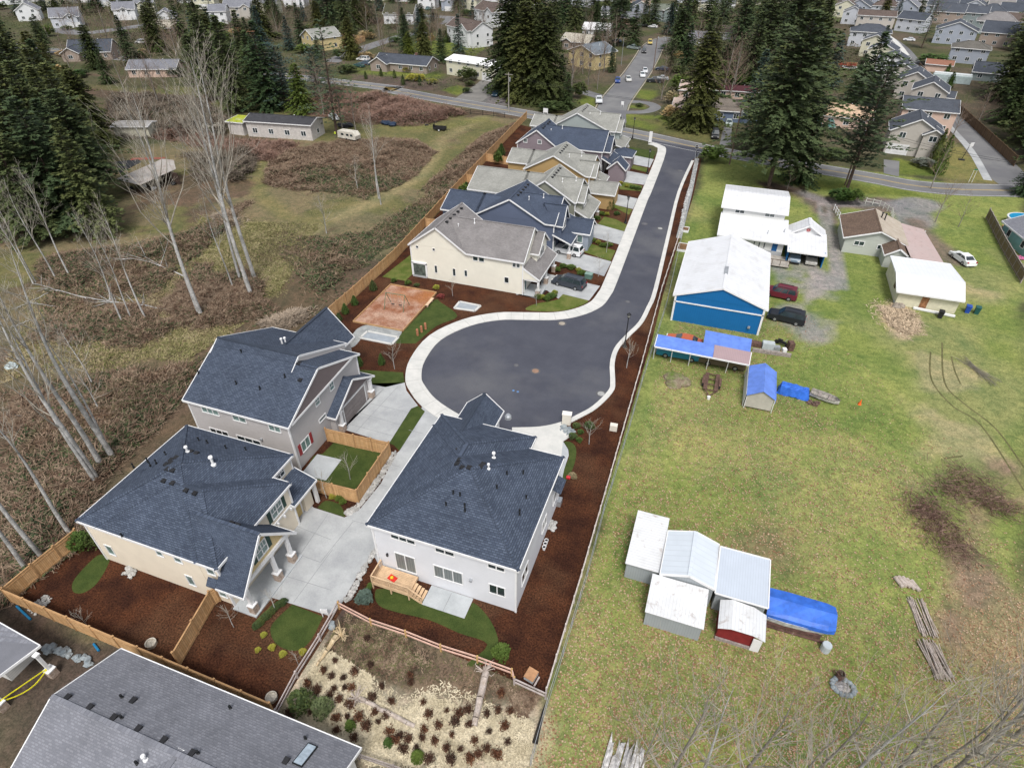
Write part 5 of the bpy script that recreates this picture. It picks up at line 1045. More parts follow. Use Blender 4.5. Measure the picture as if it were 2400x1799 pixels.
fpx(935, 58, 15, 11, 10, 4.5, 8.0, 0, shingle('mossy_roof', (.09, .09, .05), (.06, .06, .045)), 'x', None, 'white house with mossy dark brown roof at the top left of centre', chim=True)
fpx(1000, 22, 10, 10, 12, 5, 7.5, 0, R_GREY, 'y', WG, 'white garage fronted house at the top edge with a pickup before it')
fpx(1055, 27, 10, 10, 5, 5, 7.5, 4, R_GREY, 'x', WG, 'blue grey house with lilac garage door at the top edge', cross=(0, 5.5, 1))
fpx(1100, 24, 9, 9, 0, 5, 7.4, 2, R_BROWN, 'y', None, 'small cream gabled house at the top edge beside the blue grey one')
fpx(1150, 5, 12, 9, 0, 5, 7.4, 0, R_GREY, 'x', None, 'white house at the top edge above the brown roofs')
fpx(560, 44, 14, 10, 22, 5.2, 7.8, 3, R_GREY, 'x', None, 'beige two storey house with corner gable at the top left', cross=(4.5, 4.5, 1.2))
fpx(625, 36, 12, 10, 20, 5.4, 8, 2, R_GREY, 'x', None, 'pale cream two storey house with a covered patio at the top left', cross=(-3, 5, 1))
fpx(690, 18, 12, 10, 18, 5.2, 8, 0, R_GREY, 'x', None, 'white house right of the cream one, partly behind the tall firs')
fpx(515, 58, 8, 11, 30, 5.6, 8, 0, R_GREY, 'x', None, 'white end wall of a house just left of the beige one')
fpx(395, 68, 9, 10, 40, 5.0, 7.5, 0, R_GREY, 'y', None, 'pale blue white gabled house with tall batten wall at the top left', glass=CURT)
fpx(345, 36, 9, 9, 38, 5.6, 8.2, 2, R_GREY, 'x', None, 'pale green white house with small porch gable at the top left', cross=(-1, 3, 1.5))
fpx(297, 48, 10, 10, 38, 4.8, 7.6, 0, R_GREY, 'x', WG, 'white house with wide double garage and dormer window behind the bare yard tree', cross=(0, 3.5, .6))
fpx(160, 66, 12, 11, 42, 4.6, 7.8, 9, R_GREY, 'x', (0.4, 5.6), 'pale blue grey house with windowed white garage door at the far left', cross=(2.5, 5.5, 1.2))
fpx(72, 50, 10, 10, 45, 4.8, 8, 0, R_GREY, 'y', None, 'white gabled house half hidden by the far left firs')
fpx(215, 142, 15, 10, 28, 2.9, 6.2, 10, R_SLATE, 'x', None, 'low brown house with dark slate roof behind the left firs', cross=(-6, 6, 2))
fpx(385, 82, 11, 9, 30, 2.7, 5.2, 10, mottle('tan_roof', (.36, .33, .27), (.42, .39, .33), 1, 8), 'x', None, 'low house with pale tan roof and a white van at its side')
fpx(360, 182, 16, 9, 22, 2.6, 4.6, 7, R_GREY, 'x', None, 'low house with worn grey roof seen through the bare birches')
fpx(726, 118, 11, 12, -28, 4.6, 7.2, 5, R_LGREY, 'y', None, 'yellow brown house with light grey roof beside the cedar fenced yard')
fh('old_house', 'old off white house with black flat pitched roof in the brambles', -107, 131.8, 17.5, 6.6, R(7), 3.7, 4.6, plain('offwhite_wall', (.52, .49, .46), .85, var=.15), plain('black_roll_roof', (.045, .045, .05), .8, var=.25), 'x', None)
h = House('mossy_shed', 'flat roofed lean-to with bright moss on its roof at the end of the old house', (-118, 129.5, 0), plain('offwhite_wall', (.52, .49, .46)), mottle('moss_roof', (.22, .26, .02), (.35, .38, .05), 1.2, 8, c3=(.5, .53, .55)), over=.3, cat='shed'); h.walls(-121, -116.6, 127.5, 132, 3.0); h.lean([(-121.4, 127.1, 3.1), (-116.2, 127.3, 3.1), (-116.6, 132.5, 3.4), (-121.6, 132.4, 3.4)]); h.done()
p = Q(0, 0, 1150, 1180); fh('garden_shed', 'pale cream flat roofed shed among the left brambles', p[0], p[1] + 1.5, 8.5, 4.5, R(20), 2.6, 3.0, plain('shed_cream', (.52, .50, .40), .8, var=.15), plain('shed_grey_roof', (.30, .29, .28), .8, var=.15), 'x', None, wins=False)
h = House('open_barn', 'collapsing open shed with ribbed rusty grey metal roof and clutter below', (-76, 93, 0), plain('dark_boards', (.07, .045, .035), .9, var=.4), TIN, over=.3, cat='shed')
A = [Q(0, 0, 1000, 1550, 2.3), Q(0, 0, 1210, 1600, 2.3), Q(0, 0, 1520, 1460, 2.6), Q(0, 0, 1500, 1385, 3.2), Q(0, 0, 1400, 1375, 3.4)]
h.rm = ribbed('old_barn_tin', (.40, .37, .34), 0, .35, rust=2.0, con=.6); h.lean(A, .08, False); Bq = [Q(0, 0, 1000, 1400, 2.9), Q(0, 0, 1030, 1500, 2.6), Q(0, 0, 1220, 1400, 3.2), Q(0, 0, 1190, 1375, 3.3)]
m = MB(); m.slab(Bq, .06); h.part('black_tarp_roof', m, BLKPL); m = MB(); m.slab([Q(0, 0, 1120, 1385, 3.2), Q(0, 0, 1400, 1375, 3.35), Q(0, 0, 1440, 1360, 3.5), Q(0, 0, 1150, 1365, 3.4)], .06); h.part('red_roof_edge', m, plain('rust_red', (.24, .08, .06), .9))
c = [sum(q[i] for q in A) / 5 for i in (0, 1)]; h.w.obox(c[0], c[1] + 2.2, 0, 10, .2, 2.3, R(-15)); h.w.obox(c[0] - 4.2, c[1], 0, .2, 4, 2.2, R(-15)); h.done()
for k, (x, y) in enumerate(((1130, 1640), (1330, 1640), (1500, 1600), (1250, 1620))):
 q = Q(0, 0, x, y); mb = MB(); mb.blob((q[0], q[1], .3), .55, k, .3, 7, 5, .6); mb.build('rubbish_bag', WHITE if k % 2 else BLKPL, label=('black' if k % 2 == 0 else 'white') + ' rubbish bag ' + ('at the left end of', 'in the middle of', 'at the right end of', 'between others under')[k] + ' the collapsing shed', cat='rubbish bag')
fpx(1345, 118, 12, 9, -12, 3.0, 5.2, 10, mottle('tan_roof', (.36, .33, .27), (.42, .39, .33), 1, 8), 'x', None, 'brown house with tan roof behind the yellow house', cross=(-3, 4, 1))
fpx(1395, 88, 12, 9, 0, 3, 5, 0, plain('pale_roof', (.6, .6, .6), .7), 'x', None, 'low house with white roof among the central firs')
fpx(1430, 45, 10, 8, 0, 3, 5, 0, R_GREY, 'x', None, 'white walled house partly hidden by firs above the far street')
fpx(1478, 58, 10, 8, 20, 2.8, 4.8, 7, R_GREY, 'x', None, 'tan garage with grey roof at the top of the far street')
fpx(1500, 34, 9, 9, 20, 3.6, 5.8, 4, R_SLATE, 'y', None, 'blue gabled house with orange fence at the top of the far street')
fpx(1500, 14, 12, 8, 10, 3.2, 5.2, 7, R_BROWN, 'x', None, 'tan house at the very top above the blue gable')
fpx(1552, 52, 13, 9, 5, 5.2, 7.2, 8, shingle('green_grey_roof', (.19, .21, .17), (.15, .165, .135)), 'x', None, 'sage two storey house facing down the far street', cross=(3, 5, 1.5), glass=GLASS)
fh('pink_house', 'small pink house with white porch post beside the big cedar', -14.6, 184, 6, 8, R(0), 2.8, 4.4, wh(7), plain('pinkish_roof', (.42, .33, .28), .8), 'x', None)
fh('pink_house', 'pink bungalow on the far side of the oval drive, near the parked black pickup', -14.5, 206, 8, 9, R(0), 2.8, 4.4, wh(7), plain('pinkish_roof', (.42, .33, .28), .8), 'x', None)
fpx(1722, 288, 12, 8, 5, 2.9, 4.8, 6, shingle('brown_grey_roof', (.22, .19, .16), (.17, .145, .125)), 'x', None, 'dark blue bungalow with brown roof between the cedar and the tall fir')
fpx(1725, 236, 12, 6, 5, 2.6, 3.4, 7, plain('maroon_roof', (.07, .02, .025), .7), 'x', None, 'low shed with maroon roof behind the blue bungalow', name='long_shed')
fpx(1960, 300, 15, 9, -5, 2.8, 4.8, 7, plain('tan_shake_roof', (.50, .36, .25), .85, var=.2), 'x', None, 'bungalow with tan roof half hidden by firs on the right')
fpx(1700, 95, 10, 8, 0, 3, 5, 0, R_BROWN, 'x', None, 'house glimpsed between firs at the upper right, brown roof')
fpx(1640, 110, 10, 8, 0, 3, 5, 0, R_GREY, 'x', None, 'white house glimpsed behind firs right of the far street')
fpx(1700, 20, 10, 8, 0, 3, 5, 0, R_GREY, 'x', None, 'pale house at the top edge between the right hand firs')
RD = shingle('roof_charcoal', (.085, .095, .115), (.06, .068, .085), con=.7)
RS = [(2050, 62, 15, 9, 4, 5.6, 8, 3, R_BROWN, 'brown roofed house at the far end of the stepped row'), (2028, 98, 17, 9, 5, 5.6, 7.8, 9, RD, 'pale blue house with dark hip roof and a row of small windows')]
fpx(1975, 42, 10, 9, -10, 5.4, 8, 2, R_BROWN, 'y', None, 'cream gabled house at the top right with brown roof'); fpx(1992, 58, 9, 8, -10, 5.4, 7.6, 9, RD, 'y', None, 'narrow grey gabled house tucked in front of the cream gable')
fpx(2045, 70, 16, 9, -5, 5.6, 7.4, 3, R_BROWN, 'x', None, RS[0][-1], glass=GLASS); fpx(2030, 112, 15, 10, -6, 5.6, 7.8, 9, RD, 'hip', None, RS[1][-1])
for px, py, wk, lb in ((2040, 135, 2, 'cream gable of the stepped row just below the pale blue house'), (2055, 158, 2, 'cream house with three skylights in the stepped row'), (2075, 185, 0, 'white house of the stepped row beside the dark fir')):
 fpx(px, py, 9, 8, -14, 5.6, 7.6, wk, RD, 'y', None, lb)
ST = [(14.5, 236, 5.2, 3), (17, 224, 5.2, 2), (20.5, 211, 5.2, 2), (23.5, 200, 5.2, 3)]
for i, (px, py, lb) in enumerate(((2105, 212, 'dark roofed beige townhouse, farthest of the group behind the wooden fence street'), (2135, 235, 'dark roofed beige townhouse with front gable, second from the far end'), (2170, 262, 'dark roofed beige townhouse with wide pale gable, third from the far end'))):
 fpx(px - 8, py, 8.5, 9, -12, 5.4, 7.6, 3, RD, 'y', None, lb); fpx(px + 24, py - 4, 6, 7, -12, 3.4, 4.4, 3, RD, 'x', None, lb.replace('townhouse', 'garage wing'), name='garage_wing', wins=False)
fpx(2160, 312, 12, 10, -4, 5.4, 7.2, 7, RD, 'x', None, 'tan house with broad charcoal roof and white skylight right of the pine')
fpx(2128, 366, 10.5, 9, -6, 5.2, 8.0, 3, RD, 'y', (-4.8, -.6), 'house with white twin gables and dark roof facing the main road on the right', cross=(3.4, 4, .8))
for a in ((2230, 105, 15, 11, -12, 5.2, 8.2, 4, RD, 'y', 'large blue grey gabled house at the upper right'), (2262, 150, 12, 9, -12, 5.0, 6.8, 4, shingle('grey_brown_roof', (.17, .16, .14), (.13, .12, .11)), 'hip', 'grey house with brown grey roof right of the curved pavement'),
          (2125, 76, 12, 9, -30, 5.2, 7.6, 9, R_SLATE, 'x', 'white and blue house with dark porch near the wooden gate')):
 fpx(*a[:10], None, a[10])
fpx(2310, 192, 9, 6, -10, 2.8, 5.2, 8, R_SLATE, 'x', None, 'small teal grey house with slate roof behind the fence', cross=(3, 3, .3)); fpx(2195, 170, 8, 6, -10, 2.4, 3.4, 7, plain('rust_brown_roof', (.25, .12, .08), .85), 'x', None, 'low shed with red brown roof next to the clipped hedge', name='garden_shed', wins=False)
fpx(2450, 610, 6, 9, 12, 2.6, 3.8, plain('turquoise_wall', (.22, .42, .42), .8), R_GREY, 'y', None, 'pale turquoise house end at the right edge beside the round pool')
rf = random.Random(4)
for j, (y, x0, x1) in enumerate(((4, 2010, 2420), (14, 2030, 2420), (26, 2010, 2420), (40, 2030, 2420), (58, 2200, 2420), (82, 2310, 2440), (112, 2330, 2440))):
 x = x0 + rf.uniform(0, 20)
 while x < x1:
  fpx(x, y + rf.uniform(-1.5, 1.5), 13 + 3 * rf.random(), 11, -14 + rf.choice((0, 0, 90)), 5.2, 7.6 + rf.random(), rf.choice((4, 4, 9, 3, 10, 8)), rf.choice((R_SLATE, RD, RD, R_TAUPE, R_BROWN, R_GREY)), rf.choice('xxy') if rf.random() < .8 else 'hip', None, 'distant two storey house packed in the rows at the top right', grp='distant house rows at the top right')
  x += (38 if y < 30 else 46) + rf.uniform(0, 14)
for x, y in ((30, 12), (80, 6), (135, 14), (200, 8), (255, 16), (440, 8), (480, 22), (640, 4), (760, 2), (830, 6), (880, 3), (940, 5), (1190, 12), (1240, 4), (1300, 8), (1360, 18), (1420, 5), (1610, 8), (1660, 30), (1750, 12), (1230, 35), (1840, 8)):
 fpx(x, y, 12, 10, 40 - x / 35 + rf.uniform(-8, 8), 5.0, 7.6, rf.choice((0, 2, 9, 3)), rf.choice((R_GREY, R_GREY, R_BROWN, R_SLATE)), rf.choice('xy'), rf.choice((None, WG)), 'distant pale house along the top edge', grp='distant pale houses along the top edge')
h = thing('boat_under_cover', 'long boat under a pale blue green cover beyond the brown fence', 'covered boat', G(2228, 196)); p = G(2228, 196); m = MB()  # a boat under its cover, built as plain boxes
m.obox(p[0], p[1] + 1.2, .1, 11, 2.8, 2.2, R(-10)); m.build('cover', plain('pale_teal_cover', (.40, .48, .48), .7, var=.15), h); m = MB(); m.obox(p[0], p[1] + 1.2, 2.3, 10.6, 2.0, .5, R(-10)); m.build('cover_top', plain('pale_cover_top', (.62, .66, .66), .7), h)
# ------------------------------------------------------------------ vehicles
TAIL = plain('tail_lamp_red', (.35, .01, .01), .3); HEAD = plain('head_lamp', (.7, .7, .68), .2); RIM = plain('alloy_rim', (.38, .39, .40), .35, .6)
PR = {
 'sedan': (4.6, 1.78, 1.42, [(-2.3, .45), (-2.28, .85), (-1.7, .98), (.95, .96), (2.1, .78), (2.3, .6), (2.3, .4)], [(-1.75, .96), (-1.0, 1.42), (.25, 1.42), (1.15, .94)]),
 'suv': (4.8, 1.9, 1.8, [(-2.4, .5), (-2.38, 1.05), (1.0, 1.08), (2.2, .98), (2.4, .8), (2.4, .45)], [(-2.3, 1.05), (-2.1, 1.75), (.45, 1.78), (1.15, 1.06)]),
 'van': (5.1, 1.98, 1.75, [(-2.55, .45), (-2.5, 1.05), (1.5, 1.02), (2.3, .82), (2.55, .65), (2.55, .4)], [(-2.45, 1.03), (-2.1, 1.7), (.55, 1.72), (1.65, 1.0)]),
 'pickup': (5.6, 1.95, 1.75, [(-2.8, .55), (-2.8, 1.08), (1.5, 1.08), (2.6, 1.0), (2.8, .85), (2.8, .5)], [(-.6, 1.06), (-.45, 1.72), (.75, 1.74), (1.4, 1.06)]),
}
def car(label, x, y, rz, kind, col, cat=None, name=None, paint_rough=.3, bed=None, z=0):
 L, W, H, low, cab = PR[kind]; t = thing(name or {'sedan': 'car', 'suv': 'suv', 'van': 'minivan', 'pickup': 'pickup_truck'}[kind], label, cat or {'sedan': 'car', 'suv': 'car', 'van': 'minivan', 'pickup': 'pickup truck'}[kind], (x, y, z), R(rz))
 pm = plain('paint_%d_%d_%d' % tuple(int(c * 255) for c in col), col, paint_rough, spec=.6, var=.05)
 zb = .32; m = MB(); w = W / 2
 def loft(P, wl, wu, zlo, zhi):
  vs = []; n = len(P)
  for s_ in (-1, 1):
   for a, b in P: k = (b - zlo) / max(.01, zhi - zlo); vs.append((a, s_ * (wl + (wu - wl) * k), b))
  fs = [tuple(range(n)), tuple(range(n, 2 * n))[::-1]] + [(i, n + i, n + (i + 1) % n, (i + 1) % n) for i in range(n)]
  return vs, fs
 zt = max(b for a, b in low)
 P = [(low[0][0] + .05, zb)] + low + [(low[-1][0] - .05, zb)]
 wb = L * .29; arches = []
 vs, fs = loft(P, w, w - .05, zb, zt); m.add(vs, fs)
 body = m.build('body', pm, t, local=True)
 m = MB(); P = list(cab); vs, fs = loft(P, w - .06, w - .26, P[0][1], H); m.add(vs, fs); m.build('cabin', pm, t, local=True)
 g = MB(); z0, z1 = P[0][1] + .05, H - .07
 def sidepoly(s_, xa0, xa1, xb1, xb0):
  def yy(z): k = (z - P[0][1]) / (H - P[0][1]); return s_ * (w - .06 - .2 * k + .012)
  q = [(xa0, yy(z0), z0), (xb0, yy(z0), z0), (xb1, yy(z1), z1), (xa1, yy(z1), z1)]; return q if s_ < 0 else q[::-1]
 r0, r1, f1, f0 = P[0], P[1], P[2], P[3]
 def lx(a, b, k): return a + (b - a) * k
 kk = .12
 xr0, xr1, xf1, xf0 = r0[0] + .16, r1[0] + .1, f1[0] - .02, f0[0] - .14
 mids = [.5] if kind in ('sedan', 'pickup') else [.36, .66]
 ed = [0] + mids + [1]
 for s_ in (-1, 1):
  for i in range(len(ed) - 1):
   a, b = ed[i] + (.015 if i else 0), ed[i + 1] - (.015 if i < len(ed) - 2 else 0)
   g.poly(sidepoly(s_, lx(xr0, xf0, a), lx(xr1, xf1, a), lx(xr1, xf1, b), lx(xr0, xf0, b)))
 def endpoly(a, b, fwd):
  out = []
  for k in (.1, .92):
   xx = lx(a[0], b[0], k) + fwd * .015; zz = lx(a[1], b[1], k); yw = (w - .06 - .2 * (zz - P[0][1]) / (H - P[0][1])) - .1; out += [(xx, -yw, zz + .01), (xx, yw, zz + .01)]
  q = [out[0], out[1], out[3], out[2]]; return q if fwd > 0 else q[::-1]
 g.poly(endpoly(f0, f1, 1)); g.poly(endpoly(r0, r1, -1)); g.build('windows', GLASS, t, local=True)
 for sx in (-1, 1):
  for sy in (-1, 1):
   m = MB(); m.tube((sx * wb, sy * (w - .2), .34), (sx * wb, sy * (w + .015), .34), .34, .34, 14); wl = m.build('wheel', RUBBER, t, local=True)
   m = MB(); m.tube((sx * wb, sy * (w + .012), .34), (sx * wb, sy * (w + .03), .34), .2, .19, 10); m.build('rim', RIM, wl, local=True)
 for sy in (-1, 1):
  m = MB(); m.box(L / 2 - .12, sy * (w - .42), .62, L / 2 + .02, sy * (w - .08), .76); m.build('headlight', HEAD, t, local=True)
  m = MB(); m.box(-L / 2 - .02, sy * (w - .3), .75, -L / 2 + .1, sy * (w - .06), .95); m.build('tail_light', TAIL, t, local=True)
 m = MB(); m.box(L / 2 - .05, -w + .1, .3, L / 2 + .05, w - .1, .48); m.box(-L / 2 - .05, -w + .1, .3, -L / 2 + .05, w - .1, .5); m.build('bumper', BLKPL if kind != 'sedan' else pm, t, local=True)
 if kind == 'pickup':
  m = MB(); m.box(-2.65, -w + .14, 1.075, -.72, w - .14, 1.10); m.build('cargo_bed', bed or BLKPL, t, local=True)
 if kind in ('suv', 'van'):
  m = MB()
  for sy in (-1, 1): m.beam((-1.6, sy * (w - .38), H + .04), (.3, sy * (w - .38), H + .04), .05, .05)
  m.build('roof_rack', BLKPL, t, local=True)
 return t
def carpx(label, px, py, rz, kind, col, **k): p = G(px, py); return car(label, p[0], p[1], rz, kind, col, **k)
def carw(label, a, b, kind, col, side=-1, **k):
 """from the ground points of the front and rear wheels on the visible side"""
 fx, fy = a[:2]; rx_, ry_ = b[:2]; d = math.atan2(fy - ry_, fx - rx_); w = PR[kind][1] / 2
 cx, cy = (fx + rx_) / 2 - side * math.sin(d) * -w * 1, (fy + ry_) / 2 + side * math.cos(d) * -w * 1
 return car(label, cx, cy, math.degrees(d), kind, col, **k)
def heap(name, label, cat, p, r, mat, flat_=.45, sd=1, sx=1.4):
 mb = MB(); rr_ = random.Random(sd)
 for k in range(5): mb.blob((p[0] + rr_.uniform(-1, 1) * r * sx * .5, p[1] + rr_.uniform(-.4, .4) * r, r * flat_ * .5), r * rr_.uniform(.45, .7), sd * 10 + k, .3, 8, 6, flat_)
 return mb.build(name, mat, label=label, cat=cat)
carw('dark grey minivan parked on the concrete drive of the ivory house', Q(2, 1, 385, 812), Q(2, 1, 548, 857), 'van', (.035, .042, .055), side=1)
p = Q(2, 1, 440, 530); car('white crossover parked by the navy house', p[0] + .9, p[1] + .2, 172, 'suv', (.72, .73, .74))
carw('black suv with beige trim parked on gravel beside the blue barn', Q(3, 1, 52, 1118), Q(3, 1, 235, 1160), 'suv', (.012, .014, .02), side=1)
p = Q(3, 1, 130, 925); car('dark red suv with gold stripe parked beside the blue barn', p[0] - .6, p[1] + .6, 172, 'suv', (.12, .012, .025))
car('pale blue car nosed out of the left bay of the white carport', 13.0, 101.0, -92, 'suv', (.16, .22, .28)); car('beige car in the right bay of the white carport', 15.6, 101.2, -92, 'sedan', (.35, .34, .31))
p = Q(3, 1, 1670, 600); car('white sedan parked on the grass by the pink lean-to', p[0], p[1], 112, 'sedan', (.72, .74, .74))
car('turquoise pickup truck under the blue half of the open carport', -1.1, 67.0 - .1, 182, 'pickup', (.01, .17, .25)); car('black and gold pickup truck under the pink half of the open carport', 4.2, 66.9, 180, 'pickup', (.10, .075, .05))
car('orange car half hidden behind the long open carport', -.9, 69.6, 178, 'sedan', (.42, .10, .04))
carpx('white pickup truck with tinted windows parked at the mouth of the far street', 1403, 240, -75, 'pickup', (.62, .65, .68))
carpx('blue car parked on the left kerb of the far street', 1447, 193, -78, 'sedan', (.015, .05, .22)); carpx('silver car driving in the middle of the far street', 1472, 190, -72, 'sedan', (.5, .5, .48))
carpx('white car parked on the right kerb of the far street, nearer one', 1505, 180, -75, 'sedan', (.62, .64, .66)); carpx('white car with red lamps just behind the nearer white one', 1511, 170, -75, 'sedan', (.55, .56, .58))
carpx('yellow van parked at the top of the far street', 1523, 104, -80, 'van', (.55, .42, .10)); carpx('dark grey trailer like car at the left of the far street', 1509, 124, -80, 'suv', (.05, .05, .055)); carpx('green grey pickup truck across a drive on the far street', 1485, 116, 160, 'pickup', (.22, .26, .25))
carpx('teal car parked left of the green grey pickup', 1445, 100, 150, 'sedan', (.05, .12, .16)); carpx('black pickup truck parked near the pink bungalow', 1535, 194, 185, 'pickup', (.015, .017, .02)); carpx('silver car parked behind the black pickup', 1550, 188, 185, 'sedan', (.4, .42, .44))
carpx('dark blue car in the shade right of the far street', 1552, 166, 175, 'sedan', (.02, .03, .06))
carpx('black suv parked by the roadside under the big cedar', 1675, 322, -85, 'suv', (.015, .016, .018)); carpx('silver green car parked in front of the dark blue bungalow', 1707, 294, -85, 'sedan', (.38, .44, .42))
carpx('green car parked at the right hand bungalow in the firs', 1943, 300, -80, 'suv', (.05, .16, .13)); carpx('blue green car mostly hidden next to the green one', 1914, 298, -80, 'sedan', (.08, .2, .25))
carpx('white car on the curved street at the upper right', 2130, 97, 170, 'sedan', (.65, .66, .68)); carpx('white truck parked by the porch house at the upper right', 2052, 52, 170, 'van', (.7, .7, .7)); carpx('white car on the drive before the white truck', 2038, 58, 170, 'sedan', (.7, .7, .7))
carpx('dark car at the edge of the white flat roof house drive', 1163, 225, -85, 'sedan', (.02, .05, .08)); carpx('dark green car parked at the left end of the rambler', 842, 158, 170, 'sedan', (.03, .08, .08)); carpx('blue grey car behind the dark green one', 858, 152, 170, 'sedan', (.07, .1, .14))
carpx('white camper van by the left end of the rambler', 852, 143, 175, 'van', (.68, .68, .66)); carpx('white van beside the tan roofed house at the upper left', 332, 103, 190, 'van', (.68, .68, .70)); carpx('teal pickup truck before the white garage at the top', 1003, 24, -80, 'pickup', (.1, .2, .22))
carpx('teal car on the upper left road behind the small conifer', 1002, 58, -100, 'sedan', (.12, .25, .25)); carpx('white car near the street at the centre top', 1530, 66, 175, 'sedan', (.6, .6, .6)); carpx('silver car far behind the ochre van at the top', 1508, 62, 175, 'van', (.5, .52, .54))
carpx('abandoned white car in the left brambles beside the old house', 783, 280, -40, 'sedan', (.5, .5, .5)); heap('junk_heap', 'small pale scrap heap hidden in the brush at the left edge', 'scrap', G(30, 860), .8, plain('pale_scrap', (.4, .46, .46), .7, var=.4, sc=3), .5, 21)
def caravan(label, p, rz, L=5.2, W=2.1, H=2.1, col=None):
 t = thing('caravan', label, 'caravan', p, R(rz)); m = MB(); pr = [(-L / 2, .5), (-L / 2 + .2, H), (L / 2 - .7, H + .1), (L / 2, 1.4), (L / 2 - .15, .5)]; vs = [(a, s_ * W / 2, b) for s_ in (-1, 1) for a, b in pr]; n = 5
 m.add(vs, [tuple(range(n)), tuple(range(n, 2 * n))[::-1]] + [(i, n + i, n + (i + 1) % n, (i + 1) % n) for i in range(n)]); m.build('body', col or plain('caravan_cream', (.55, .52, .45), .7, var=.2), t, local=True)
 for a in (-1.6, 0, 1.2): m = MB(); m.box(a, -W / 2 - .02, 1.2, a + .8, -W / 2 + .02, 1.7); m.build('window', GLASS, t, local=True)
 for s_ in (-1, 1): m = MB(); m.tube((0, s_ * (W / 2 - .2), .32), (0, s_ * W / 2, .32), .32, .32, 10); m.build('wheel', RUBBER, t, local=True)
caravan('derelict cream motorhome in brambles below the old house', Q(1, 0, 810, 1210), -8, 5.6); caravan('white camper with dark window left of the mossy shed', Q(0, 0, 1850, 1150), 35, 5.0)
t = thing('utility_trailer', 'black open utility trailer standing on the grass track', 'trailer', Q(1, 0, 1590, 1130), R(8)); m = MB(); m.box(-1.6, -.8, .45, 1.6, .8, .52); m.box(-1.6, -.8, .5, 1.6, -.74, 1.0); m.box(-1.6, .74, .5, 1.6, .8, 1.0); m.box(1.54, -.8, .5, 1.6, .8, 1.0); m.box(-1.62, -.8, .5, -1.56, .8, 1.5); m.beam((1.6, 0, .45), (2.8, 0, .4), .1, .1); m.build('box', BLKPL, t, local=True)
for s_ in (-1, 1): m = MB(); m.tube((0, s_ * .82, .33), (0, s_ * 1.0, .33), .33, .33, 12); wq = m.build('wheel', RUBBER, t, local=True); m = MB(); m.tube((0, s_ * 1.0, .33), (0, s_ * 1.02, .33), .18, .18, 8); m.build('rim', WHITE, wq, local=True)
heap('tarp_pile', 'dark blue tarpaulin thrown over a pile in the field', 'tarpaulin', Q(1, 0, 1150, 1085), 1.9, plain('dark_tarp', (.015, .03, .06), .5, var=.4, sc=2), .45, 3, 2.0)
heap('black_tarp', 'black plastic sheet heaped beside the old house', 'plastic sheet', Q(1, 0, 770, 1100), 1.6, BLKPL, .5, 5)
heap('brush_pile', 'dead brown hay pile by the cream outbuilding door', 'hay pile', Q(3, 1, 1120, 990), .9, plain('grey_brush', (.28, .24, .20), .95, var=.3, sc=6), .5, 6)
for k, (x, y) in enumerate(((1440, 1065), (1475, 1085), (1550, 1060))): 
 q = Q(1, 0, x, y); mb = MB(); mb.tube((q[0], q[1], 0), (q[0], q[1], .22), .5, .5, 14); mb.build('field_tyre', RUBBER, label='old dark tyre on the field, ' + ('leftmost', 'middle', 'rightmost')[k] + ' of three near the trailer', cat='tyre', group='old tyres in the field')  # discarded tyre lying flat, as a solid disc
# ------------------------------------------------------------------ tree generators
F_FIR = leafy('fir_needles', (.036, .056, .022), (.074, .10, .038), (.12, .145, .06)); F_BLUE = leafy('spruce_needles', (.030, .062, .058), (.060, .10, .092)); F_CED = leafy('cedar_sprays', (.036, .048, .014), (.062, .078, .022), (.095, .105, .03))
F_BRT = leafy('bright_cedar', (.055, .085, .012), (.09, .125, .02), (.035, .055, .012)); F_PINE = leafy('pine_needles', (.042, .066, .034), (.072, .10, .05)); F_BOX = leafy('clipped_leaves', (.045, .085, .015), (.08, .13, .03)); F_SHR = leafy('shrub_leaves', (.035, .06, .02), (.07, .10, .035), (.10, .12, .03))
F_YEL = leafy('yellow_shrub', (.20, .22, .03), (.30, .30, .06)); F_RED = leafy('red_shrub', (.12, .025, .03), (.18, .05, .045)); F_DRY = leafy('dry_grass_tuft', (.28, .22, .11), (.38, .31, .18))
def quadset(): return [], []
def add_spray(V, F, p, d, L, W, rr):
 """a fan of three narrow leaf fingers"""
 d = Vector(d).normalized(); s_ = d.cross(Vector((0, 0, 1)));
 if s_.length < .1: s_ = Vector((1, 0, 0))
 s_.normalize(); s_ = (s_ + Vector((0, 0, rr.uniform(-.5, .5)))).normalized()
 for a in (-.75, 0, .75):
  e = (d + s_ * a).normalized(); l = L * rr.uniform(.7, 1.1) * (1 if a == 0 else .75); n = e.cross(s_ if abs(a) < .1 else d).normalized() if abs(a) >= .1 else s_
  w = s_ * W * .5 if abs(a) < .1 else (d - e * d.dot(e)).normalized() * W * .5
  o = len(V); b = p + e * l; mdl = p + e * l * .5
  V += [tuple(p), tuple(mdl - w), tuple(b), tuple(mdl + w)]; F.append((o, o + 1, o + 2, o + 3))
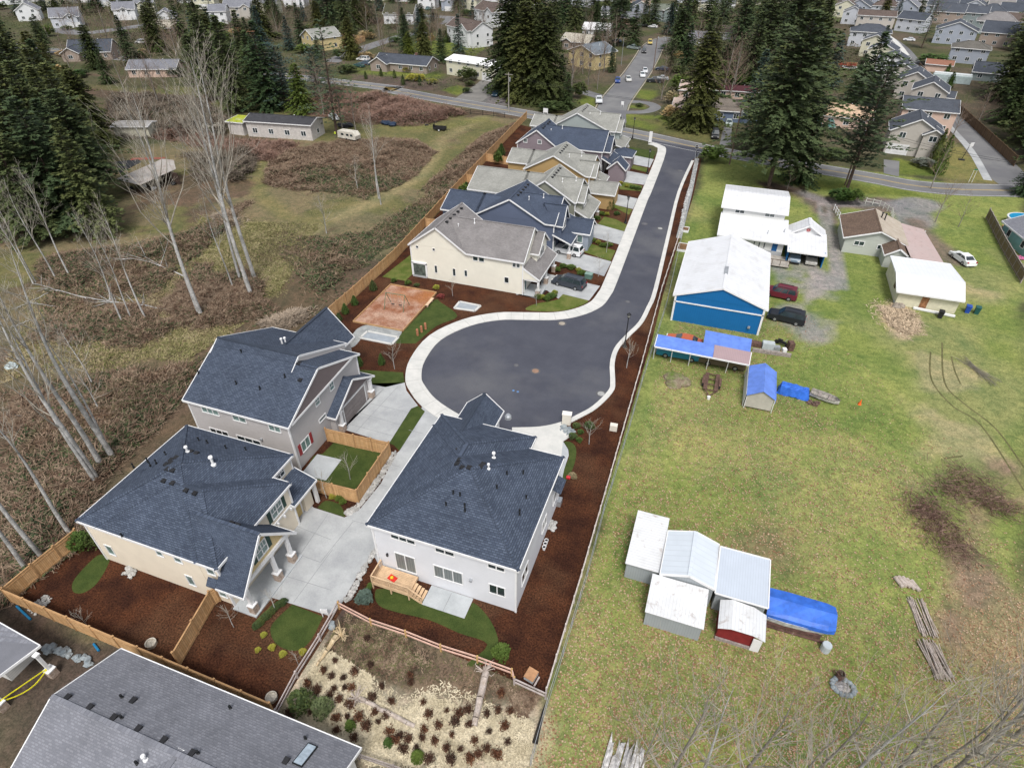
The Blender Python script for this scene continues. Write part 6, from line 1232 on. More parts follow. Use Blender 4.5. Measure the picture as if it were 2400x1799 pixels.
def conifer(seed, H, Rb, whorls, per, droop, bare, step, L, W, taper=.9, top=1.0, jag=.25, mat=None, asym=0):
 rr = random.Random(seed); V, F = [], []; tr = MB(); n = 9; pp = None
 for i in range(n + 1):
  t = i / n; p = Vector((math.sin(t * 3 + seed) * .012 * H * t, math.cos(t * 2 + seed) * .01 * H * t, t * H)); r = H * .0125 * (1 - t) + .03
  if pp is not None: tr.tube(pp[0], p, pp[1], r, 8, False)
  pp = (p, r)
 br = MB()
 for i in range(whorls):
  t = bare + (1 - bare) * (i + rr.uniform(0, .8)) / whorls; z = t * H; u = (t - bare) / (1 - bare)
  Rr = Rb * ((1 - u) ** taper) * top * (1 if u > .12 else .55 + u * 3.7) + .12
  for k in range(per):
   a = 2 * math.pi * (k + rr.random()) / per + i * 1.7; l = Rr * rr.uniform(1 - jag * 2, 1 + jag * .6); l *= 1 + asym * math.cos(a)
   l *= 1 + .22 * math.sin(a * 2 + z * .9 + seed) + .16 * math.sin(z * 1.9 + a * 3)
   if l < .1 or rr.random() < .07: continue
   dz = droop * rr.uniform(.6, 1.3) * (1 - u * .8) - u * .35
   d = Vector((math.cos(a), math.sin(a), -dz)); p0 = Vector((0, 0, z)); m = max(2, int(l / step)); tip = p0 + d * l
   if l > 1.2 and k % 2 == 0: br.tube(p0, tip, .05, .015, 3, False)
   for j in range(m):
    f = (j + .7) / m; q = p0 + d * l * f + Vector((0, 0, .25 * l * (f * f - f) * -1 * .4))
    q += Vector((rr.uniform(-.2, .2), rr.uniform(-.2, .2), rr.uniform(-.15, .15))) * step
    sd_ = rr.choice((-1, 1)) * rr.uniform(.2, .9); e = Vector((math.cos(a + sd_), math.sin(a + sd_), -dz * .7 + rr.uniform(-.25, .25)))
    add_spray(V, F, q, e, L * rr.uniform(.8, 1.2) * (1 - .4 * f), W, rr)
    if f > .35: add_spray(V, F, q, Vector((math.cos(a - sd_), math.sin(a - sd_), -dz - .2)), L * .8 * (1 - .3 * f), W, rr)
 c = MB(); c.v = V; c.f = F; c.m = [0] * len(F); return tr, br, c
def mktree(name, gen, mats, label, loc, grp=None, cat='tree', rz=0, sc=1.):
 t = thing(name, label, cat, loc, rz, grp); t.scale = (sc, sc, sc); tr, br, c = gen; k = []
 a = tr.build('trunk', mats[0], t, local=True, smooth=True); 
 if br is not None and br.f:
  b = br.build('limbs', mats[0], t, local=True); k.append(b)
 k = [a] + k; k.append(c.build('crown', mats[1], t, local=True)); KIDS[t.name] = k; return t
PROTO = {}
GENS = {
 'fir': lambda: (conifer(11, 26, 7.2, 58, 8, .42, .08, .72, 1.5, .42, jag=.25), (BARK, F_FIR)),
 'fir2': lambda: (conifer(12, 26, 8.2, 50, 8, .30, .12, .75, 1.6, .42, taper=.7, jag=.33), (BARK, F_FIR)),
 'bigfir': lambda: (conifer(13, 30, 10.5, 60, 9, .25, .20, .85, 1.7, .46, taper=.6, jag=.3), (BARK, F_FIR)),
 'spruce': lambda: (conifer(14, 14, 3.8, 38, 8, .25, .04, .5, 1.0, .30, taper=1.0, jag=.16), (BARK, F_BLUE)),
 'cedar': lambda: (conifer(15, 20, 7.0, 60, 11, .75, .01, .55, 1.1, .42, taper=.55, jag=.12), (BARK, F_CED)),
 'bright': lambda: (conifer(16, 13, 4.6, 44, 9, .8, .01, .42, .85, .34, taper=.6, jag=.12), (BARK, F_BRT)),
 'pine': lambda: (conifer(17, 24, 7.0, 32, 9, -.12, .24, .7, 1.5, .30, taper=.5, jag=.4), (BARK, F_PINE)),
 'airy': lambda: (conifer(18, 22, 6.8, 24, 6, .15, .12, .8, 1.2, .26, taper=.6, jag=.45), (BARK, F_PINE)),
 'blue': lambda: (conifer(19, 17, 7.5, 30, 8, -.1, .04, .75, 1.3, .28, taper=.5, jag=.35), (BARK, F_BLUE)),
 'hemlock': lambda: (conifer(20, 20, 6.8, 42, 9, .38, .02, .6, 1.2, .42, taper=.85, jag=.2), (BARK, leafy('hemlock_needles', (.026, .050, .018), (.055, .088, .032)))),
}
TH = {'fir': 26, 'fir2': 26, 'bigfir': 30, 'spruce': 14, 'cedar': 20, 'bright': 13, 'pine': 24, 'airy': 22, 'blue': 17, 'hemlock': 20}
CN = {'fir': 'fir_tree', 'fir2': 'fir_tree', 'bigfir': 'fir_tree', 'spruce': 'spruce_tree', 'cedar': 'cedar_tree', 'bright': 'cedar_tree', 'pine': 'pine_tree', 'airy': 'pine_tree', 'blue': 'cedar_tree', 'hemlock': 'hemlock_tree'}
def tree(kind, loc, H, label, grp='evergreens', wid=1., rz=None):
 rz = rnd.uniform(0, 6.28) if rz is None else rz; s_ = H / TH[kind]
 if kind not in PROTO:
  g, mt = GENS[kind](); PROTO[kind] = mktree(CN[kind], g, mt, label, loc, grp, 'tree', rz); o = PROTO[kind]
 else: o = dup(PROTO[kind], loc, rz, label=label, cat='tree', group=grp)
 o.location = loc; o.scale = (s_ * wid, s_ * wid, s_); return o
LF = [(O(x, y), H, k, lb) for x, y, H, k, lb in [(225, 505, 19, 'fir', 'dark fir in front of the collapsing shed, lowest of the left stand'), (160, 500, 22, 'fir2', 'broad dark fir low in the left stand'), (95, 520, 22, 'fir', 'dark fir above the slender birches at the left edge'), (215, 435, 20, 'bigfir', 'dark fir just left of the collapsing shed'), (150, 425, 24, 'fir', 'tall fir in the middle of the left stand'), (80, 440, 26, 'fir2', 'huge fir at the left picture edge'), (190, 370, 21, 'fir2', 'fir left of the pale cream shed'), (120, 355, 25, 'fir', 'tall fir in the upper part of the left stand'), (215, 320, 17, 'cedar', 'rusty green cedar beside the pale cream shed'), (50, 370, 27, 'bigfir', 'massive fir cut by the left picture edge'), (150, 290, 21, 'fir', 'fir below the slate roofed house'), (185, 255, 13, 'cedar', 'low rusty cedar below the slate roofed house'), (85, 270, 24, 'fir2', 'broad fir at the far left below the gabled houses'), (110, 205, 17, 'cedar', 'rusty cedar beside the garage with windows at the far left'), (40, 230, 25, 'fir', 'tall fir reaching the far left top corner'), (30, 160, 22, 'fir2', 'fir at the top left corner before the white gabled house')]]
for p, H, k, lb in LF: tree(k, (p[0], p[1], 0), H, lb, 'left stand of firs')
MT = [(O(515, 240), 23, 'fir', 'tall dark fir left of the old house, rear one'), (O(470, 215), 22, 'fir2', 'tall dark fir behind the bare birches'), (O(585, 238), 22, 'hemlock', 'pointed dark hemlock just left of the bright cedar'), (O(455, 160), 22, 'fir', 'broad dark fir between the birches and the beige house'),
      (O(655, 246), 12.5, 'bright', 'bright yellow green cedar behind the old house'), (O(620, 235), 16, 'blue', 'blue green weeping cedar behind the bright one'), (O(728, 290), 25, 'airy', 'tall thin ragged pine with open crown by the field'), (O(770, 60), 22, 'fir', 'dark fir at the top centre left, behind the fenced yard'), (O(715, 65), 23, 'fir2', 'dark fir at the top behind the grey roofed house'), (O(745, 40), 22, 'bigfir', 'dense dark fir group at the top left of centre'),
      (O(690, 75), 13, 'cedar', 'small cedar at the left end of the cedar fence'), (O(885, 128), 9, 'bright', 'small green conifer beside the upper street'), (O(906, 82), 11, 'spruce', 'slim conifer on the upper street verge'), (O(935, 48), 8, 'spruce', 'little conifer at the upper street junction'), (O(992, 118), 13.5, 'spruce', 'blue green spruce on the lawn before the white balcony house'), (O(868, 55), 11, 'spruce', 'conifer in front of the mossy roofed house'),
      (O(1098, 200), 26, 'cedar', 'big dense cedar left of the far street, leftmost of its clump'), (O(1135, 215), 25, 'cedar', 'big dense cedar of the clump beside the far street, front middle'), (O(1175, 222), 24, 'cedar', 'dense cedar of the clump nearest the white pickup'), (O(1120, 160), 27, 'cedar', 'tall cedar at the rear of the far street clump'), (O(1200, 70), 17, 'hemlock', 'dark green conifer at the top centre'), (O(1225, 235), 9, 'hemlock', 'light green young hemlock at the corner of the far street'),
      (O(1170, 60), 22, 'fir', 'dark fir at the top centre behind the clump'), (O(1250, 60), 20, 'fir2', 'dark fir at the top centre, right one'), (O(1335, 100), 19, 'bigfir', 'dark broad fir beside the far street top'), (O(1300, 95), 14, 'hemlock', 'rounded conifer between the tan roofed house and the far street'), (O(1310, 30), 16, 'fir', 'dark fir at the top of the far street'),
      (O(1467, 118), 21, 'hemlock', 'tall dark fir right of the far street'), (O(1445, 165), 11, 'pine', 'small two stemmed pine beside the far street'), (O(1500, 278), 22, 'cedar', 'huge wide cedar on the verge across from the stop sign'), (O(1622, 262), 17, 'spruce', 'blue green spruce near the dark blue bungalow'), (O(1548, 110), 18, 'airy', 'yellowish ragged cypress behind the huge cedar'),
      (O(1660, 402), 31, 'bigfir', 'huge Douglas type fir beside the white roofed house'), (O(1700, 330), 28, 'bigfir', 'huge fir right behind the tallest one'), (O(1640, 330), 22, 'fir2', 'fir left of the tallest one'), (O(1724, 395), 15, 'hemlock', 'low dark fir crown at the foot of the tallest fir'), (O(1590, 130), 24, 'fir', 'dark fir at the top right of centre'), (O(1640, 150), 26, 'fir2', 'dark fir left of the tall fir row'), (O(1690, 160), 27, 'bigfir', 'broad dark fir in the upper right group'), (O(1740, 200), 26, 'fir', 'dark fir in the upper right group before the cream gables'),
      (O(1620, 60), 20, 'fir2', 'dark fir at the top edge right of centre'), (O(1680, 60), 22, 'fir', 'dark fir at the top edge behind the right group'), (O(1740, 90), 20, 'bigfir', 'dark fir at the top edge left of the bare wood'), (O(1788, 190), 15, 'spruce', 'smaller fir beside the stepped row of houses'), (O(1850, 262), 21, 'hemlock', 'dark green layered fir in front of the stepped row'), (O(1825, 422), 25, 'pine', 'tall grey green pine leaning beside the right hand drive'),
      (O(1990, 105), 18, 'airy', 'tall dark ragged fir with bare trunk at the curved street'), (O(1900, 118), 10, 'hemlock', 'narrow green conifer beside the stepped row'),
      ((76, 205, 0), 28, 'bigfir', 'large dark fir at the top right edge'), ((69, 178, 0), 28, 'fir', 'tall dark fir at the right edge beside the side street'), ((80, 190, 0), 29, 'fir2', 'dark fir at the right edge, rear of the group'), ((70, 160, 0), 20, 'hemlock', 'dark hemlock at the right edge above the junction'), ((72, 232, 0), 24, 'fir', 'dark fir behind the teal grey house'), ((80, 240, 0), 30, 'bigfir', 'dark fir at the top right corner'), ((56.5, 146.5, 0), 9, 'hemlock', 'low dark conifer at the right edge by the main road end'), ((61, 141, 0), 12, 'cedar', 'dark cedar at the right edge behind the pool'), ((88, 215, 0), 30, 'fir', 'fir cut by the right picture edge near the top')]
for p, H, k, lb in MT: tree(k, (p[0], p[1], 0), H, lb, 'evergreens among the houses')
# ------------------------------------------------------------------ leafless trees
def baretree(seed, H, r0, lean=(0, 0), fork=.35, nb=16, up=.8, sub=4, spread=.34, depth=2, twig=5, wig=.03):
 rr = random.Random(seed); tr = MB(); cr = MB(); P = []; n = 12; pp = None
 for i in range(n + 1):
  t = i / n; p = Vector((lean[0] * t + math.sin(t * 4 + seed) * wig * H * t, lean[1] * t + math.cos(t * 3.1 + seed) * wig * H * t, t * H)); r = r0 * (1 - t) ** .85 + .012
  if pp: tr.tube(pp[0], p, pp[1], r, 8 if i < 7 else 5, False)
  P.append((p, r)); pp = (p, r)
 def branch(p, d, L, r, lev):
  k = 4 if lev == 0 else 3; q = p; dd = d.normalized(); pts = [(p, r)]
  for j in range(k):
   dd = (dd + Vector((rr.uniform(-.2, .2), rr.uniform(-.2, .2), rr.uniform(-.05, .25)))).normalized(); b = q + dd * L / k; r2 = r * (1 - (j + 1) / (k + .6)); cr.tube(q, b, pts[-1][1], max(.008, r2), 4 if lev == 0 else 3, False); q = b; pts.append((b, max(.008, r2)))
  if lev < depth:
   m = sub if lev == 0 else twig
   for j in range(m):
    i0 = rr.randint(1, k); a, ra = pts[i0]; e = (dd + Vector((rr.uniform(-1, 1), rr.uniform(-1, 1), rr.uniform(-.3, .6))) * .75).normalized(); branch(a, e, L * rr.uniform(.35, .6), max(.008, ra * .7), lev + 1)
 for i in range(nb):
  t = fork + (1 - fork) * (i + rr.random()) / nb * .97; j = min(n - 1, int(t * n)); a, ra = P[j]; b, rb = P[j + 1]; f = t * n - j; p = a.lerp(b, f); an = rr.uniform(0, 6.28) if i > 0 else 1
  L = H * spread * (1.15 - t) * rr.uniform(.7, 1.2) + .6; branch(p, Vector((math.cos(an), math.sin(an), up)), L, max(.012, ra * .55), 0)
 return tr, None, cr
BP = {}
def btree(key, gen, mats, loc, H, label, grp, wid=1., rz=0, cat='tree', name='birch_tree'):
 base_H = BH[key]; s_ = H / base_H
 if key not in BP: BP[key] = mktree(name, gen(), mats, label, loc, grp, cat, rz); o = BP[key]
 else: o = dup(BP[key], loc, rz, label=label, cat=cat, group=grp)
 o.scale = (s_ * wid, s_ * wid, s_); return o
BH = {'A': 24, 'B': 24, 'C': 24, 'D': 12, 'E': 12, 'S': 4, 'F': 14}
BG = {'A': lambda: baretree(1, 24, .20, fork=.36, nb=17, up=2.2, spread=.42, sub=4, twig=3), 'B': lambda: baretree(2, 24, .15, fork=.38, nb=15, up=1.9, spread=.34, sub=4, twig=3), 'C': lambda: baretree(3, 24, .25, fork=.62, nb=11, up=1.4, spread=.30, twig=3),
      'D': lambda: baretree(4, 12, .12, fork=.2, nb=15, up=.9, spread=.42, sub=4, twig=3), 'E': lambda: baretree(5, 12, .09, fork=.15, nb=16, up=.8, spread=.40, sub=4, twig=3, wig=.04), 'S': lambda: baretree(6, 4, .035, fork=.3, nb=12, up=1.2, spread=.4, sub=3, twig=2, depth=1), 'F': lambda: baretree(8, 14, .15, fork=.12, nb=20, up=1.3, spread=.38, sub=4, twig=4)}
def bt(k, loc, H, label, mats=(BARKW, TWIG), grp='leafless trees of the left field', wid=1.15, rz=None, name='birch_tree', cat='tree'):
 return btree(k + mats[1].name, BG[k], mats, (loc[0], loc[1], 0), H, label, grp, wid, rnd.uniform(0, 6.28) if rz is None else rz, cat, name)
for k in list(BH):
 for mname in (TWIG.name, TWIGB.name): BH[k + mname] = BH[k]
t6 = lambda x, y: Q(0, 1, x, y); t9 = lambda x, y: Q(0, 2, x, y)
for p, H, k, lb in [(t6(1750, 1090), 29, 'A', 'tall pale birch standing alone left of the grey house roof'), (t6(1728, 1075), 28, 'B', 'thinner birch rising beside the lone tall one'), (t6(2175, 905), 31, 'A', 'tall birch of the middle clump, front stem'), (t6(2205, 760), 31, 'A', 'tall birch at the right of the middle clump'), (t6(2080, 770), 27, 'B', 'thin grey birch of the middle clump'), (t6(2020, 850), 15, 'B', 'short thin birch left of the middle clump'), (t6(2135, 800), 28, 'B', 'birch stem between the two tallest of the middle clump'),
      (t6(1270, 1120), 17, 'B', 'slender birch right of the leaning three'), (t6(1145, 1115), 14, 'B', 'slender birch, middle of three beside the fallen trunk'), (t6(1068, 1145), 16, 'B', 'slender birch, leftmost of three beside the fallen trunk'), (t6(610, 740), 17, 'B', 'slender birch before the dark conifers at the left'), (t6(490, 765), 16, 'B', 'slender birch left of the dark conifers'), (t6(310, 780), 14, 'B', 'slender leaning birch near the left edge'), (t6(290, 795), 15, 'B', 'second slender birch near the left edge'),
      (t9(980, 640), 23, 'C', 'white barked birch with mossy foot, right of the front group'), (t9(880, 710), 22, 'C', 'white barked birch with mossy foot, second of the front group'), (t9(830, 850), 20, 'A', 'white barked birch forked near its foot, third of the front group'), (t9(840, 830), 22, 'C', 'white birch rising behind the forked one'), (t9(610, 1300), 16, 'C', 'thick white birch trunk with moss just left of the cream house'), (t9(380, 1510), 17, 'C', 'thick white birch trunk nearest the cedar fence corner'), (t9(230, 1600), 16, 'C', 'white birch trunk at the left edge by the fence corner'), (t9(960, 600), 17, 'B', 'thin birch behind the front group'), (t6(800, 1655), 8, 'D', 'small bare forked tree above the front birches'), (t9(870, 250), 7, 'D', 'small bare tree right of the front birches'),
      (Q(1, 1, 1080, 110), 17, 'B', 'thin bare tree standing alone in the bramble field'), (Q(1, 1, 1060, 60), 15, 'B', 'second thin bare tree in the bramble field'), (Q(1, 1, 610, 360), 7, 'D', 'twiggy bare shrub tree beside the grass track'), (Q(1, 0, 880, 1640), 6, 'D', 'low bare shrub in the brambles')]:
 bt(k, p, H, lb)
for p, H, k, lb in [(O(700, 250), 13, 'F', 'grey bare tree behind the old house, left'), (O(740, 285), 14, 'F', 'grey bare tree right of the old house'), (O(770, 290), 12, 'F', 'grey bare tree at the edge of the bramble bank'), (O(715, 215), 14, 'F', 'grey bare tree by the upper street'), (O(860, 85), 13, 'F', 'bare tree beside the mossy roofed house'), (O(820, 80), 14, 'F', 'tall bare tree at the foot of the dark firs'), (O(880, 95), 10, 'F', 'bare tree at the bend of the upper street'), (O(950, 80), 9, 'F', 'bare rounded tree near the playground'), (O(240, 105), 17, 'F', 'large bare tree in front of the top left houses'), (O(640, 50), 12, 'F', 'bare tree by the tiny yellow shed'),
      (O(1235, 190), 15, 'F', 'bare tree in front of the yellow house'), (O(1270, 185), 12, 'F', 'bare tree right of the yellow house'), (O(1560, 215), 17, 'F', 'tall brown bare tree between cedar and spruce'), (O(1575, 222), 16, 'F', 'second brown bare tree between cedar and spruce'), (O(1040, 90), 12, 'F', 'brown bare tree beside the balcony house'), (O(1755, 165), 14, 'F', 'white stemmed bare tree beside the right group of firs'), (O(2020, 480), 8, 'D', 'bare apple tree beside the drive, left one'), (O(2070, 490), 6, 'D', 'bare apple tree, smaller right one'), (O(2010, 408), 9, 'D', 'thin bare garden tree before the twin gabled house'), (O(2060, 290), 9, 'F', 'brown bare thicket tree beyond the brown fence'), (O(2110, 270), 9, 'F', 'bare tree behind the brown fence, right one'), (O(1700, 410), 5, 'D', 'low bare shrub beside the tallest fir')]:
 bt(k, p, H, lb, (plain('grey_bark', (.22, .20, .175), .9, var=.2), TWIGB), 'leafless garden trees', name='bare_tree')
rr_ = random.Random(21)
for k in range(22):
 px = 1700 + k * 26 + rr_.uniform(-10, 10); p = G(px, 4 + rr_.uniform(-4, 6)); bt('F', (p[0], p[1] + 6), rr_.uniform(13, 18), 'bare tree of the leafless wood along the top right edge', (plain('grey_bark', (.22, .20, .175)), TWIGB), 'leafless wood at the top right', name='bare_tree')
BRW = [(2, 3, 1440, 1640, 15, 'D'), (2, 3, 1500, 1600, 14, 'E'), (2, 3, 1250, 1660, 13, 'E'), (2, 3, 1940, 1640, 15, 'E'), (2, 3, 2160, 1640, 15, 'D'), (3, 3, 120, 1640, 14, 'D'), (3, 3, 420, 1650, 15, 'E'), (3, 3, 800, 1660, 16, 'D')]
for i, (x, y, H, k) in enumerate([(4.2, 16.5, 15, 'F'), (6.0, 17.5, 14, 'D'), (2.4, 15.5, 12, 'E'), (8.5, 18.5, 14, 'F'), (12.6, 20, 13, 'F'), (14.8, 20.5, 15, 'D'), (17, 21.5, 14, 'F'), (19.2, 22.5, 15, 'E'), (21.5, 24, 16, 'F'), (24, 26.5, 15, 'D'), (26.5, 28.5, 15, 'F'), (13, 17.5, 14, 'E'), (22, 21.5, 15, 'D'), (11, 17.5, 13, 'E'), (17.5, 19, 15, 'F'), (26, 25, 14, 'F')]):
 bt(k, (x, y), H, ('leafless alder, ' + ('first', 'second', 'third', 'fourth', 'fifth', 'sixth', 'seventh', 'eighth', 'ninth', 'tenth', 'eleventh', 'twelfth', 'thirteenth', 'fourteenth', 'fifteenth', 'sixteenth')[i] + ' from the left of the lower right tangle'), (plain('grey_bark', (.22, .20, .175)), TWIG), 'leafless alders at the lower right', name='alder_tree', wid=.8)
for i, (p, H, lb) in enumerate([(Q(1, 2, 815, 825), 3.2, 'thin staked sapling in the fenced yard lawn'), (Q(1, 2, 610, 985), 3.0, 'thin sapling in mulch in front of the cedar yard fence'), (Q(1, 1, 1198, 1530), 3.4, 'sapling in the mulch beside the turning circle'), (Q(1, 1, 1700, 900), 2.6, 'sapling before the ivory house wall'), (Q(2, 2, 665, 520), 3.2, 'sapling on mulch beside the white mailbox shelter'), (Q(2, 1, 990, 1520), 4.0, 'bare sapling beside the street lamp on the mulch bank'), (Q(2, 1, 815, 525), 3.2, 'sapling on the lawn between the second and third drives'), (Q(2, 1, 745, 730), 3.0, 'sapling between the first and second drives'), (Q(1, 3, 170, 292), 2.6, 'staked sapling at the corner of the cream house porch'), (Q(0, 3, 765, 445), 2.2, 'tiny bare shrub in the left mulch bed'), (Q(0, 3, 2020, 440), 2.6, 'bare shrub beside the cedar divider fence'), (Q(1, 3, 370, 770), 1.8, 'bare shrub in mulch below the round lawn'), (Q(2, 1, 210, 985), 2.8, 'sapling on the corner lawn by the ivory house')]):
 bt('S', p, H, lb, grp='saplings of the new estate', name='sapling')
def log(name, label, a, b, r0, r1, mat, cat='log', br=0):
 t = thing(name, label, cat, (a[0], a[1], 0)); m = MB(); a, b = Vector(a), Vector(b); n = 8; pv = None; rr = random.Random(int(abs(a.x * 10))); d = b - a; s_ = Vector((-d.y, d.x, 0)).normalized()
 for i in range(n + 1):
  f = i / n; p = a.lerp(b, f) + s_ * rr.uniform(-.01, .01) * d.length; p.z = r0 + (.15 if i % 3 == 1 else .05); r = r0 + (r1 - r0) * f
  if pv is not None: m.tube(pv[0], p, pv[1], r, 8, i in (1, n))
  pv = (p, r)
 m.build('stem', mat, t)
 if br:
  m = MB()
  for k in range(br):
   f = rr.uniform(.5, 1) if cat != 'root' else rr.uniform(0, .05); p = a.lerp(b, f); p.z = r0; e = (d.normalized() * rr.uniform(.3, 1) + s_ * rr.choice((-1, 1)) * rr.uniform(.2, .8) + Vector((0, 0, rr.uniform(.0, .4)))); L = d.length * rr.uniform(.12, .3); q = p + e.normalized() * L; m.tube(p, q, r1 * .7 + .02, .01, 4); m.tube(p.lerp(q, .5), p.lerp(q, .5) + (e + s_ * .5).normalized() * L * .5, .02, .008, 3)
  m.build('branches', mat, t)
log('fallen_tree', 'long pale fallen birch trunk lying in the left field grass', Q(0, 1, 1720, 1065), Q(0, 1, 800, 935), .16, .07, BARKW, 'fallen tree', 14); log('fallen_tree', 'pale fallen birch trunk lying behind the lone tall birch', Q(0, 1, 1890, 870), Q(0, 1, 1140, 540), .14, .05, BARKW, 'fallen tree', 10)
log('fallen_tree', 'short broken pale trunk lying in the front left brambles', Q(0, 2, 1200, 210), Q(0, 2, 920, 120), .13, .09, BARKW, 'log', 3); log('fallen_tree', 'pale fallen stem crossing behind the front birches', Q(0, 2, 870, 500), Q(0, 2, 310, 240), .14, .07, BARKW, 'fallen tree', 5); log('fallen_tree', 'thin fallen stem below the slender birches', Q(0, 1, 760, 930), Q(0, 1, 300, 800), .09, .04, BARKW, 'fallen tree', 10)
LOGM = mottle('driftwood', (.36, .30, .25), (.46, .40, .36), 2, 6, .9, fv=.25); LOGT = mottle('peeled_log', (.45, .34, .20), (.52, .42, .28), 2, 6, .9, fv=.2)
log('habitat_log', 'thick peeled grey log at the right side of the dry grass plot', Q(1, 3, 1985, 850), Q(1, 3, 1890, 1310), .27, .22, LOGM, 'log'); log('habitat_log', 'long grey rooted log across the middle of the dry grass plot', Q(1, 3, 900, 1070), Q(1, 3, 1370, 1310), .17, .15, LOGM, 'log'); log('habitat_log', 'curved yellow peeled log near the left corner of the dry grass plot', Q(1, 3, 700, 540), Q(1, 3, 530, 790), .22, .08, LOGT, 'log')
for i, (p, lb) in enumerate(((Q(1, 3, 870, 1060), 'tangled root plate of the middle grey log'), (Q(1, 3, 1970, 830), 'small root fork at the top of the right grey log'), (Q(1, 3, 740, 520), 'tangled roots at the head of the yellow log'))):
 mb = MB(); rr = random.Random(i)
 for k in range(26): a = rr.uniform(0, 6.28); e = Vector((math.cos(a), math.sin(a), rr.uniform(.1, .9))); q = Vector((p[0], p[1], .15)); q2 = q + e * rr.uniform(.3, .8); mb.tube(q, q2, .05, .025, 4); mb.tube(q2, q2 + Vector((rr.uniform(-.3, .3), rr.uniform(-.3, .3), rr.uniform(-.1, .2))), .025, .01, 3)
 mb.build('root_tangle', LOGM if i < 2 else LOGT, label=lb, cat='roots')
def pile(name, label, cat, p, n, L, W, mat, rz, r=.05, H=.3, spread=.15, seed=1):
 mb = MB(); rr = random.Random(seed)
 for k in range(n):
  a = rz + rr.uniform(-spread, spread); o = rr.uniform(-W / 2, W / 2); c = Vector((p[0] - math.sin(rz) * o, p[1] + math.cos(rz) * o, rr.uniform(.05, H))); d = Vector((math.cos(a), math.sin(a), rr.uniform(-.05, .05))) * L / 2 * rr.uniform(.7, 1); mb.tube(c - d, c + d, r, r * .8, 6)
 return mb.build(name, mat, label=label, cat=cat)
for i, (x, y) in enumerate(((1125, 60), (1155, 55), (1190, 60), (1225, 75), (1265, 90))):
 p = Q(3, 3, x, y); mb = MB(); d = Vector((math.cos(R(-60)), math.sin(R(-60)), 0)) * .5; c = Vector((p[0], p[1], .17)); mb.tube(c - d, c + d, .17, .17, 10); mb.build('cut_log', LOGM, label='cut log on the lawn, ' + ('leftmost', 'second from left', 'middle', 'second from right', 'rightmost')[i] + ' of the side by side row', cat='log', group='row of cut logs on the lawn')
pile('pole_stack', 'neat stack of weathered poles lying on the right lawn, upper stack', 'pole stack', Q(3, 3, 1330, 360), 26, 3.6, 1.2, LOGM, R(100), .045, .25, .06, 2); pile('pole_stack', 'messy stack of weathered poles lying on the right lawn, lower stack', 'pole stack', Q(3, 3, 1440, 730), 30, 3.4, 1.3, LOGM, R(105), .05, .3, .14, 3)
mb = MB(); rr = random.Random(5)
for k in range(17): o = rr.uniform(-1.3, 1.3); x = 1.0 + o * .9; mb.slab([(x, 13.2 + rr.uniform(0, 1), .1 + rr.uniform(0, .5)), (x + .28, 13.2 + rr.uniform(0, 1), .1 + rr.uniform(0, .5)), (x + .75, 19.3 + rr.uniform(-1.5, .3), .1 + rr.uniform(0, .5)), (x + .45, 19.3 + rr.uniform(-1.5, .3), .1 + rr.uniform(0, .5))], .03)
mb.build('board_stack', plain('peeling_white_boards', (.60, .58, .56), .8, var=.45, sc=3), label='stack of white peeling boards lying on the grass at the bottom edge', cat='board stack')
mb = MB(); rr = random.Random(6); c = Q(3, 2, 1900, 1050)
for (x, y) in ((1700, 830), (1850, 980), (1960, 1060), (1400, 1150), (1350, 1060), (1560, 930), (1500, 1270), (1580, 1430)):
 p = Q(3, 2, x, y)
 for k in range(170): a = rr.uniform(0, 3.14); q = Vector((p[0] + rr.gauss(0, 1.15), p[1] + rr.gauss(0, .95), rr.uniform(.03, .8))); d = Vector((math.cos(a), math.sin(a), rr.uniform(-.2, .2))) * rr.uniform(.3, .9); mb.tube(q - d, q + d, rr.uniform(.012, .035), .01, 3)
mb.build('brush_rows', mottle('dark_brush', (.09, .05, .04), (.24, .16, .125), 1.5, 5, .95), label='long untidy rows of cut brown brush on the right lawn', cat='brush pile', kind='stuff')
mb = MB()
for k in range(40): a = R(120) + rr.uniform(-.35, .35); p = Q(3, 1, 1780, 1530); q = Vector((p[0] + rr.uniform(-.3, .3), p[1] + rr.uniform(-.3, .3), rr.uniform(.03, .3))); d = Vector((math.cos(a), math.sin(a), 0)) * rr.uniform(1.2, 3.8); mb.tube(q - d, q + d * .8, .02, .01, 3)
mb.build('branch_pile', TWIG, label='pile of long pale cut branches on the upper right grass', cat='branch pile')
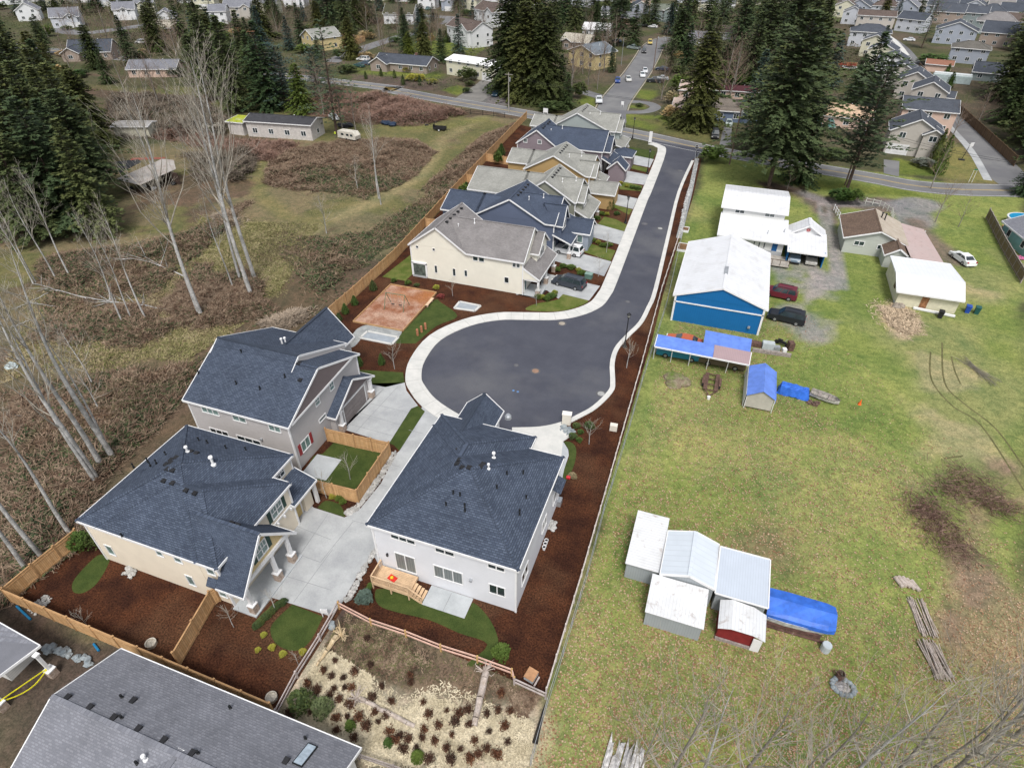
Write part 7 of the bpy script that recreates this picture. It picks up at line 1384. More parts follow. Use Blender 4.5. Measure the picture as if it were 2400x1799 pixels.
# ------------------------------------------------------------------ shrubs and hedges
def leafball(seed, r, h, n, L=.12, W=.07, shape='ball'):
 rr = random.Random(seed); V, F = [], []; m = MB()
 for i in range(n):
  th = rr.uniform(0, 6.28); u = rr.uniform(0, 1)
  if shape == 'ball': ph = math.acos(1 - 1.35 * u); k = rr.uniform(.72, 1.08) * (1 + .22 * math.sin(3 * th + 1.3) * math.sin(2 * ph + 1)); p = Vector((r * k * math.sin(ph) * math.cos(th), r * k * math.sin(ph) * math.sin(th), h * .5 + h * .5 * k * math.cos(ph)))
  elif shape == 'tuft': p = Vector((rr.gauss(0, .36), rr.gauss(0, .36), u * .45))
  else: z = u * h; q = r * (1 - (u ** 1.8)) * rr.uniform(.75, 1.1) * (.75 + .5 * min(1, u * 6) * .5); p = Vector((q * math.cos(th), q * math.sin(th), z))
  d = Vector((math.cos(th), math.sin(th), rr.uniform(-.2, 1.2))); add_spray(V, F, p, d, L * rr.uniform(.7, 1.3), W, rr)
 m.v = V; m.f = F; m.m = [0] * len(F)
 if shape == 'ball': m.blob((0, 0, h * .5), r * .55, seed, .2, 8, 6, h / (2 * r) )
 elif shape == 'tuft': m.blob((0, 0, .1), .45, seed, .3, 8, 4, .5)
 else: m.lathe(0, 0, [(r * .55, .02), (r * .6, h * .3), (r * .4, h * .65), (.02, h * .9)], 8)
 return m
SB = {}
def shrub(kind, loc, r, h, label, mat=None, cat='shrub', grp='shrubs', name=None):
 mat = mat or F_SHR; key = kind + mat.name
 if key not in SB:
  o = leafball(3 + len(SB), 1, 4 if kind == 'cone' else 2, {'ball': 460, 'cone': 520, 'tuft': 260}[kind], .26 if kind == 'tuft' else .3, .11, kind).build(name or 'shrub', mat, label=label, cat=cat, group=grp, origin=(0, 0, 0)); SB[key] = o
 else: o = SB[key].copy(); COL.objects.link(o); tag(o, label, cat, grp); o.name = name or 'shrub'
 o.location = (loc[0], loc[1], 0); o.scale = (r, r, h / {'ball': 2, 'cone': 4, 'tuft': .6}[kind]); o.rotation_euler = (0, 0, rnd.uniform(0, 6)); return o
PLc = [((1, 1), 1015, 850, .55, 1.7, 'cone', F_SHR, 'tallest arborvitae against the cedar fence behind the play area'), ((1, 1), 855, 975, .5, 1.5, 'cone', F_BOX, 'arborvitae, second from the top along the cedar fence by the play area'), ((1, 1), 775, 1050, .5, 1.6, 'cone', F_BOX, 'arborvitae, middle one along the fence by the play area'), ((1, 1), 722, 1110, .4, 1.2, 'cone', F_SHR, 'small arborvitae along the fence by the play area'), ((1, 1), 640, 1200, .6, 1.9, 'cone', F_BOX, 'arborvitae nearest the picnic table by the fence'),
       ((1, 1), 895, 1500, .45, 1.5, 'cone', F_BOX, 'conical shrub in mulch left of the turning circle, left one'), ((1, 1), 1088, 1490, .42, 1.6, 'cone', F_BOX, 'conical shrub in mulch left of the turning circle, right one'), ((1, 1), 1190, 780, .4, .6, 'ball', F_BOX, 'green shrub below the ivory house porch, left'), ((1, 1), 1315, 800, .45, .6, 'ball', F_BOX, 'green shrub below the ivory house porch, right'), ((1, 1), 1390, 815, .4, .4, 'ball', F_SHR, 'low shrub near the ivory house corner'), ((1, 1), 1560, 840, .45, .6, 'ball', F_YEL, 'yellow green shrub below the ivory house wall'), ((1, 1), 1600, 915, .5, .5, 'ball', F_RED, 'red leaved shrub right of the play area'),
       ((0, 2), 735, 1430, .8, 1.9, 'ball', F_BOX, 'leafy shrub against the cedar fence beside the cream house'), ((0, 2), 845, 1410, .7, 1.6, 'ball', F_SHR, 'dark shrub at the back corner of the cream house'), ((1, 3), 410, 1140, .75, 1.8, 'ball', F_SHR, 'large dark green shrub in the dry grass plot'), ((1, 3), 585, 1180, .65, 1.3, 'ball', leafy('grey_shrub', (.08, .11, .05), (.12, .15, .07)), 'grey green shrub in the dry grass plot'), ((1, 3), 820, 1310, .35, 1.1, 'cone', F_BOX, 'small bright conifer in the dry grass plot, upper one'), ((1, 3), 1147, 1455, .32, .9, 'cone', F_BOX, 'small bright conifer in the dry grass plot, middle one'), ((1, 3), 1398, 1575, .42, 1.0, 'cone', F_BOX, 'small bright conifer in the dry grass plot, lowest one'), ((1, 3), 945, 215, .62, .9, 'ball', leafy('juniper', (.09, .12, .09), (.14, .17, .13)), 'grey green juniper left of the rear lawn'), ((1, 3), 2120, 700, .6, 1.2, 'ball', F_BOX, 'bright bamboo like shrub at the end of the rear lawn'),
       ((1, 3), 70, 515, .22, .3, 'ball', F_YEL, 'tiny yellow shrub left of the round front lawn'), ((1, 3), 143, 625, .25, .35, 'ball', F_YEL, 'tiny yellow shrub at the lower left of the round lawn'), ((1, 3), 20, 645, .2, .3, 'ball', F_YEL, 'tiny green shrub farthest left below the round lawn'), ((1, 3), 235, 680, .25, .3, 'ball', F_YEL, 'tiny yellow shrub directly below the round lawn'), ((1, 3), 405, 660, .25, .3, 'ball', F_YEL, 'tiny yellow shrub at the right below the round lawn'), ((1, 3), 1020, 40, .25, .3, 'ball', F_BOX, 'tiny green shrub beside the deck, top one'), ((1, 3), 990, 92, .25, .3, 'ball', F_BOX, 'tiny green shrub beside the deck, middle one'), ((1, 3), 970, 132, .28, .35, 'ball', F_BOX, 'tiny green shrub beside the deck, lowest one'),
       ((1, 2), 665, 985, .3, .45, 'ball', F_YEL, 'yellow green shrub at the foot of the yard fence, left'), ((1, 2), 725, 1000, .35, .5, 'ball', F_BOX, 'green shrub at the foot of the yard fence, middle'), ((1, 2), 750, 1030, .3, .4, 'ball', F_BOX, 'green shrub at the foot of the yard fence, right'), ((2, 2), 555, 375, .4, .5, 'ball', F_SHR, 'shrub beside the rocks near the white mailbox shelter'), ((2, 2), 665, 380, .5, .7, 'ball', F_SHR, 'wispy shrub near the sapling at the turning circle'), ((2, 2), 590, 430, .3, .5, 'ball', F_BOX, 'dark shrub by the rock patch, upper'), ((2, 2), 525, 465, .42, .5, 'ball', F_SHR, 'shrub by the rock patch, lower'), ((2, 2), 580, 500, .3, .5, 'ball', F_BOX, 'small shrub right of the slim lawn top'), ((2, 2), 520, 805, .4, .4, 'ball', leafy('dull_shrub', (.18, .15, .09), (.24, .2, .12)), 'dull brown shrub at the slim lawn end'),
       ((2, 0), 1730, 1400, 2.6, 3.2, 'ball', F_BOX, 'large rounded green bush near the stop sign'), ((3, 1), 610, 90, 1.9, 2.4, 'ball', F_BOX, 'large clipped bush by the drive, left one'), ((3, 1), 700, 95, 1.9, 2.5, 'ball', F_BOX, 'large clipped bush by the drive, right one'), ((1, 0), 1825, 700, 3.0, 3.6, 'ball', F_SHR, 'big rounded olive bush before the white flat roof house'), ((1, 0), 1380, 695, 3.0, 1.6, 'ball', F_YEL, 'wide bright yellow green bush before the rambler'), ((1, 0), 1520, 725, 1.7, 1.3, 'ball', F_YEL, 'round yellow green bush right of the wide one'), ((1, 0), 1845, 745, 1.4, 1.4, 'ball', F_SHR, 'small dark round bush by the drive, upper'), ((1, 0), 1822, 805, 1.3, 1.4, 'ball', F_SHR, 'small dark round bush by the drive, lower'), ((1, 0), 1320, 625, 2, 1.8, 'ball', F_YEL, 'leafy bush at the rambler wall'), ((1, 0), 1435, 630, 1.3, 1.5, 'ball', F_SHR, 'bush at the right end of the rambler wall'), ((1, 0), 1045, 600, 2.0, 1.5, 'ball', F_BOX, 'clipped dark bush at the left rambler wall'),
       ((1, 0), 950, 685, .7, 2.4, 'cone', F_SHR, 'dark pillar shrub on the bank, first from left'), ((1, 0), 1083, 660, .7, 2.6, 'cone', F_SHR, 'dark pillar shrub on the bank, second from left'), ((1, 0), 1198, 678, .7, 2.6, 'cone', F_SHR, 'dark pillar shrub on the bank, third from left'), ((1, 0), 1273, 735, .8, 3, 'cone', F_SHR, 'dark pillar shrub on the bank, fourth from left'), ((1, 0), 1418, 740, .8, 3, 'cone', F_SHR, 'dark pillar shrub on the bank, rightmost'), ((1, 0), 1640, 370, 2.0, 4.5, 'cone', F_SHR, 'pointed dark cypress left of the blue green spruce'), ((1, 0), 790, 630, 3, 2.4, 'ball', F_SHR, 'sprawling shrub at the end of the rambler lawn'), ((2, 0), 575, 850, 2.2, 4.2, 'ball', F_SHR, 'rounded green bush at the corner of the far street'), ((2, 0), 350, 960, 3.5, 2.2, 'ball', F_SHR, 'low dark hedge bush beside the main road'),
       ((2, 0), 1100, 925, 1.0, .9, 'ball', F_SHR, 'small dark shrub on the island of the oval drive'), ((3, 0), 560, 1370, 2.6, 2.0, 'ball', F_SHR, 'spreading juniper beside the right hand drive'), ((3, 0), 1460, 1510, 1.3, 8, 'cone', F_BOX, 'tall pillar cypress right of the twin gabled house'), ((3, 0), 1430, 1400, 1.2, 7, 'cone', F_SHR, 'tall dark cypress behind the pillar one'), ((3, 0), 1340, 1440, 2.0, 1.6, 'ball', leafy('grey_bush', (.14, .15, .12), (.2, .2, .16)), 'rounded grey bush before the twin gabled house'), ((3, 0), 1420, 560, 4.8, 3, 'ball', F_BOX, 'bright clipped hedge beyond the brown fence'), ((3, 0), 1520, 700, 1.3, 5, 'cone', F_BOX, 'arborvitae beside the covered boat, left'), ((3, 0), 1560, 760, 1.3, 4.6, 'cone', F_BOX, 'arborvitae beside the covered boat, right'),
       ((2, 1), 610, 380, .5, 2.4, 'cone', F_BOX, 'spiky young tree beside the navy house drive'), ((2, 1), 850, 150, .7, 2.6, 'cone', F_BOX, 'weeping young conifer beside the fourth drive'), ((2, 1), 800, 120, .45, 2.4, 'cone', F_SHR, 'narrow dark conifer left of the weeping one'), ((2, 0), 1000, 1400, .5, 2.8, 'cone', F_BOX, 'young conifer between the fifth and sixth drives'), ((2, 0), 870, 1560, .5, 2.6, 'cone', F_BOX, 'young conifer beside the ochre house front')]
for (c, r), x, y, rad, hh_, kd, mt, lb in PLc: shrub(kd, Q(c, r, x, y), rad, hh_, lb, mt)
HB = [((2, 1), 585, 420), ((2, 1), 635, 415), ((2, 1), 690, 430), ((2, 1), 745, 450), ((2, 1), 785, 475), ((2, 1), 830, 470), ((2, 1), 565, 480), ((2, 1), 440, 655), ((2, 1), 510, 665), ((2, 1), 575, 690), ((2, 1), 385, 685), ((2, 1), 600, 715), ((2, 1), 260, 925), ((2, 1), 300, 935), ((2, 1), 340, 915), ((2, 1), 370, 885), ((2, 1), 230, 920), ((2, 1), 770, 200), ((2, 1), 820, 205), ((2, 1), 905, 200), ((2, 1), 735, 240), ((2, 0), 990, 1620), ((2, 0), 1040, 1630), ((2, 0), 1085, 1640), ((2, 0), 940, 1595)]
for i, ((c, r), x, y) in enumerate(HB): shrub('ball', Q(c, r, x, y), .42 + .1 * (i % 3), .6, 'small round shrub in the mulch beds between the drives of the row houses', F_BOX if i % 3 else F_YEL, grp='small shrubs between the drives')
for i in range(12):
 a = i / 11; p = Q(1, 3, 240 - 230 * a, 235 + 60 * math.sin(a * 2) + 150 * a * a); shrub('ball', p, .3, .4, 'dark green groundcover clump curving round the cream house porch bed', F_SHR, grp='groundcover clumps by the porch')
q7 = lambda x, y: z7(x, y, 1.)
for i, (x, y) in enumerate([(240, 1250), (160, 1310), (650, 820), (690, 740), (215, 1290), (640, 860)]): shrub('cone' if i < 4 else 'ball', q7(x, y), .9, 2.6, 'arborvitae in the rear yards of the row houses', F_BOX, grp='rear yard arborvitae')
def thicket(name, label, polys, n, hmax, mats, seed=3, zmin=.1, L=(.5, 1.2), leaf=.4, wt=.028, mask=None):
 n = int(n * 1.25)
 rs = np.random.RandomState(seed); V = []; F = []; MI = []; tot = 0
 A = []
 for P in polys: x = [p[0] for p in P]; y = [p[1] for p in P]; A.append(abs(sum(x[i] * y[(i + 1) % len(P)] - x[(i + 1) % len(P)] * y[i] for i in range(len(P)))) / 2)
 for P, a in zip(polys, A):
  k = int(n * a / sum(A)); x0, x1 = min(p[0] for p in P), max(p[0] for p in P); y0, y1 = min(p[1] for p in P), max(p[1] for p in P)
  X = rs.uniform(x0, x1, k * 4); Y = rs.uniform(y0, y1, k * 4); ok = inpoly(X, Y, xy(P)); X, Y = X[ok], Y[ok]
  Hh = np.clip(.5 + .55 * wob(X * 1.2, Y * 1.2), .05, 1.0) ** .8; keep = rs.uniform(0, 1, len(X)) < (.25 + .75 * Hh); d = polydist(X, Y, xy(P)); Hh = Hh * np.clip(d / 2.5, .15, 1); keep &= rs.uniform(0, 1, len(X)) < np.clip((d + wob(X * 1.7, Y * 1.7)) / .8, .04, 1)
  if mask is not None: keep &= mask(X, Y)
  X, Y, Hh = X[keep][:k], Y[keep][:k], Hh[keep][:k]; m = len(X)
  Z = Hh * hmax * rs.uniform(.25, 1.0, m) + zmin * .3
  an = rs.uniform(0, 6.283, m); el = rs.uniform(-.2, .9, m); ll = rs.uniform(L[0], L[1], m); isleaf = rs.uniform(0, 1, m) < leaf * np.clip(.5 + 1.1 * wob(Y * .9, X * .9), .1, 1.3)
  ll = np.where(isleaf, ll * .28, ll); wd = np.where(isleaf, .10, wt) * rs.uniform(.7, 1.5, m)
  dx, dy, dz = np.cos(an) * np.cos(el) * ll, np.sin(an) * np.cos(el) * ll, np.sin(el) * ll * .6
  px_, py_ = -np.sin(an) * wd, np.cos(an) * wd; pz_ = rs.uniform(-.5, .5, m) * wd
  q = np.stack([np.stack([X - px_, Y - py_, Z - pz_], 1), np.stack([X + px_, Y + py_, Z + pz_], 1), np.stack([X + dx + px_, Y + dy + py_, Z + dz + pz_], 1), np.stack([X + dx - px_, Y + dy - py_, Z + dz - pz_], 1)], 1)
  V.append(q.reshape(-1, 3)); MI.append(np.where(isleaf, 1, 0)); tot += m
 V = np.concatenate(V); MI = np.concatenate(MI); c = V.mean(0); c[2] = 0; V -= c
 me = bpy.data.meshes.new(name); me.vertices.add(len(V)); me.vertices.foreach_set('co', V.ravel().astype(np.float32)); me.loops.add(tot * 4); me.loops.foreach_set('vertex_index', np.arange(tot * 4, dtype=np.int32))
 me.polygons.add(tot); me.polygons.foreach_set('loop_start', np.arange(0, tot * 4, 4, dtype=np.int32)); me.polygons.foreach_set('loop_total', np.full(tot, 4, dtype=np.int32)); me.polygons.foreach_set('material_index', MI.astype(np.int32))
 for mm in mats: me.materials.append(mm)
 me.update(calc_edges=True); o = bpy.data.objects.new(name, me); COL.objects.link(o); o.location = c; tag(o, label, 'ground cover', None, 'stuff'); return o
CANE = mottle('bramble_canes', (.11, .068, .046), (.25, .185, .13), 1.2, 5, .9, fv=.4); BLEAF = mottle('bramble_leaves', (.03, .046, .022), (.075, .095, .04), .6, 6, .8, c3=(.12, .07, .045), fv=.4)
REDC = mottle('red_brambles', (.16, .092, .068), (.25, .165, .13), .4, 5, .9, fv=.3); DRYG = mottle('dry_stems', (.44, .38, .26), (.58, .51, .37), .5, 5, .9, fv=.25)
o = O
thicket('bramble_thicket', 'brown and green bramble thicket filling the left field along the cedar fence', [[o(1125, 262), o(1050, 290), o(960, 360), o(890, 430), o(760, 500), o(640, 510), o(600, 540), o(680, 690), o(830, 560), (-49.5, 90), (-51.5, 110), (-56, 165)], [o(900, 305), o(945, 330), o(900, 380), o(800, 440), o(620, 420), o(560, 390), o(600, 330), o(760, 290)]], 95000, 1.0, (CANE, BLEAF), 1, leaf=.55)
thicket('bramble_thicket', 'reddish bramble bank between the main road and the field', [[o(715, 195), o(830, 205), o(960, 235), o(1010, 248), o(900, 275), o(780, 270), o(700, 262), o(640, 240)], [o(500, 300), o(650, 310), o(590, 350), o(440, 330), o(330, 300), o(360, 270)]], 45000, 1.9, (REDC, BLEAF), 2, L=(.8, 1.7), leaf=.1)
thicket('bramble_thicket', 'dark bramble and brush covering the ground left of the estate fence', [[o(0, 850), o(120, 820), o(420, 780), o(560, 700), o(480, 740), o(400, 860), o(170, 1120), o(190, 1170), o(20, 1300), o(0, 1320)], [o(100, 640), o(300, 660), o(420, 700), o(300, 760), o(60, 740)], [o(420, 560), o(560, 600), o(600, 680), o(430, 720), o(330, 680)]], 85000, .8, (CANE, BLEAF), 3, leaf=.45)
thicket('dry_brush', 'pale tangled dry brush heaped beyond the estate fence', [[o(560, 700), o(640, 670), o(700, 660), o(660, 700), o(600, 715)], [o(440, 470), o(520, 450), o(540, 500), o(460, 500)]], 9000, .8, (plain('pale_brush', (.30, .24, .18), .9, var=.3), CANE), 4, leaf=.05)
thicket('dry_grass', 'pale dry grass tufts in the plot before the new houses', [[o(700, 1400), o(780, 1450), o(870, 1500), o(960, 1470), o(1150, 1560), o(1145, 1655), o(800, 1655), o(640, 1560), o(660, 1470)]], 42000, .22, (DRYG, DRYG), 5, L=(.12, .32), leaf=.1)
thicket('plot_weeds', 'weeds and leaf litter over the bare part of the plot', [[o(745, 1325), o(1080, 1450), o(1170, 1500), o(1130, 1560), o(960, 1470), o(870, 1490), o(700, 1400)]], 9000, .15, (CANE, mottle('weed_green', (.055, .045, .03), (.14, .135, .06), .6, 5)), 6, L=(.1, .3), leaf=.5)
thicket('tall_grass', 'long tan grass stalks matted by the cream outbuilding', [[o(1865, 650), o(1960, 640), o(2010, 725), o(1950, 738), o(1880, 690)]], 9000, .3, (plain('matted_grass', (.50, .39, .27), .9, var=.25), DRYG), 8, L=(.3, .7), leaf=.02)
thicket('meadow_grass', 'rough grass on the left field between the brambles', [[o(420, 460), o(700, 480), o(620, 640), o(500, 660), o(380, 560)], [o(620, 430), o(900, 390), o(1040, 262), o(880, 272), o(940, 300), o(900, 380), o(760, 460), o(640, 500)], [o(250, 700), o(520, 690), o(430, 800), o(200, 760)]], 38000, .25, (mottle('rough_grass', (.20, .175, .08), (.29, .25, .13), .5, 5), mottle('rough_grass_b', (.13, .14, .045), (.18, .18, .07), .5, 5)), 9, L=(.2, .45), leaf=.3)
def leaves(name, label, n, area, mats, sz=(.07, .15), seed=1, dens=None):
 rs = np.random.RandomState(seed); P = area; x0, x1 = min(p[0] for p in P), max(p[0] for p in P); y0, y1 = min(p[1] for p in P), max(p[1] for p in P)
 X = rs.uniform(x0, x1, n * 4); Y = rs.uniform(y0, y1, n * 4); ok = inpoly(X, Y, xy(P)) & (rs.uniform(0, 1, n * 4) < (dens(X, Y) if dens else 1)); X, Y = X[ok][:n], Y[ok][:n]; m = len(X)
 a = rs.uniform(0, 6.28, m); s_ = rs.uniform(*sz, m) / 2; t = rs.uniform(.4, 1, m); V = np.empty((m, 4, 3)); 
 for k, (u, v) in enumerate(((-1, 0), (0, -1), (1, 0), (0, 1))): V[:, k, 0] = X + (np.cos(a) * u - np.sin(a) * v * t) * s_; V[:, k, 1] = Y + (np.sin(a) * u + np.cos(a) * v * t) * s_; V[:, k, 2] = .03 + rs.uniform(0, .05, m)
 me = bpy.data.meshes.new(name); me.vertices.add(m * 4); me.vertices.foreach_set('co', V.reshape(-1).astype(np.float32)); me.loops.add(m * 4); me.loops.foreach_set('vertex_index', np.arange(m * 4, dtype=np.int32)); me.polygons.add(m); me.polygons.foreach_set('loop_start', np.arange(0, m * 4, 4, dtype=np.int32)); me.polygons.foreach_set('loop_total', np.full(m, 4, dtype=np.int32)); me.polygons.foreach_set('material_index', rs.randint(0, len(mats), m).astype(np.int32))
 for mm in mats: me.materials.append(mm)
 me.update(calc_edges=True); ob = bpy.data.objects.new(name, me); COL.objects.link(ob); tag(ob, label, 'leaf litter', None, 'stuff')
leaves('fallen_leaves', 'brown leaves scattered over the right lawn', 42000, [O(1250, 1290), O(1480, 640), O(1700, 640), O(2212, 1100), (30, 27), (-2, 12), O(1150, 1655)], (plain('leaf_tan', (.36, .22, .13), .8), plain('leaf_brown', (.22, .11, .06), .8), plain('leaf_pale', (.42, .30, .20), .8)), (.09, .19), 1,
       lambda X, Y: np.clip(.08 + .3 * np.clip((48 - Y) / 14, 0, 1) + .7 * np.clip((34 - Y) / 12, 0, 1) * np.clip((X + 2) / 7, .25, 1) + .35 * np.clip(wob(X, Y), 0, 1), 0, 1))
FB = [(O(x, y), H, k) for x, y, H, k in [(185, 465, 20, 'fir'), (120, 480, 22, 'fir2'), (50, 500, 24, 'fir'), (20, 460, 26, 'fir2'), (175, 400, 22, 'fir'), (110, 400, 24, 'fir2'), (40, 420, 26, 'fir'), (155, 330, 22, 'fir2'), (85, 320, 25, 'fir'), (20, 320, 27, 'fir2'), (130, 250, 18, 'fir'), (60, 200, 22, 'hemlock')]]
for p, H, k in FB: tree(k, (p[0], p[1], 0), H, 'dark evergreen buried in the dense left stand', 'evergreens packed in the left stand')
FC = [((1.085 * x, 1.085 * y), H, k) for x, y, H, k in [(440, 130, 18, 'fir'), (500, 190, 20, 'hemlock'), (560, 215, 18, 'hemlock'), (540, 175, 20, 'fir'), (690, 215, 14, 'blue'), (600, 205, 14, 'blue'), (750, 75, 22, 'fir'), (795, 50, 22, 'fir2'), (730, 45, 22, 'fir'), (850, 25, 18, 'fir'), (1110, 130, 24, 'fir'), (1150, 120, 24, 'cedar'), (1190, 110, 22, 'fir'), (1215, 55, 22, 'hemlock'), (1240, 85, 20, 'fir'), (1160, 180, 22, 'cedar'), (1210, 215, 12, 'hemlock'), (1280, 50, 18, 'fir2'), (1325, 60, 19, 'fir'), (1350, 35, 18, 'hemlock'), (1285, 120, 11, 'hemlock'),
      (1450, 75, 20, 'fir'), (1490, 60, 20, 'fir2'), (1520, 85, 20, 'hemlock'), (1560, 70, 22, 'fir'), (1600, 95, 24, 'fir2'), (1640, 110, 24, 'bigfir'), (1670, 120, 24, 'fir'), (1705, 110, 24, 'fir2'), (1735, 140, 24, 'fir'), (1615, 180, 20, 'fir2'), (1665, 215, 24, 'fir'), (1700, 245, 24, 'bigfir'), (1730, 270, 20, 'hemlock'), (1560, 35, 18, 'fir'), (1600, 30, 18, 'fir2'), (1650, 35, 20, 'fir'), (1720, 40, 20, 'fir2'), (1755, 60, 18, 'fir'), (1765, 120, 18, 'hemlock'), (1480, 150, 14, 'hemlock'), (1835, 235, 14, 'hemlock')]]
for p, H, k in FC: q = G(p[0], p[1]); tree(k, (q[0], q[1], 0), H, 'dark evergreen among others between the distant houses', 'evergreens between the distant houses')
for p, H, k in [((76, 212), 28, 'fir'), ((74, 172), 26, 'bigfir'), ((78, 226), 28, 'fir2'), ((92, 250), 28, 'fir'), ((104, 268), 28, 'bigfir'), ((96, 232), 28, 'bigfir')]: tree(k, (p[0], p[1], 0), H, 'dark evergreen in the dense stand at the right edge', 'evergreens packed at the right edge')
rq = random.Random(9)
SPOT = [(rq.uniform(560, 2150), rq.uniform(2, 60)) for _ in range(40)] + [(rq.uniform(650, 1000), rq.uniform(60, 130)) for _ in range(16)] + [(rq.uniform(100, 560), rq.uniform(60, 170)) for _ in range(24)] + [(rq.uniform(1440, 1780), rq.uniform(100, 260)) for _ in range(26)]
for i, (x, y) in enumerate(SPOT):
 q = O(x, y); shrub('ball', q, rq.uniform(1.2, 3.2), rq.uniform(1.5, 4), 'rounded garden bush among the distant houses', (F_SHR, F_SHR, F_BOX, F_DRY)[i % 4], grp='garden bushes among the distant houses')
for x, y, H, k in [(2330, 330, 24, 'fir'), (2370, 270, 27, 'fir2'), (2310, 240, 24, 'fir'), (2390, 380, 24, 'hemlock'), (2350, 180, 26, 'fir2'), (2400, 200, 28, 'bigfir'), (2330, 120, 24, 'fir'), (2420, 310, 28, 'fir2'), (2290, 290, 16, 'hemlock'), (2390, 440, 15, 'fir')]: q = G(x + 35, y); tree(k, (q[0] + 3, q[1], 0), H, 'dark evergreen in the dense stand at the right edge', 'evergreens packed at the right edge')
F_DEAD = leafy('dead_tuft', (.06, .028, .020), (.11, .055, .036), (.20, .14, .09))
for x, y in [(600, 830), (665, 890), (765, 900), (820, 985), (760, 980), (690, 1000), (720, 1085), (545, 1000), (465, 940), (1010, 1055), (1090, 960), (1180, 1095), (1340, 930), (1330, 860), (820, 1130), (690, 1245), (790, 1230), (960, 1300), (1050, 1280), (1140, 1230), (700, 1350), (860, 1400), (1170, 1350), (1250, 1390), (1210, 1435), (1320, 1420), (1505, 1215), (1470, 1340), (1590, 1300), (1640, 1175), (1715, 1290), (1690, 1400), (1550, 1440), (1445, 1410), (1645, 1510), (1760, 1200), (1840, 1160), (1855, 1300), (2000, 1220), (2005, 1360), (1880, 1440), (1780, 1500), (2140, 1320), (2100, 1180), (2110, 1020), (2200, 1170), (2080, 1560), (1930, 1560), (1280, 1500), (1390, 1490), (1490, 1590), (1040, 1190), (900, 1240), (640, 1040), (570, 1090), (1440, 1110), (680, 735), (850, 850), (990, 780), (960, 560), (2000, 1500), (1850, 1600), (1680, 1600), (2180, 1450), (480, 1200), (310, 1200)]:
 shrub('tuft', Q(1, 3, x + rq.uniform(-12, 12), y + rq.uniform(-12, 12)), rq.uniform(.24, .46), rq.uniform(.5, .9), 'dead red brown tuft in the dry grass plot', F_DEAD, 'tuft', 'dead tufts in the dry grass plot', 'dead_tuft')
o = O
thicket('scrub', 'brown scrub and brush below the left stand and round the birches', [[o(60, 560), o(250, 530), o(400, 500), o(560, 420), o(540, 480), o(440, 560), o(330, 640), o(120, 660)], [o(380, 640), o(520, 560), o(600, 620), o(560, 690), o(430, 700)]], 34000, .9, (CANE, BLEAF), 12, leaf=.4)
thicket('scrub', 'tall brown scrub between the cream shed and the old house', [[o(230, 200), o(430, 210), o(500, 260), o(500, 300), o(250, 300), o(230, 260)], [o(380, 330), o(560, 320), o(540, 400), o(400, 400)]], 26000, 2.6, (plain('scrub_stems', (.15, .12, .09), .9, var=.4), BLEAF), 13, L=(.8, 2.0), leaf=.35, wt=.045)
thicket('meadow_grass', 'tan rough grass between the birches', [[o(60, 640), o(400, 560), o(600, 480), o(620, 620), o(480, 740), o(240, 800), o(0, 830)]], 30000, .25, (mottle('tan_grass', (.24, .19, .10), (.33, .27, .16), .5, 5), mottle('rough_grass_b', (.13, .14, .045), (.18, .18, .07), .5, 5)), 14, L=(.2, .5), leaf=.3)
GB = (plain('grey_bark', (.22, .20, .175)), TWIGB)
for i in range(62):
 x, y, a, b = ((240, 180, 440, 310), (110, 60, 520, 150), (640, 60, 1060, 110), (1440, 90, 1760, 240), (560, 30, 1100, 60), (1230, 90, 1360, 200))[i % 6]; p = G(rq.uniform(x, a) * 1.085, rq.uniform(y, b) * 1.085)
 bt('F', p, rq.uniform(8, 15), 'leafless tree among the distant gardens', GB, 'leafless trees among the distant gardens', name='bare_tree')
def far_clear(X, Y):
 ok = np.ones(np.shape(X), bool)
 for p, w_ in ROADS: ok &= linedist(np.asarray(X, float), np.asarray(Y, float), p) > w_ / 2 + 1.5
 for x, y, r in HOUSES: ok &= np.hypot(X - x, Y - y) > r
 return ok
KN = ('hemlock', 'fir', 'cedar', 'airy', 'spruce', 'fir2', 'bare', 'bare', 'bare', 'bush', 'bush')
for i in range(330):
 x, y, a, b = ((0, 2, 2000, 70), (100, 60, 620, 200), (600, 40, 1130, 150), (1430, 60, 1800, 280), (0, 0, 1200, 45), (1850, 0, 2300, 60))[i % 6]; p = G(rq.uniform(x, a), rq.uniform(y, b))
 if not far_clear(np.array([p[0]]), np.array([p[1]]))[0] or p[1] > 520 or (130 < p[1] and p[0] > -60 and p[1] < 185): continue
 k = KN[rq.randrange(11)]
 if k == 'bare': bt('F', p, rq.uniform(7, 14), 'leafless tree among the distant gardens', GB, 'leafless trees among the distant gardens', name='bare_tree')
 elif k == 'bush': shrub('ball', p, rq.uniform(1.5, 3.5), rq.uniform(1.8, 4), 'rounded garden bush among the distant houses', (F_SHR, F_BOX)[i % 2], grp='garden bushes among the distant houses')
 else: tree(k, (p[0], p[1], 0), rq.uniform(7, 17), 'dark evergreen among others between the distant houses', 'evergreens between the distant houses')
thicket('hedges', 'hedges and rough undergrowth filling the gardens between the far houses', [[(-420, 240), (-120, 168), (-70, 176), (-75, 200), (-60, 420), (-400, 400)], [(-60, 178), (-48, 178), (-70, 420), (-120, 420)], [(-22, 174), (50, 172), (60, 420), (-40, 420)]], 60000, 2.0, (plain('hedge_stems', (.10, .085, .055), .9, var=.4), mottle('hedge_leaves', (.04, .055, .022), (.085, .10, .04), .1, 3)), 31, L=(1.0, 2.4), leaf=.8, wt=.08, mask=far_clear)
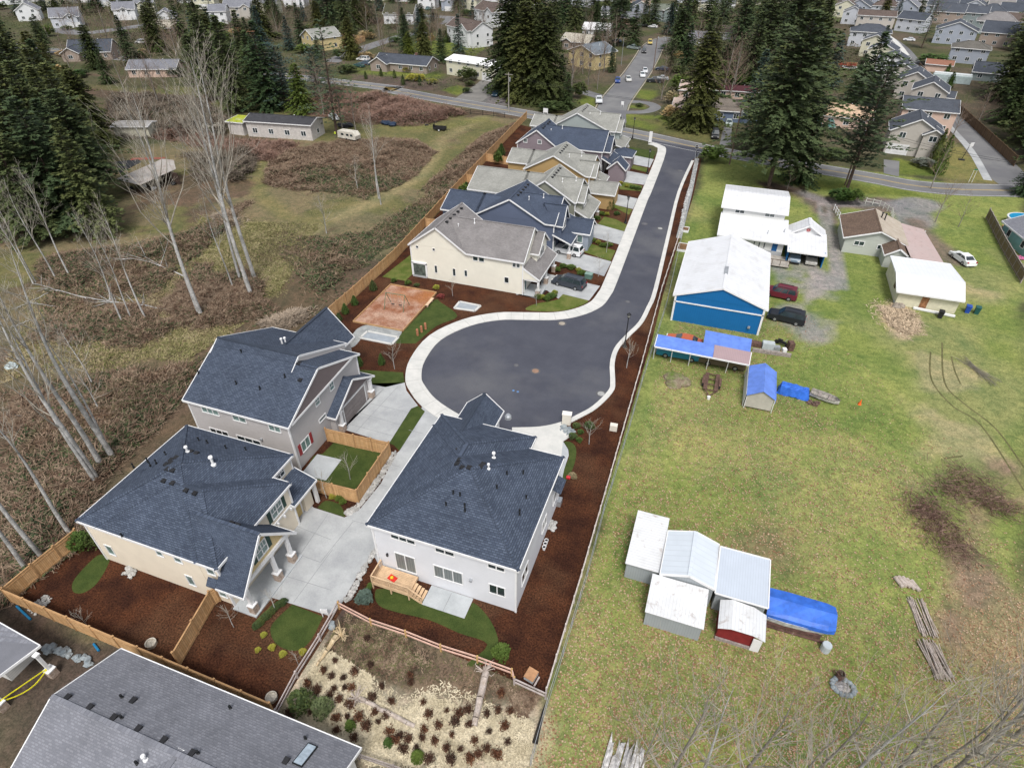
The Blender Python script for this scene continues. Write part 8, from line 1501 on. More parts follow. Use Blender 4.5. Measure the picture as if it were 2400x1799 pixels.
for i, (a, b, c, d) in enumerate(((500, 1000, 250, 960), (900, 620, 660, 700), (1250, 760, 1050, 820), (420, 880, 150, 1010), (1500, 1230, 1330, 1300), (250, 1120, 90, 1180))):
 log('fallen_branch', 'thin fallen pale branch in the left brambles, ' + ('leftmost long one', 'one below the slender birches', 'one right of the slender birches', 'one near the left edge', 'short one above the grey roof', 'lowest one at the left edge')[i], Q(0, 1, a, b), Q(0, 1, c, d), .06, .025, BARKW, 'branch', 5)
# ------------------------------------------------------------------ fences
def fence(name, label, pts, h=1.85, panel=CEDAR, postm=None, step=2.4, cat='fence', cap=True, z0=0):
 t = thing(name, label, cat, (pts[0][0], pts[0][1], 0)); postm = postm or CEDARP; P = [Vector((p[0], p[1], 0)) for p in pts]; m = MB(); rl = MB(); posts = []
 for i in range(len(P) - 1):
  a, b = P[i], P[i + 1]; L = (b - a).length; k = max(1, round(L / step)); m.beam((a.x, a.y, h / 2 + .02), (b.x, b.y, h / 2 + .02), .04, h - .06)
  rl.beam((a.x, a.y, h), (b.x, b.y, h), .12, .05); rl.beam((a.x, a.y, h - .3), (b.x, b.y, h - .3), .09, .07); rl.beam((a.x, a.y, .3), (b.x, b.y, .3), .09, .07)
  for j in range(k + (1 if i == len(P) - 2 else 0)): posts.append(a.lerp(b, j / k))
 m.build('panel', panel, t); rl.build('rail', postm, t)
 for q in posts[:98]:
  m = MB(); m.obox(q.x, q.y, 0, .13, .13, h + .12); m.obox(q.x, q.y, h + .12, .17, .17, .04); m.build('post', postm, t)
 return t
def rfence(name, label, pts, h, mat, nr=2, step=2.5, r=.05, postm=None, zs=None, cat='fence', pw=.12):
 t = thing(name, label, cat, (pts[0][0], pts[0][1], 0)); P = [Vector((p[0], p[1], 0)) for p in pts]; m = MB()
 for i in range(len(P) - 1):
  a, b = P[i], P[i + 1]
  for z in (zs or [h * (j + 1) / nr - .08 for j in range(nr)]): m.beam((a.x, a.y, z), (b.x, b.y, z), r, r * 2)
 m.build('rails', mat, t); acc = 0
 for i in range(len(P) - 1):
  a, b = P[i], P[i + 1]; k = max(1, round((b - a).length / step))
  for j in range(k + (1 if i == len(P) - 2 else 0)):
   q = a.lerp(b, j / k); m = MB(); m.obox(q.x, q.y, 0, pw, pw, h + .08); m.build('post', postm or mat, t); acc += 1
   if acc > 95: return t
 return t
wl = [(-48.0, 52.6), (-47.8, 66), (-48.0, 79), (-48.6, 86), (-50.3, 104.5), (-52, 128), (-54.6, 166)]
fence('cedar_fence', 'long new cedar fence separating the estate from the bramble field', wl, 1.85)
for a, b, lb in (((-48.9, 92), (-44.0, 92.4), 'short cedar cross fence behind the navy house'), ((-50.2, 103), (-43.4, 102), 'short cedar cross fence behind the olive house wing'), ((-50.9, 115.5), (-42, 114.6), 'cedar cross fence behind the ochre house'), ((-52, 129.5), (-45.5, 128.5), 'short cedar cross fence behind the mauve house')): fence('cross_fence', lb, [a, b], 1.75)
fence('yard_fence', 'new cedar fence round the small yard of the taupe house', [(-34.5, 38.3), T(1, 2, 895, 600)[:2] if 0 else (-31.2, 38.4), T(1, 2, 1165, 615), T(1, 2, 890, 1030), T(1, 2, 480, 925)], 1.8)
fence('left_fence', 'cedar fence stepping down from the cream house to the left corner', [(-47.9, 19.5), (-48.2, 15.5), (-48.3, 13.1)], 1.85)
FL = [(-48.3, 13.1), G(705 * 1.0 - 60, 1700)]
fence('front_fence', 'long cedar fence running diagonally below the left mulch bed', [(-48.2, 13.0), O(595, 1545)], 1.85)
fence('divider_fence', 'cedar divider fence from the cream house porch to the long diagonal fence', [(-32.2, 18.85), Q(0, 3, 1860, 245), Q(0, 3, 1560, 770)], 1.8)
rfence('split_rail_fence', 'two rail fresh wood fence above the dry grass plot', [Q(1, 3, 725, 285), Q(1, 3, 1000, 430), Q(1, 3, 1300, 530), Q(1, 3, 1600, 650), Q(1, 3, 1915, 750), Q(1, 3, 2211, 860), Q(2, 3, 20, 930)], 1.0, PINK, 2, 3.0, .07, plain('orange_post', (.50, .32, .13), .8))
rfence('split_rail_fence', 'grey and pink two rail fence left of the dry grass plot', [Q(1, 3, 725, 270), Q(1, 3, 560, 560), Q(1, 3, 360, 880), Q(1, 3, 190, 1205)], .95, plain('grey_pink_rail', (.46, .40, .38), .85, var=.25), 2, 3.0, .07)
rfence('split_rail_fence', 'short grey two rail fence at the lower right corner of the mulch', [Q(2, 3, 20, 935), Q(2, 3, 290, 1060)], .9, plain('grey_pink_rail', (.46, .40, .38)), 2, 3.0, .07)
rfence('split_rail_fence', 'grey rail fence piece below the dry grass plot at the bottom edge', [Q(1, 3, 900, 1580), Q(1, 3, 1200, 1680), Q(1, 3, 1500, 1790)], .9, OLDW, 2, 3.0, .07)
bl = [Q(2, 3, 295, 1020), Q(2, 3, 600, 10), Q(2, 2, 850, 800), Q(2, 2, 1060, 50), Q(2, 1, 1100, 1570), Q(2, 1, 1290, 860), Q(2, 1, 1440, 400)]
t = rfence('boundary_fence', 'long low boundary fence with pale rails between mulch and green lawn', bl, 1.0, plain('pale_rail', (.56, .50, .46), .85, var=.3, sc=3), 2, 2.4, .06, plain('pale_post', (.55, .50, .46), .85))
rfence('pipe_fence', 'galvanised pipe and wire fence running beside the boundary fence', [Q(2, 3, 160, 1640), Q(2, 3, 300, 1130), Q(2, 3, 440, 690), Q(2, 3, 650, 0), Q(2, 2, 790, 1120), Q(2, 2, 860, 900), Q(2, 2, 1010, 400), Q(2, 2, 1120, 0), Q(2, 1, 1330, 1000), Q(2, 1, 1470, 380), Q(2, 1, 1540, 60), Q(2, 0, 1600, 1380)], 1.25, STEEL, 1, 3.0, .03, STEEL, zs=[1.25, .1], pw=.06)
mb = MB(); mb.slab([(*Q(2, 3, 290, 1120)[:2], 1.0), (*Q(2, 3, 220, 1500)[:2], .9), (*Q(2, 3, 170, 1440)[:2], .05), (*Q(2, 3, 270, 1150)[:2], .05)], .03); mb.build('black_tarp', BLKPL, label='black plastic sheet hung on the boundary fence near the bottom', cat='plastic sheet')
fence('brown_fence', 'long weathered brown board fence along the right side street', [Q(3, 0, 1290, 605), Q(3, 0, 1500, 850), Q(3, 0, 1750, 1090), Q(3, 0, 2120, 1440)], 2.2, OLDF, OLDF, 2.6)
fence('far_cedar_fence', 'bright new cedar fence round the yard beside the upper street', [Q(1, 0, 640, 325), Q(1, 0, 945, 360), Q(1, 0, 820, 415), Q(1, 0, 660, 410)], 2.0)
fence('far_cedar_fence', 'red brown board fence glimpsed behind the left fir trees', [Q(0, 0, 2040, 280), Q(1, 0, 120, 330)], 2.0, planks('red_boards', (.36, .16, .10), (.44, .22, .14), .2)); fence('far_cedar_fence', 'red brown fence behind the trampoline', [Q(3, 0, 600, 590), Q(3, 0, 755, 600)], 2.0, planks('red_boards2', (.2, .05, .035), (.26, .07, .05), .2))
rfence('field_gate', 'black wooden rail gate between the field and the main road', [Q(1, 0, 1700, 960), Q(1, 0, 1855, 990), Q(1, 0, 1960, 1000), Q(1, 0, 2150, 1020)], 1.3, plain('dark_rail', (.03, .028, .025), .85), 3, 3.2, .05); rfence('road_gate', 'black metal gate beside the stop sign', [Q(2, 0, 1590, 1350), Q(2, 0, 1760, 1360)], 1.2, DKMET, 3, 3, .04)
rfence('white_picket_fence', 'pale picket fence piece behind the pale green bungalow', [Q(3, 1, 565, 160), Q(3, 1, 610, 230)], 1.1, WHITE, 2, 1.2, .05); rfence('white_picket_fence', 'pale picket fence curving behind the clipped bushes', [Q(3, 1, 780, 90), Q(3, 1, 960, 125), Q(3, 1, 1060, 190), Q(3, 1, 1070, 250)], 1.1, plain('dull_white', (.5, .5, .46), .8), 2, 1.2, .05)
fence('pool_fence', 'weathered board fence and mesh beside the round pool at the right edge', [Q(3, 1, 1880, 230), Q(3, 1, 2010, 490), Q(3, 1, 2180, 790)], 1.9, planks('grey_boards', (.20, .15, .09), (.15, .115, .075), .2), OLDW)
p = (42.0, 112.5); t = thing('swimming_pool', 'round above ground pool with white rim and blue water at the right edge', 'pool', (p[0], p[1], 0)); p = Q(3, 1, 2190, 290); t.location = (p[0], p[1], 0); m = MB(); n = 24; vs = []
m.lathe(p[0], p[1] , [(2.6, 0), (2.6, 1.25), (2.75, 1.3), (2.75, 1.35), (2.45, 1.35), (2.45, 1.0)], 26); m.build('rim', plain('pool_white', (.6, .62, .62), .5), t); m = MB(); m.lathe(p[0], p[1], [(2.44, 1.36 - .1), (2.44, 1.36)], 26); m.build('water', plain('pool_blue', (.03, .28, .50), .08, spec=.8), t)
t = thing('pool_deck', 'orange brown wooden deck below the round pool', 'deck', Q(3, 1, 2100, 380)); m = MB(); m.prism([Q(3, 1, 2000, 330), Q(3, 1, 2330, 380), Q(3, 1, 2330, 440), Q(3, 1, 2050, 420)], .1, 1.0); m.build('platform', CEDAR, t)
heap('toy_pile', 'heap of pink and white toys on the turquoise house deck', 'toys', Q(3, 1, 2170, 520, 1.0), .9, plain('toy_pink', (.45, .12, .25), .6, var=.5, sc=4), .4, 9)
t = thing('trampoline', 'round trampoline with pale rim on grass beside the stepped row', 'trampoline', Q(3, 0, 697, 605)); p = Q(3, 0, 697, 605); m = MB()
for i in range(24): a, b = 2 * math.pi * i / 24, 2 * math.pi * (i + 1) / 24; m.beam((p[0] + 2.3 * math.cos(a), p[1] + 2.3 * math.sin(a), .9), (p[0] + 2.3 * math.cos(b), p[1] + 2.3 * math.sin(b), .9), .35, .08)
m.build('rim', WHITE, t); m = MB(); m.lathe(p[0], p[1], [(2.15, .86), (2.15, .88)], 24); m.build('mat', BLKPL, t)
for i in range(6): a = i * 1.047; m = MB(); m.tube((p[0] + 2.2 * math.cos(a), p[1] + 2.2 * math.sin(a), 0), (p[0] + 2.2 * math.cos(a), p[1] + 2.2 * math.sin(a), .88), .04, .04, 5); m.build('leg', STEEL, t)
t = thing('basketball_hoop', 'portable basketball hoop with white backboard leaning at the street corner', 'basketball hoop', Q(3, 0, 1670, 1385)); p = Q(3, 0, 1670, 1385); m = MB(); m.obox(p[0], p[1], 0, 1.2, .8, .2); m.build('base', BLKPL, t); m = MB(); m.tube((p[0], p[1], .2), (p[0] + .5, p[1] + .3, 3.2), .07, .06, 8); m.build('pole', DKMET, t); m = MB(); m.slab([(p[0] + .4, p[1] - .1, 2.9), (p[0] + 1.3, p[1] + .7, 2.9), (p[0] + 1.3, p[1] + .7, 3.8), (p[0] + .4, p[1] - .1, 3.8)], .05, (.6, -.7, 0)); m.build('backboard', WHITE, t)
# ------------------------------------------------------------------ street furniture
def lamp(label, p, H=5.0):
 t = thing('street_lamp', label, 'street lamp', p, 0, 'black street lamps of the estate'); m = MB(); m.lathe(0, 0, [(.30, 0), (.30, .12), (.17, .35), (.12, .9), (.085, 1.0)], 12); m.build('base', DKMET, t, local=True)
 m = MB(); m.tube((0, 0, .9), (0, 0, H - .55), .08, .055, 10); m.build('pole', DKMET, t, local=True); m = MB(); m.lathe(0, 0, [(.08, H - .6), (.2, H - .5), (.2, H - .45), (.16, H - .44), (.22, H - .1), (.3, H - .08), (.08, H + .1), (.02, H + .2)], 10); m.build('lamp_head', DKMET, t, local=True)
 m = MB(); m.lathe(0, 0, [(.17, H - .43), (.215, H - .11)], 10); m.build('lamp_glass', plain('lamp_glass', (.3, .3, .28), .2), t, local=True)
lamp('black lamp post on the mulch bank beside the turning circle', (-8.0, 66.6, 0)); lamp('black lamp post between the third and fourth drives', Q(2, 1, 980, 272)); lamp('black lamp post between the fifth and sixth drives', Q(2, 0, 1168, 1500)); lamp('black lamp post at the junction corner', Q(2, 0, 1040, 1205))
def pole(label, p, H, r=.16, mat=None, arms=1, grp='utility poles'):
 t = thing('utility_pole', label, 'utility pole', p, 0, grp); mat = mat or plain('pole_wood', (.16, .11, .085), .9, var=.25); m = MB(); m.tube((0, 0, 0), (0, 0, H), r, r * .7, 10); m.build('pole', mat, t, local=True)
 if arms: m = MB(); m.beam((-1.1, .15, H - .5), (1.1, .15, H - .5), .12, .12); m.build('crossarm', mat, t, local=True); m = MB(); m.lathe(.35, 0, [(.2, H - 2.2), (.22, H - 1.3), (.15, H - 1.2)], 10); m.build('transformer', STEEL, t, local=True)
 return t
pole('tall pale utility pole beside the main road gate', (-61.1, 169.8, 0), 10.3, mat=plain('grey_pole', (.30, .28, .25), .9)); pole('tall brown utility pole beside the large round bush', Q(2, 0, 1878, 1425), 12.5); pole('leaning utility pole beside the grey green pine', Q(3, 0, 665, 1600), 12)
pole('utility pole on the right kerb of the far street', Q(2, 0, 1218, 625), 12); pole('plain lamp pole left of the far street', Q(2, 0, 943, 570), 9, .1, STEEL, 0); pole('utility pole at the top among the right firs', G(1638, 32), 10); pole('lamp pole by the upper left houses', G(330, 72), 8, .1, STEEL, 0); pole('thin pale lamp pole beside the upper street', Q(1, 0, 868, 470), 7, .09, STEEL, 0)
t = thing('overhead_wires', 'thin dark overhead wires along the main road', 'wires', (-61, 170, 0)); m = MB()
pts = [(-61.1, 169.8, 9.8), Vector((*Q(2, 0, 1878, 1425)[:2], 12.0)), Vector((*Q(3, 0, 665, 1600)[:2], 11.5)), Vector((60, 128, 11))]
for off in (-.5, .5):
 for i in range(len(pts) - 1):
  a, b = Vector(pts[i]), Vector(pts[i + 1]); pv = None
  for k in range(13): f = k / 12; q = a.lerp(b, f) + Vector((off, off, -1.6 * 4 * f * (1 - f))); m.beam(pv, q, .035, .035) if pv is not None else None; pv = q
m.build('wire', BLKPL, t)
p = Q(2, 0, 1578, 1385); t = thing('stop_sign', 'red octagonal stop sign reading STOP at the mouth of the new road', 'road sign', p, R(0)); H = 2.9; m = MB(); m.box(-.04, -.03, 0, .04, .03, H + .3); m.build('post', STEEL, t, local=True)
RS_ = plain('sign_red', (.62, .02, .025), .45, var=.03)
def octo(r, y): return [(r * math.cos(R(22.5 + 45 * i)), y, H + r * math.sin(R(22.5 + 45 * i))) for i in range(8)]
m = MB(); a = octo(.46, -.045); m.poly(a[::-1]); m.poly(octo(.46, -.02)); m.build('sign_border', WHITE, t, local=True); m = MB(); m.poly(octo(.42, -.052)); m.poly([(x, y, z) for x, y, z in octo(.42, -.052)][::-1]); s_ = m.build('sign_face', RS_, t, local=True)
def text(body, mat, parent, loc, size, rot=(R(90), 0, 0), name='lettering', ext=.004):
 c = bpy.data.curves.new('t', 'FONT'); c.body = body; c.size = size; c.align_x = 'CENTER'; c.align_y = 'CENTER'; c.extrude = ext; o_ = bpy.data.objects.new('t', c); COL.objects.link(o_)
 bpy.context.view_layer.update(); me = bpy.data.meshes.new_from_object(o_.evaluated_get(bpy.context.evaluated_depsgraph_get())); COL.objects.unlink(o_); bpy.data.objects.remove(o_)
 me.materials.clear(); me.materials.append(mat); ob = bpy.data.objects.new(name, me); COL.objects.link(ob); ob.parent = parent; ob.location = loc; ob.rotation_euler = rot; return ob
text('STOP', WHITE, t, (0, -.06, H), .3)
def board(name, label, p, w, h, z, mat, rz=0, cat='sign'):
 t = thing(name, label, cat, p, R(rz)); m = MB()
 for s_ in (-1, 1): m.box(s_ * w * .42 - .03, -.02, 0, s_ * w * .42 + .03, .02, z + h)
 m.build('post', WHITE, t, local=True); m = MB(); m.box(-w / 2, -.06, z, w / 2, -.03, z + h); m.build('sign_panel', mat, t, local=True); return t
PALES = plain('sale_sign_white', (.72, .72, .72), .6, var=.05)
t = board('sale_sign', 'tall slim white sign pillar with rounded top at the road corner', Q(2, 0, 1190, 1245), .75, 2.6, .3, PALES); t = board('sale_sign', 'square white sign board behind the sage house roof', Q(2, 0, 288, 1040), 1.3, 1.1, 1.9, PALES); board('sale_sign', 'small white sign at the mouth of the far street', Q(2, 0, 952, 930), .8, .9, .7, PALES)
board('site_sign', 'small white notice board with dark post beside the shared drive', Q(1, 3, 605, 350), .55, .5, .6, PALES, 20); board('street_name_sign', 'small green street name sign on a pole at the right corner', Q(3, 0, 1745, 1580), .7, .2, 2.6, plain('sign_green', (.01, .16, .08), .5), 10)
t = thing('mailbox_cabinet', 'cream mailbox cabinet standing at the edge of the turning circle', 'mailbox', z2(1810, 370)); p = z2(1810, 350); m = MB(); m.obox(p[0], p[1], 0, .95, .55, 1.45, R(8)); m.build('cabinet', plain('mailbox_cream', (.66, .62, .54), .6, var=.05), t); m = MB(); m.obox(p[0], p[1], 1.45, 1.05, .65, .12, R(8)); m.build('cap', plain('mailbox_top', (.75, .72, .66), .6), t)
mb = MB(); p = Q(2, 2, 875, 395); mb.obox(p[0], p[1], 0, .8, .55, .75, R(5)); mb.build('utility_box', plain('mailbox_cream', (.66, .62, .54)), label='small cream utility box on the mulch near the boundary fence', cat='utility box')
t = thing('utility_cabinet', 'green utility cabinet in the bed between the first two drives', 'utility box', Q(2, 1, 662, 745)); p = Q(2, 1, 662, 745); m = MB(); m.obox(p[0], p[1], 0, 1.1, .8, .75, R(-5)); m.build('cabinet', plain('cabinet_green', (.10, .18, .15), .6), t); m = MB(); m.obox(p[0], p[1], .75, 1.16, .86, .08, R(-5)); m.build('lid', plain('cabinet_green_lid', (.20, .30, .26), .6), t)
t = thing('picnic_table', 'new wooden picnic table on the gravel pad by the grey house', 'picnic table', Q(1, 1, 770, 1290), R(-12)); PW = plain('picnic_wood', (.62, .44, .30), .8, var=.12); m = MB()
for i in range(5): m.box(-.95, -.38 + i * .155, .72, .95, -.38 + i * .155 + .14, .76)
m.build('tabletop', PW, t, local=True)
for s_ in (-1, 1): m = MB(); m.box(-.95, s_ * .75 - .13, .43, .95, s_ * .75 + .13, .47); m.build('bench', PW, t, local=True)
for s_ in (-1, 1):
 m = MB(); m.beam((s_ * .65, -.75, .38), (s_ * .65, .75, .38), .05, .12); m.beam((s_ * .65, -.65, 0), (s_ * .65, -.25, .72), .05, .1); m.beam((s_ * .65, .65, 0), (s_ * .65, .25, .72), .05, .1); m.build('leg_frame', PW, t, local=True)
t = thing('swing_set', 'green metal swing frame on the orange play chips', 'swing set', Q(1, 1, 1200, 940)); a = Vector((*Q(1, 1, 1120, 870, 2.2)[:2], 2.2)); b = Vector((*Q(1, 1, 1285, 895, 2.2)[:2], 2.2)); GM = plain('swing_green', (.10, .16, .10), .6); m = MB(); m.tube(a, b, .05, .05, 8); m.build('top_bar', GM, t); d = (b - a).normalized(); s_ = Vector((-d.y, d.x, 0))
for e in (a, b):
 for k in (-1, 1): m = MB(); q = e + s_ * 1.15 * k; m.tube(e, (q.x, q.y, 0), .045, .045, 6); m.build('leg', GM, t)
for f in (.3, .7):
 q = a.lerp(b, f); m = MB(); 
 for k in (-.2, .2): m.tube(q + d * k, q + d * k - Vector((0, 0, 1.7)), .012, .012, 4)
 sw_ = m.build('chain', STEEL, t); m = MB(); m.obox(q.x, q.y, .48, .5, .18, .04, math.atan2(d.y, d.x)); m.build('seat', BLKPL, sw_)
t = thing('park_bench', 'simple wooden bench at the edge of the play chips', 'bench', Q(1, 1, 1500, 985)); a = Vector((*Q(1, 1, 1475, 1005)[:2], .45)); b = Vector((*Q(1, 1, 1530, 940)[:2], .45)); m = MB(); m.beam(a, b, .4, .06); m.build('seat', PW, t)
for f in (.15, .85): q = a.lerp(b, f); m = MB(); m.beam((q.x, q.y, 0), (q.x, q.y, .43), .1, .3); m.build('leg', PW, t)
for i, (x, y) in enumerate(((1397, 1240), (1432, 1212), (1466, 1186))):
 p = Q(1, 1, x, y); mb = MB(); mb.lathe(p[0], p[1], [(.16, 0), (.16, .95), (.13, 1.0)], 10); mb.build('wooden_bollard', plain('bollard_wood', (.40, .17, .09), .8, var=.25, sc=4), label='short reddish wooden bollard on the play lawn, ' + ('nearest the vault cover', 'middle of three', 'farthest from the vault cover')[i], cat='bollard', group='wooden bollards on the play lawn')
mb = MB(); p = Q(1, 1, 690, 1220); mb.obox(p[0], p[1], 0, .9, .35, .12, R(40)); mb.obox(p[0] - .5, p[1] - .6, 0, .5, .35, .1, R(40)); mb.build('stepping_slab', CONC, label='pale stone slab in mulch behind the picnic table', cat='slab')
for i, (p, r, mt, lb) in enumerate([(Q(2, 1, 432, 1138), .42, 'manhole_tan', 'tan manhole cover near the pavement bend of the turning circle'), (Q(2, 1, 203, 1548), .42, 'manhole_rust', 'rusty manhole cover in the middle of the turning circle'), (Q(2, 1, 37, 1498), .22, 'manhole_dark', 'small dark valve cover left of the rusty manhole'), (Q(2, 2, 770, 85), .42, 'manhole_pale', 'pale manhole cover at the right rim of the turning circle'), (Q(2, 1, 1000, 950), .25, 'manhole_dark', 'small valve cover where the road meets the turning circle'), (Q(2, 1, 1145, 277), .4, 'manhole_dark', 'dark manhole cover on the new road, left one'), (Q(2, 1, 1280, 317), .4, 'manhole_pale', 'pale manhole cover on the new road, right one'), (Q(2, 0, 1455, 1478), .4, 'manhole_dark', 'dark manhole cover on the new road near the junction'), (Q(2, 2, 12, 58), .14, 'paint_blue', 'blue painted valve cap in the turning circle, left'), (Q(2, 2, 50, 68), .14, 'paint_blue', 'blue painted valve cap in the turning circle, right')]):
 c = {'manhole_tan': (.33, .29, .24), 'manhole_rust': (.27, .17, .12), 'manhole_dark': (.12, .12, .13), 'manhole_pale': (.33, .33, .32), 'paint_blue': (.10, .22, .45)}[mt]
 t = thing('manhole_cover', lb, 'manhole cover', p); m = MB(); m.lathe(0, 0, [(r * 1.5, .0), (r * 1.5, .026)], 20); m.build('collar', plain('asphalt_patch', (.095, .095, .10), .9), t, local=True); m = MB(); m.lathe(0, 0, [(r, .0), (r, .036)], 20); m.build('cover', plain(mt, c, .8, var=.2, sc=6), t, local=True)
for p, r, lb in ((Q(0, 3, 1310, 590), .42, 'concrete drain ring in the left mulch bed'), (Q(1, 3, 138, 1055), .42, 'concrete drain ring near the end of the right hand mulch bed')):
 mb = MB(); mb.lathe(p[0], p[1], [(r, 0), (r, .3), (r * .75, .32), (r * .72, .2), (.01, .18)], 18); mb.build('drain_ring', mottle('ring_concrete', (.36, .33, .28), (.46, .43, .37), 2, 8), label=lb, cat='drain')
t = thing('planter_box', 'orange brown wooden box beside the fence corner in the mulch', 'planter box', Q(2, 3, 165, 880)); p = Q(2, 3, 165, 870); m = MB(); m.obox(p[0], p[1], 0, .75, .85, .4, R(-12)); m.build('box', CONCD, t); m = MB(); m.obox(p[0], p[1], .4, .8, .9, .05, R(-12)); m.build('lid', plain('rust_lid', (.42, .23, .12), .8, var=.2), t)
mb = MB(); p = Q(2, 3, 213, 915); mb.obox(p[0], p[1], .02, .1, .8, .12, R(-12)); mb.build('loose_rail', plain('grey_pink_rail', (.46, .40, .38)), label='loose grey rail lying beside the wooden box', cat='plank')
for i, (x, y) in enumerate(((1478, 335), (1460, 490))):
 p = Q(2, 1, x + 20, y); t = thing('raised_bed', ('white framed raised planting bed beside the rock ditch', 'larger white framed raised bed at the barn corner')[i], 'raised bed', p); w_ = (1.1, 1.8)[i]; m = MB()
 for a, b in (((-1, -1), (1, -1)), ((1, -1), (1, 1)), ((1, 1), (-1, 1)), ((-1, 1), (-1, -1))): m.beam((a[0] * w_ / 2, a[1] * w_ * .75, .2), (b[0] * w_ / 2, b[1] * w_ * .75, .2), .08, .4)
 m.build('frame', WHITE, t, local=True); m = MB(); m.box(-w_ / 2, -w_ * .75, .05, w_ / 2, w_ * .75, .3); m.build('soil', plain('bed_soil', (.16, .09, .045), .95, var=.3), t, local=True)
for i, (x, y) in enumerate(((297, 1352), (287, 1380), (277, 1410))):
 p = Q(2, 2, x, y, .3); t = thing('plant_pot', 'white plant pot beside the white house east wall, ' + ('rearmost', 'middle', 'frontmost')[i] + ' of three', 'pot', (p[0], p[1], 0), 0, 'three pots by the east wall'); m = MB(); m.lathe(0, 0, [(.13, 0), (.17, .35), (.19, .36), (.19, .4), (.15, .4), (.14, .33)], 12); m.build('pot', WHITE, t, local=True); m = MB(); m.lathe(0, 0, [(.14, .33), (.14, .345)], 12); m.build('soil', BLKPL, t, local=True)
mb = MB(); p = Q(2, 2, 395, 1035); mb.obox(p[0], p[1], 0, .7, .7, .7); mb.lathe(p[0], p[1], [(.28, .7), (.28, .74)], 12); mb.build('heat_pump', STEEL, label='grey heat pump unit beside the white house east wall', cat='heat pump')
mb = MB(); p = Q(2, 2, 487, 818); mb.tube((p[0] - .2, p[1], .2), (p[0] + .2, p[1], .2), .18, .18, 10); mb.build('red_ball', plain('toy_red', (.5, .02, .03), .5), label='small red toy at the end of the slim lawn', cat='toy')
def rocks(name, label, pts, mat, r=(.12, .3), n=30, spread=.5, seed=1, cat='rocks', z=.0):
 mb = MB(); rr = random.Random(seed)
 for k in range(n):
  f = rr.random() * (len(pts) - 1); i = int(f); a, b = Vector(pts[i][:2]), Vector(pts[min(i + 1, len(pts) - 1)][:2]); q = a.lerp(b, f - i); rad = rr.uniform(*r); mb.blob((q.x + rr.uniform(-spread, spread), q.y + rr.uniform(-spread, spread), rad * .4 + z), rad, rr.randint(0, 9999), .28, 6, 4, .65)
 return mb.build(name, mat, label=label, cat=cat, kind='stuff' if n > 60 else None)
rocks('rock_border', 'pale river rocks edging the shared lane beside the yard fence', [T(1, 2, 1205, 590), T(1, 2, 1080, 800), T(1, 2, 960, 960), T(1, 2, 850, 1090), T(1, 2, 790, 1110)], ROCK, (.07, .17), 520, .28, 1); rocks('rock_border', 'larger pale boulders edging the lane beside the white house', [T(1, 2, 1040, 1420), T(1, 2, 950, 1580), T(1, 3, 890, 20), T(1, 3, 830, 150), T(1, 3, 790, 210)], ROCK, (.12, .28), 75, .15, 2)
rocks('rock_ditch', 'line of pale stones in the ditch beside the new road', [T(2, 0, 1600, 1380), T(2, 0, 1550, 1600), T(2, 1, 1500, 100), T(2, 1, 1450, 380)], mottle('ditch_stone', (.30, .30, .29), (.50, .50, .49), 1.5, 6), (.1, .2), 420, .32, 3); rocks('rock_patch', 'grey rock patch beside the mailbox cabinet', [T(2, 2, 450, 370), T(2, 2, 500, 430)], ROCKB, (.1, .2), 90, .5, 4); rocks('rock_patch', 'pale rock pile below the cream house wall', [z3(520, 1350), z3(550, 1390)], ROCK, (.1, .22), 40, .35, 5)
rocks('rock_patch', 'pale rocks beside the white house east wall', [T(2, 2, 340, 1190), T(2, 2, 350, 1250)], ROCK, (.08, .18), 50, .35, 6); rocks('rock_patch', 'pale gravel in the left corner of the cedar fence', [Q(0, 3, 380, 210), Q(0, 3, 320, 280)], ROCK, (.05, .14), 160, .5, 7); rocks('boulder_row', 'row of blue grey boulders below the diagonal cedar fence', [Q(0, 3, 380, 620), Q(0, 3, 560, 660), Q(0, 3, 800, 760)], ROCKB, (.18, .38), 28, .18, 8); rocks('boulders', 'two blue grey boulders at the corner of the dry grass plot', [Q(1, 3, 670, 410), Q(1, 3, 640, 470)], ROCKB, (.25, .35), 4, .1, 9)
for i, (a, b) in enumerate((((150, 265), (270, 380)), ((815, 590), (860, 650)))):
 pa, pb_ = Q(0, 3, *a), Q(0, 3, *b); mb = MB(); mb.tube((pa[0], pa[1], .12), (pb_[0], pb_[1], .12), .09, .09, 8); mb.build('blue_pipe', plain('pipe_blue', (.01, .17, .36), .4), label=('long blue pipe lying outside the left fence corner', 'short blue pipe lying below the diagonal fence')[i], cat='pipe')
for (x, y, mt, lb) in ((1715, 1040, plain('bin_blue', (.02, .07, .35), .5), 'blue plastic bin at the corner of the cream outbuilding'), (1795, 1050, plain('bin_green', (.02, .09, .08), .5), 'dark green plastic bin right of the blue one'), (1480, 1085, BLKPL, 'black plastic bin before the cream outbuilding')):
 p = Q(3, 1, x, y); t = thing('wheelie_bin', lb, 'bin', p, R(-10)); m = MB(); m.add([(-.25, -.3, 0), (.25, -.3, 0), (.25, .3, 0), (-.25, .3, 0), (-.32, -.38, 1.0), (.32, -.38, 1.0), (.32, .38, 1.0), (-.32, .38, 1.0)], [(3, 2, 1, 0), (4, 5, 6, 7), (0, 1, 5, 4), (1, 2, 6, 5), (2, 3, 7, 6), (3, 0, 4, 7)]); m.build('body', mt, t, local=True); m = MB(); m.box(-.34, -.42, 1.0, .34, .42, 1.07); m.build('lid', mt, t, local=True)
mb = MB(); a, b = Q(3, 1, 1250, 1010), Q(3, 1, 1610, 1085); mb.beam((a[0], a[1], .2), (b[0], b[1], .2), .35, .25); mb.build('white_gutter', WHITE, label='long white trough lying before the cream outbuilding', cat='trough')
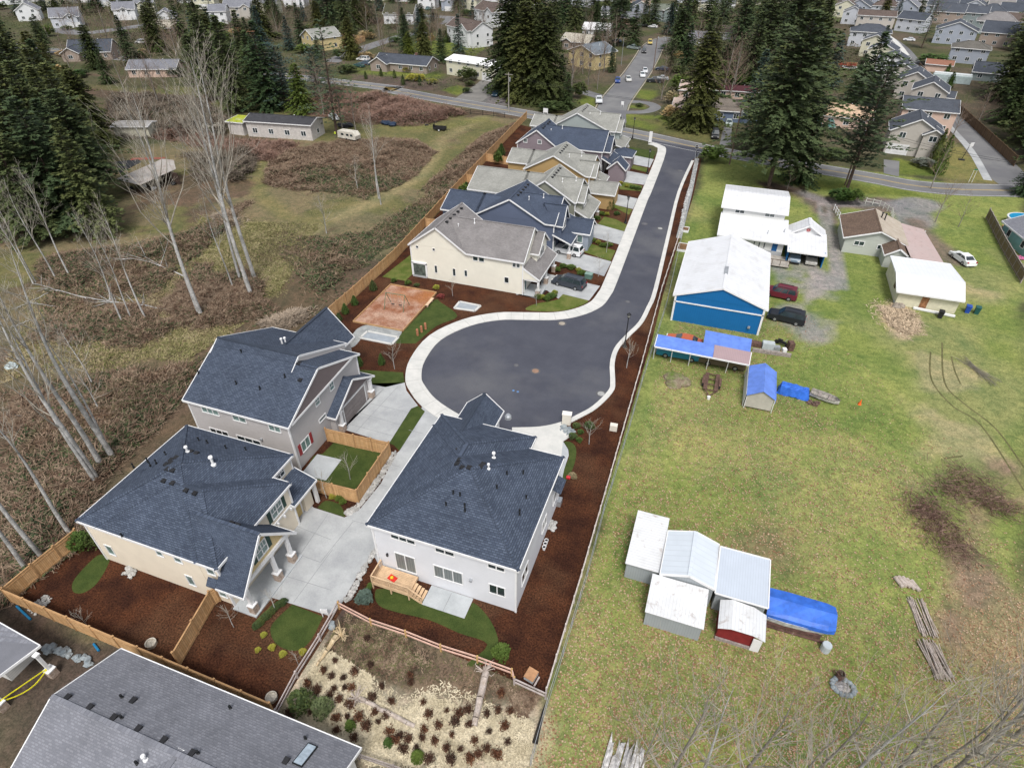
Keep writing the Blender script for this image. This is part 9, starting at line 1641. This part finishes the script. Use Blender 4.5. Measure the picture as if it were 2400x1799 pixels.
heap('scrap_heap', 'grey scrap heap left of the rusty door', 'scrap', Q(3, 1, 1150, 960), .9, STEEL, .5, 14)
t = thing('workbench_row', 'low timber wall with machinery and a motorcycle beside the carports', 'clutter', (9, 69, 0)); zd = lambda x, y, z=0: G(1500 + x * 500 / 2212, 740 + y * 500 / 2212, z)
m = MB(); a, b = zd(1160, 370), zd(1560, 430); m.beam((a[0], a[1], .25), (b[0], b[1], .25), .25, .5); m.build('timber_wall', OLDW, t)
for k, (x, y, w_, d_, h_, mt) in enumerate(((1190, 310, 1.5, .8, .5, RU), (1320, 340, 1.5, .9, .9, plain('box_grey', (.42, .46, .47), .6)), (1410, 360, .8, .6, .6, STEEL), (1550, 350, .7, .9, 1.1, RU), (1490, 375, .5, .5, .5, WHITE))):
 p = zd(x, y); mb = MB(); mb.obox(p[0], p[1], 0, w_, d_, h_, .1 * k); mb.obox(p[0], p[1], h_, w_ * .9, d_ * .9, .06, .1 * k); mb.build('junk_crate', mt, label=('rusty orange flat crate at the carport end', 'pale grey metal box behind the timber wall', 'small steel crate behind the timber wall', 'tall rusty stove shaped box at the wall end', 'small white box behind the timber wall')[k], cat='box')
p = zd(1465, 310); t = thing('motorcycle', 'black motorcycle parked behind the timber wall', 'motorcycle', p, R(-25)); 
for sx in (-.7, .7): m = MB(); m.tube((sx, -.06, .3), (sx, .06, .3), .3, .3, 14); m.build('wheel', RUBBER, t, local=True)
m = MB(); m.beam((-.6, 0, .5), (.5, 0, .55), .25, .3); m.beam((.45, 0, .7), (.7, 0, .3), .08, .08); m.build('frame', BLKPL, t, local=True); m = MB(); m.beam((-.6, 0, .78), (0, 0, .8), .28, .1); m.build('seat', BLKPL, t, local=True); m = MB(); m.beam((.4, -.35, .95), (.4, .35, .95), .04, .04); m.build('handlebar', STEEL, t, local=True)
mb = MB(); p = zd(390, 680)
rr = random.Random(3)
for k in range(9): mb.blob((p[0] + rr.uniform(-1, 1.1), p[1] + rr.uniform(-.8, .7), .05), rr.uniform(.7, 1.1), k, .15, 10, 6, .45)
mb.build('soil_mound', mottle('mound_soil', (.17, .13, .09), (.25, .21, .15), 2, 9, c3=(.10, .15, .03)), label='low brown soil mound on the lawn in front of the carport', cat='soil mound')
t = thing('fire_ring', 'round stone ring with barrel and ashes among the lower right trees', 'fire pit', Q(3, 3, 645, 965)); p = Q(3, 3, 645, 965); m = MB()
for k in range(14): a = k / 14 * 6.283; m.blob((p[0] + .75 * math.cos(a), p[1] + .6 * math.sin(a), .15), .22, k, .2, 6, 4, .8)
m.build('stones', ROCKB, t); m = MB(); m.lathe(p[0], p[1], [(.55, .02), (.3, .2), (.05, .3)], 10); m.build('ash_heap', plain('ash', (.4, .38, .37), .9, var=.5, sc=5), t); mb = MB(); p = Q(3, 3, 610, 880); mb.lathe(p[0], p[1], [(.3, 0), (.3, .7), (.26, .7), (.24, .1)], 12); mb.build('burn_barrel', RU, label='rusty brown barrel behind the stone fire ring', cat='barrel')
t = thing('playground', 'small playground with blue slide near the white balcony house', 'playground', Q(1, 0, 1420, 385)); p = Q(1, 0, 1420, 385); m = MB(); m.obox(p[0], p[1], 1.2, 1.6, 1.6, .1)
for a in (-.75, .75):
 for b in (-.75, .75): m.obox(p[0] + a, p[1] + b, 0, .12, .12, 2.6)
m.build('tower', plain('tower_wood', (.36, .18, .12), .8), t); m = MB(); m.slab([(p[0] - .8, p[1] - .3, 1.3), (p[0] - .8, p[1] + .3, 1.3), (p[0] - 3, p[1] + .3, .2), (p[0] - 3, p[1] - .3, .2)], .08); m.build('slide', plain('slide_blue', (.02, .12, .45), .4), t)
# ------------------------------------------------------------------ people
def person(label, p, rz, top, legs, pose=0):
 t = thing('person', label, 'person', p, R(rz)); me = bpy.data.meshes.new('body')
 V = [(0, 0, .95), (0, 0, 1.2), (0, 0, 1.42), (0, .01, 1.52), (0, .02, 1.66), (-.1, 0, .92), (-.11, .02, .5), (-.12, -.02 + pose * .1, .06), (-.12, .12 + pose * .1, .04), (.1, 0, .92), (.11, .02, .5), (.12, -.02 - pose * .1, .06), (.12, .12 - pose * .1, .04), (-.19, 0, 1.4), (-.25, .03, 1.12), (-.22, .14, .9), (.19, 0, 1.4), (.25, .03, 1.12), (.22, .14, .9)]
 E_ = [(0, 1), (1, 2), (2, 3), (3, 4), (0, 5), (5, 6), (6, 7), (7, 8), (0, 9), (9, 10), (10, 11), (11, 12), (2, 13), (13, 14), (14, 15), (2, 16), (16, 17), (17, 18)]
 rad = [.15, .15, .14, .065, .11, .095, .07, .05, .045, .095, .07, .05, .045, .065, .05, .04, .065, .05, .04]
 me.from_pydata(V, E_, []); ob = bpy.data.objects.new('body', me); COL.objects.link(ob); md = ob.modifiers.new('s', 'SKIN'); ob.modifiers.new('sub', 'SUBSURF').levels = 1
 for i, r in enumerate(rad): me.skin_vertices[0].data[i].radius = (r, r * .8)
 me.skin_vertices[0].data[0].use_root = True
 bpy.context.view_layer.update(); m2 = bpy.data.meshes.new_from_object(ob.evaluated_get(bpy.context.evaluated_depsgraph_get())); ob.modifiers.clear(); COL.objects.unlink(ob); bpy.data.objects.remove(ob)
 ob = bpy.data.objects.new('body', m2); COL.objects.link(ob); ob.parent = t; m2.materials.clear()
 for mm in (plain('skin', (.45, .27, .19), .6), top, legs): m2.materials.append(mm)
 for f in m2.polygons:
  z = f.center.z; f.material_index = 0 if z > 1.5 or (z < 1.0 and abs(f.center.x) > .17) else (1 if z > .96 else 2)
 m = MB(); m.blob((0, -.02, 1.72), .115, 3, .08, 8, 6, .8); m.build('hair', plain('hair_dark', (.03, .02, .015), .8), t, local=True); return t
person('person in a pale top and dark trousers standing at the junction verge', Q(2, 0, 921, 1060), 190, plain('top_pale_blue', (.38, .45, .48), .8), plain('trousers_dark', (.03, .035, .05), .8), 1)
person('person in a white top standing at the kerb near the sage house', Q(2, 0, 889, 1085), 170, plain('top_white', (.65, .65, .65), .8), plain('trousers_dark', (.03, .035, .05)), 0)
person('person in a bright yellow vest working beside the derelict motorhome', Q(1, 0, 690, 1195), 60, plain('vest_yellow', (.55, .65, .05), .7), plain('trousers_grey', (.12, .12, .13), .8), 1)
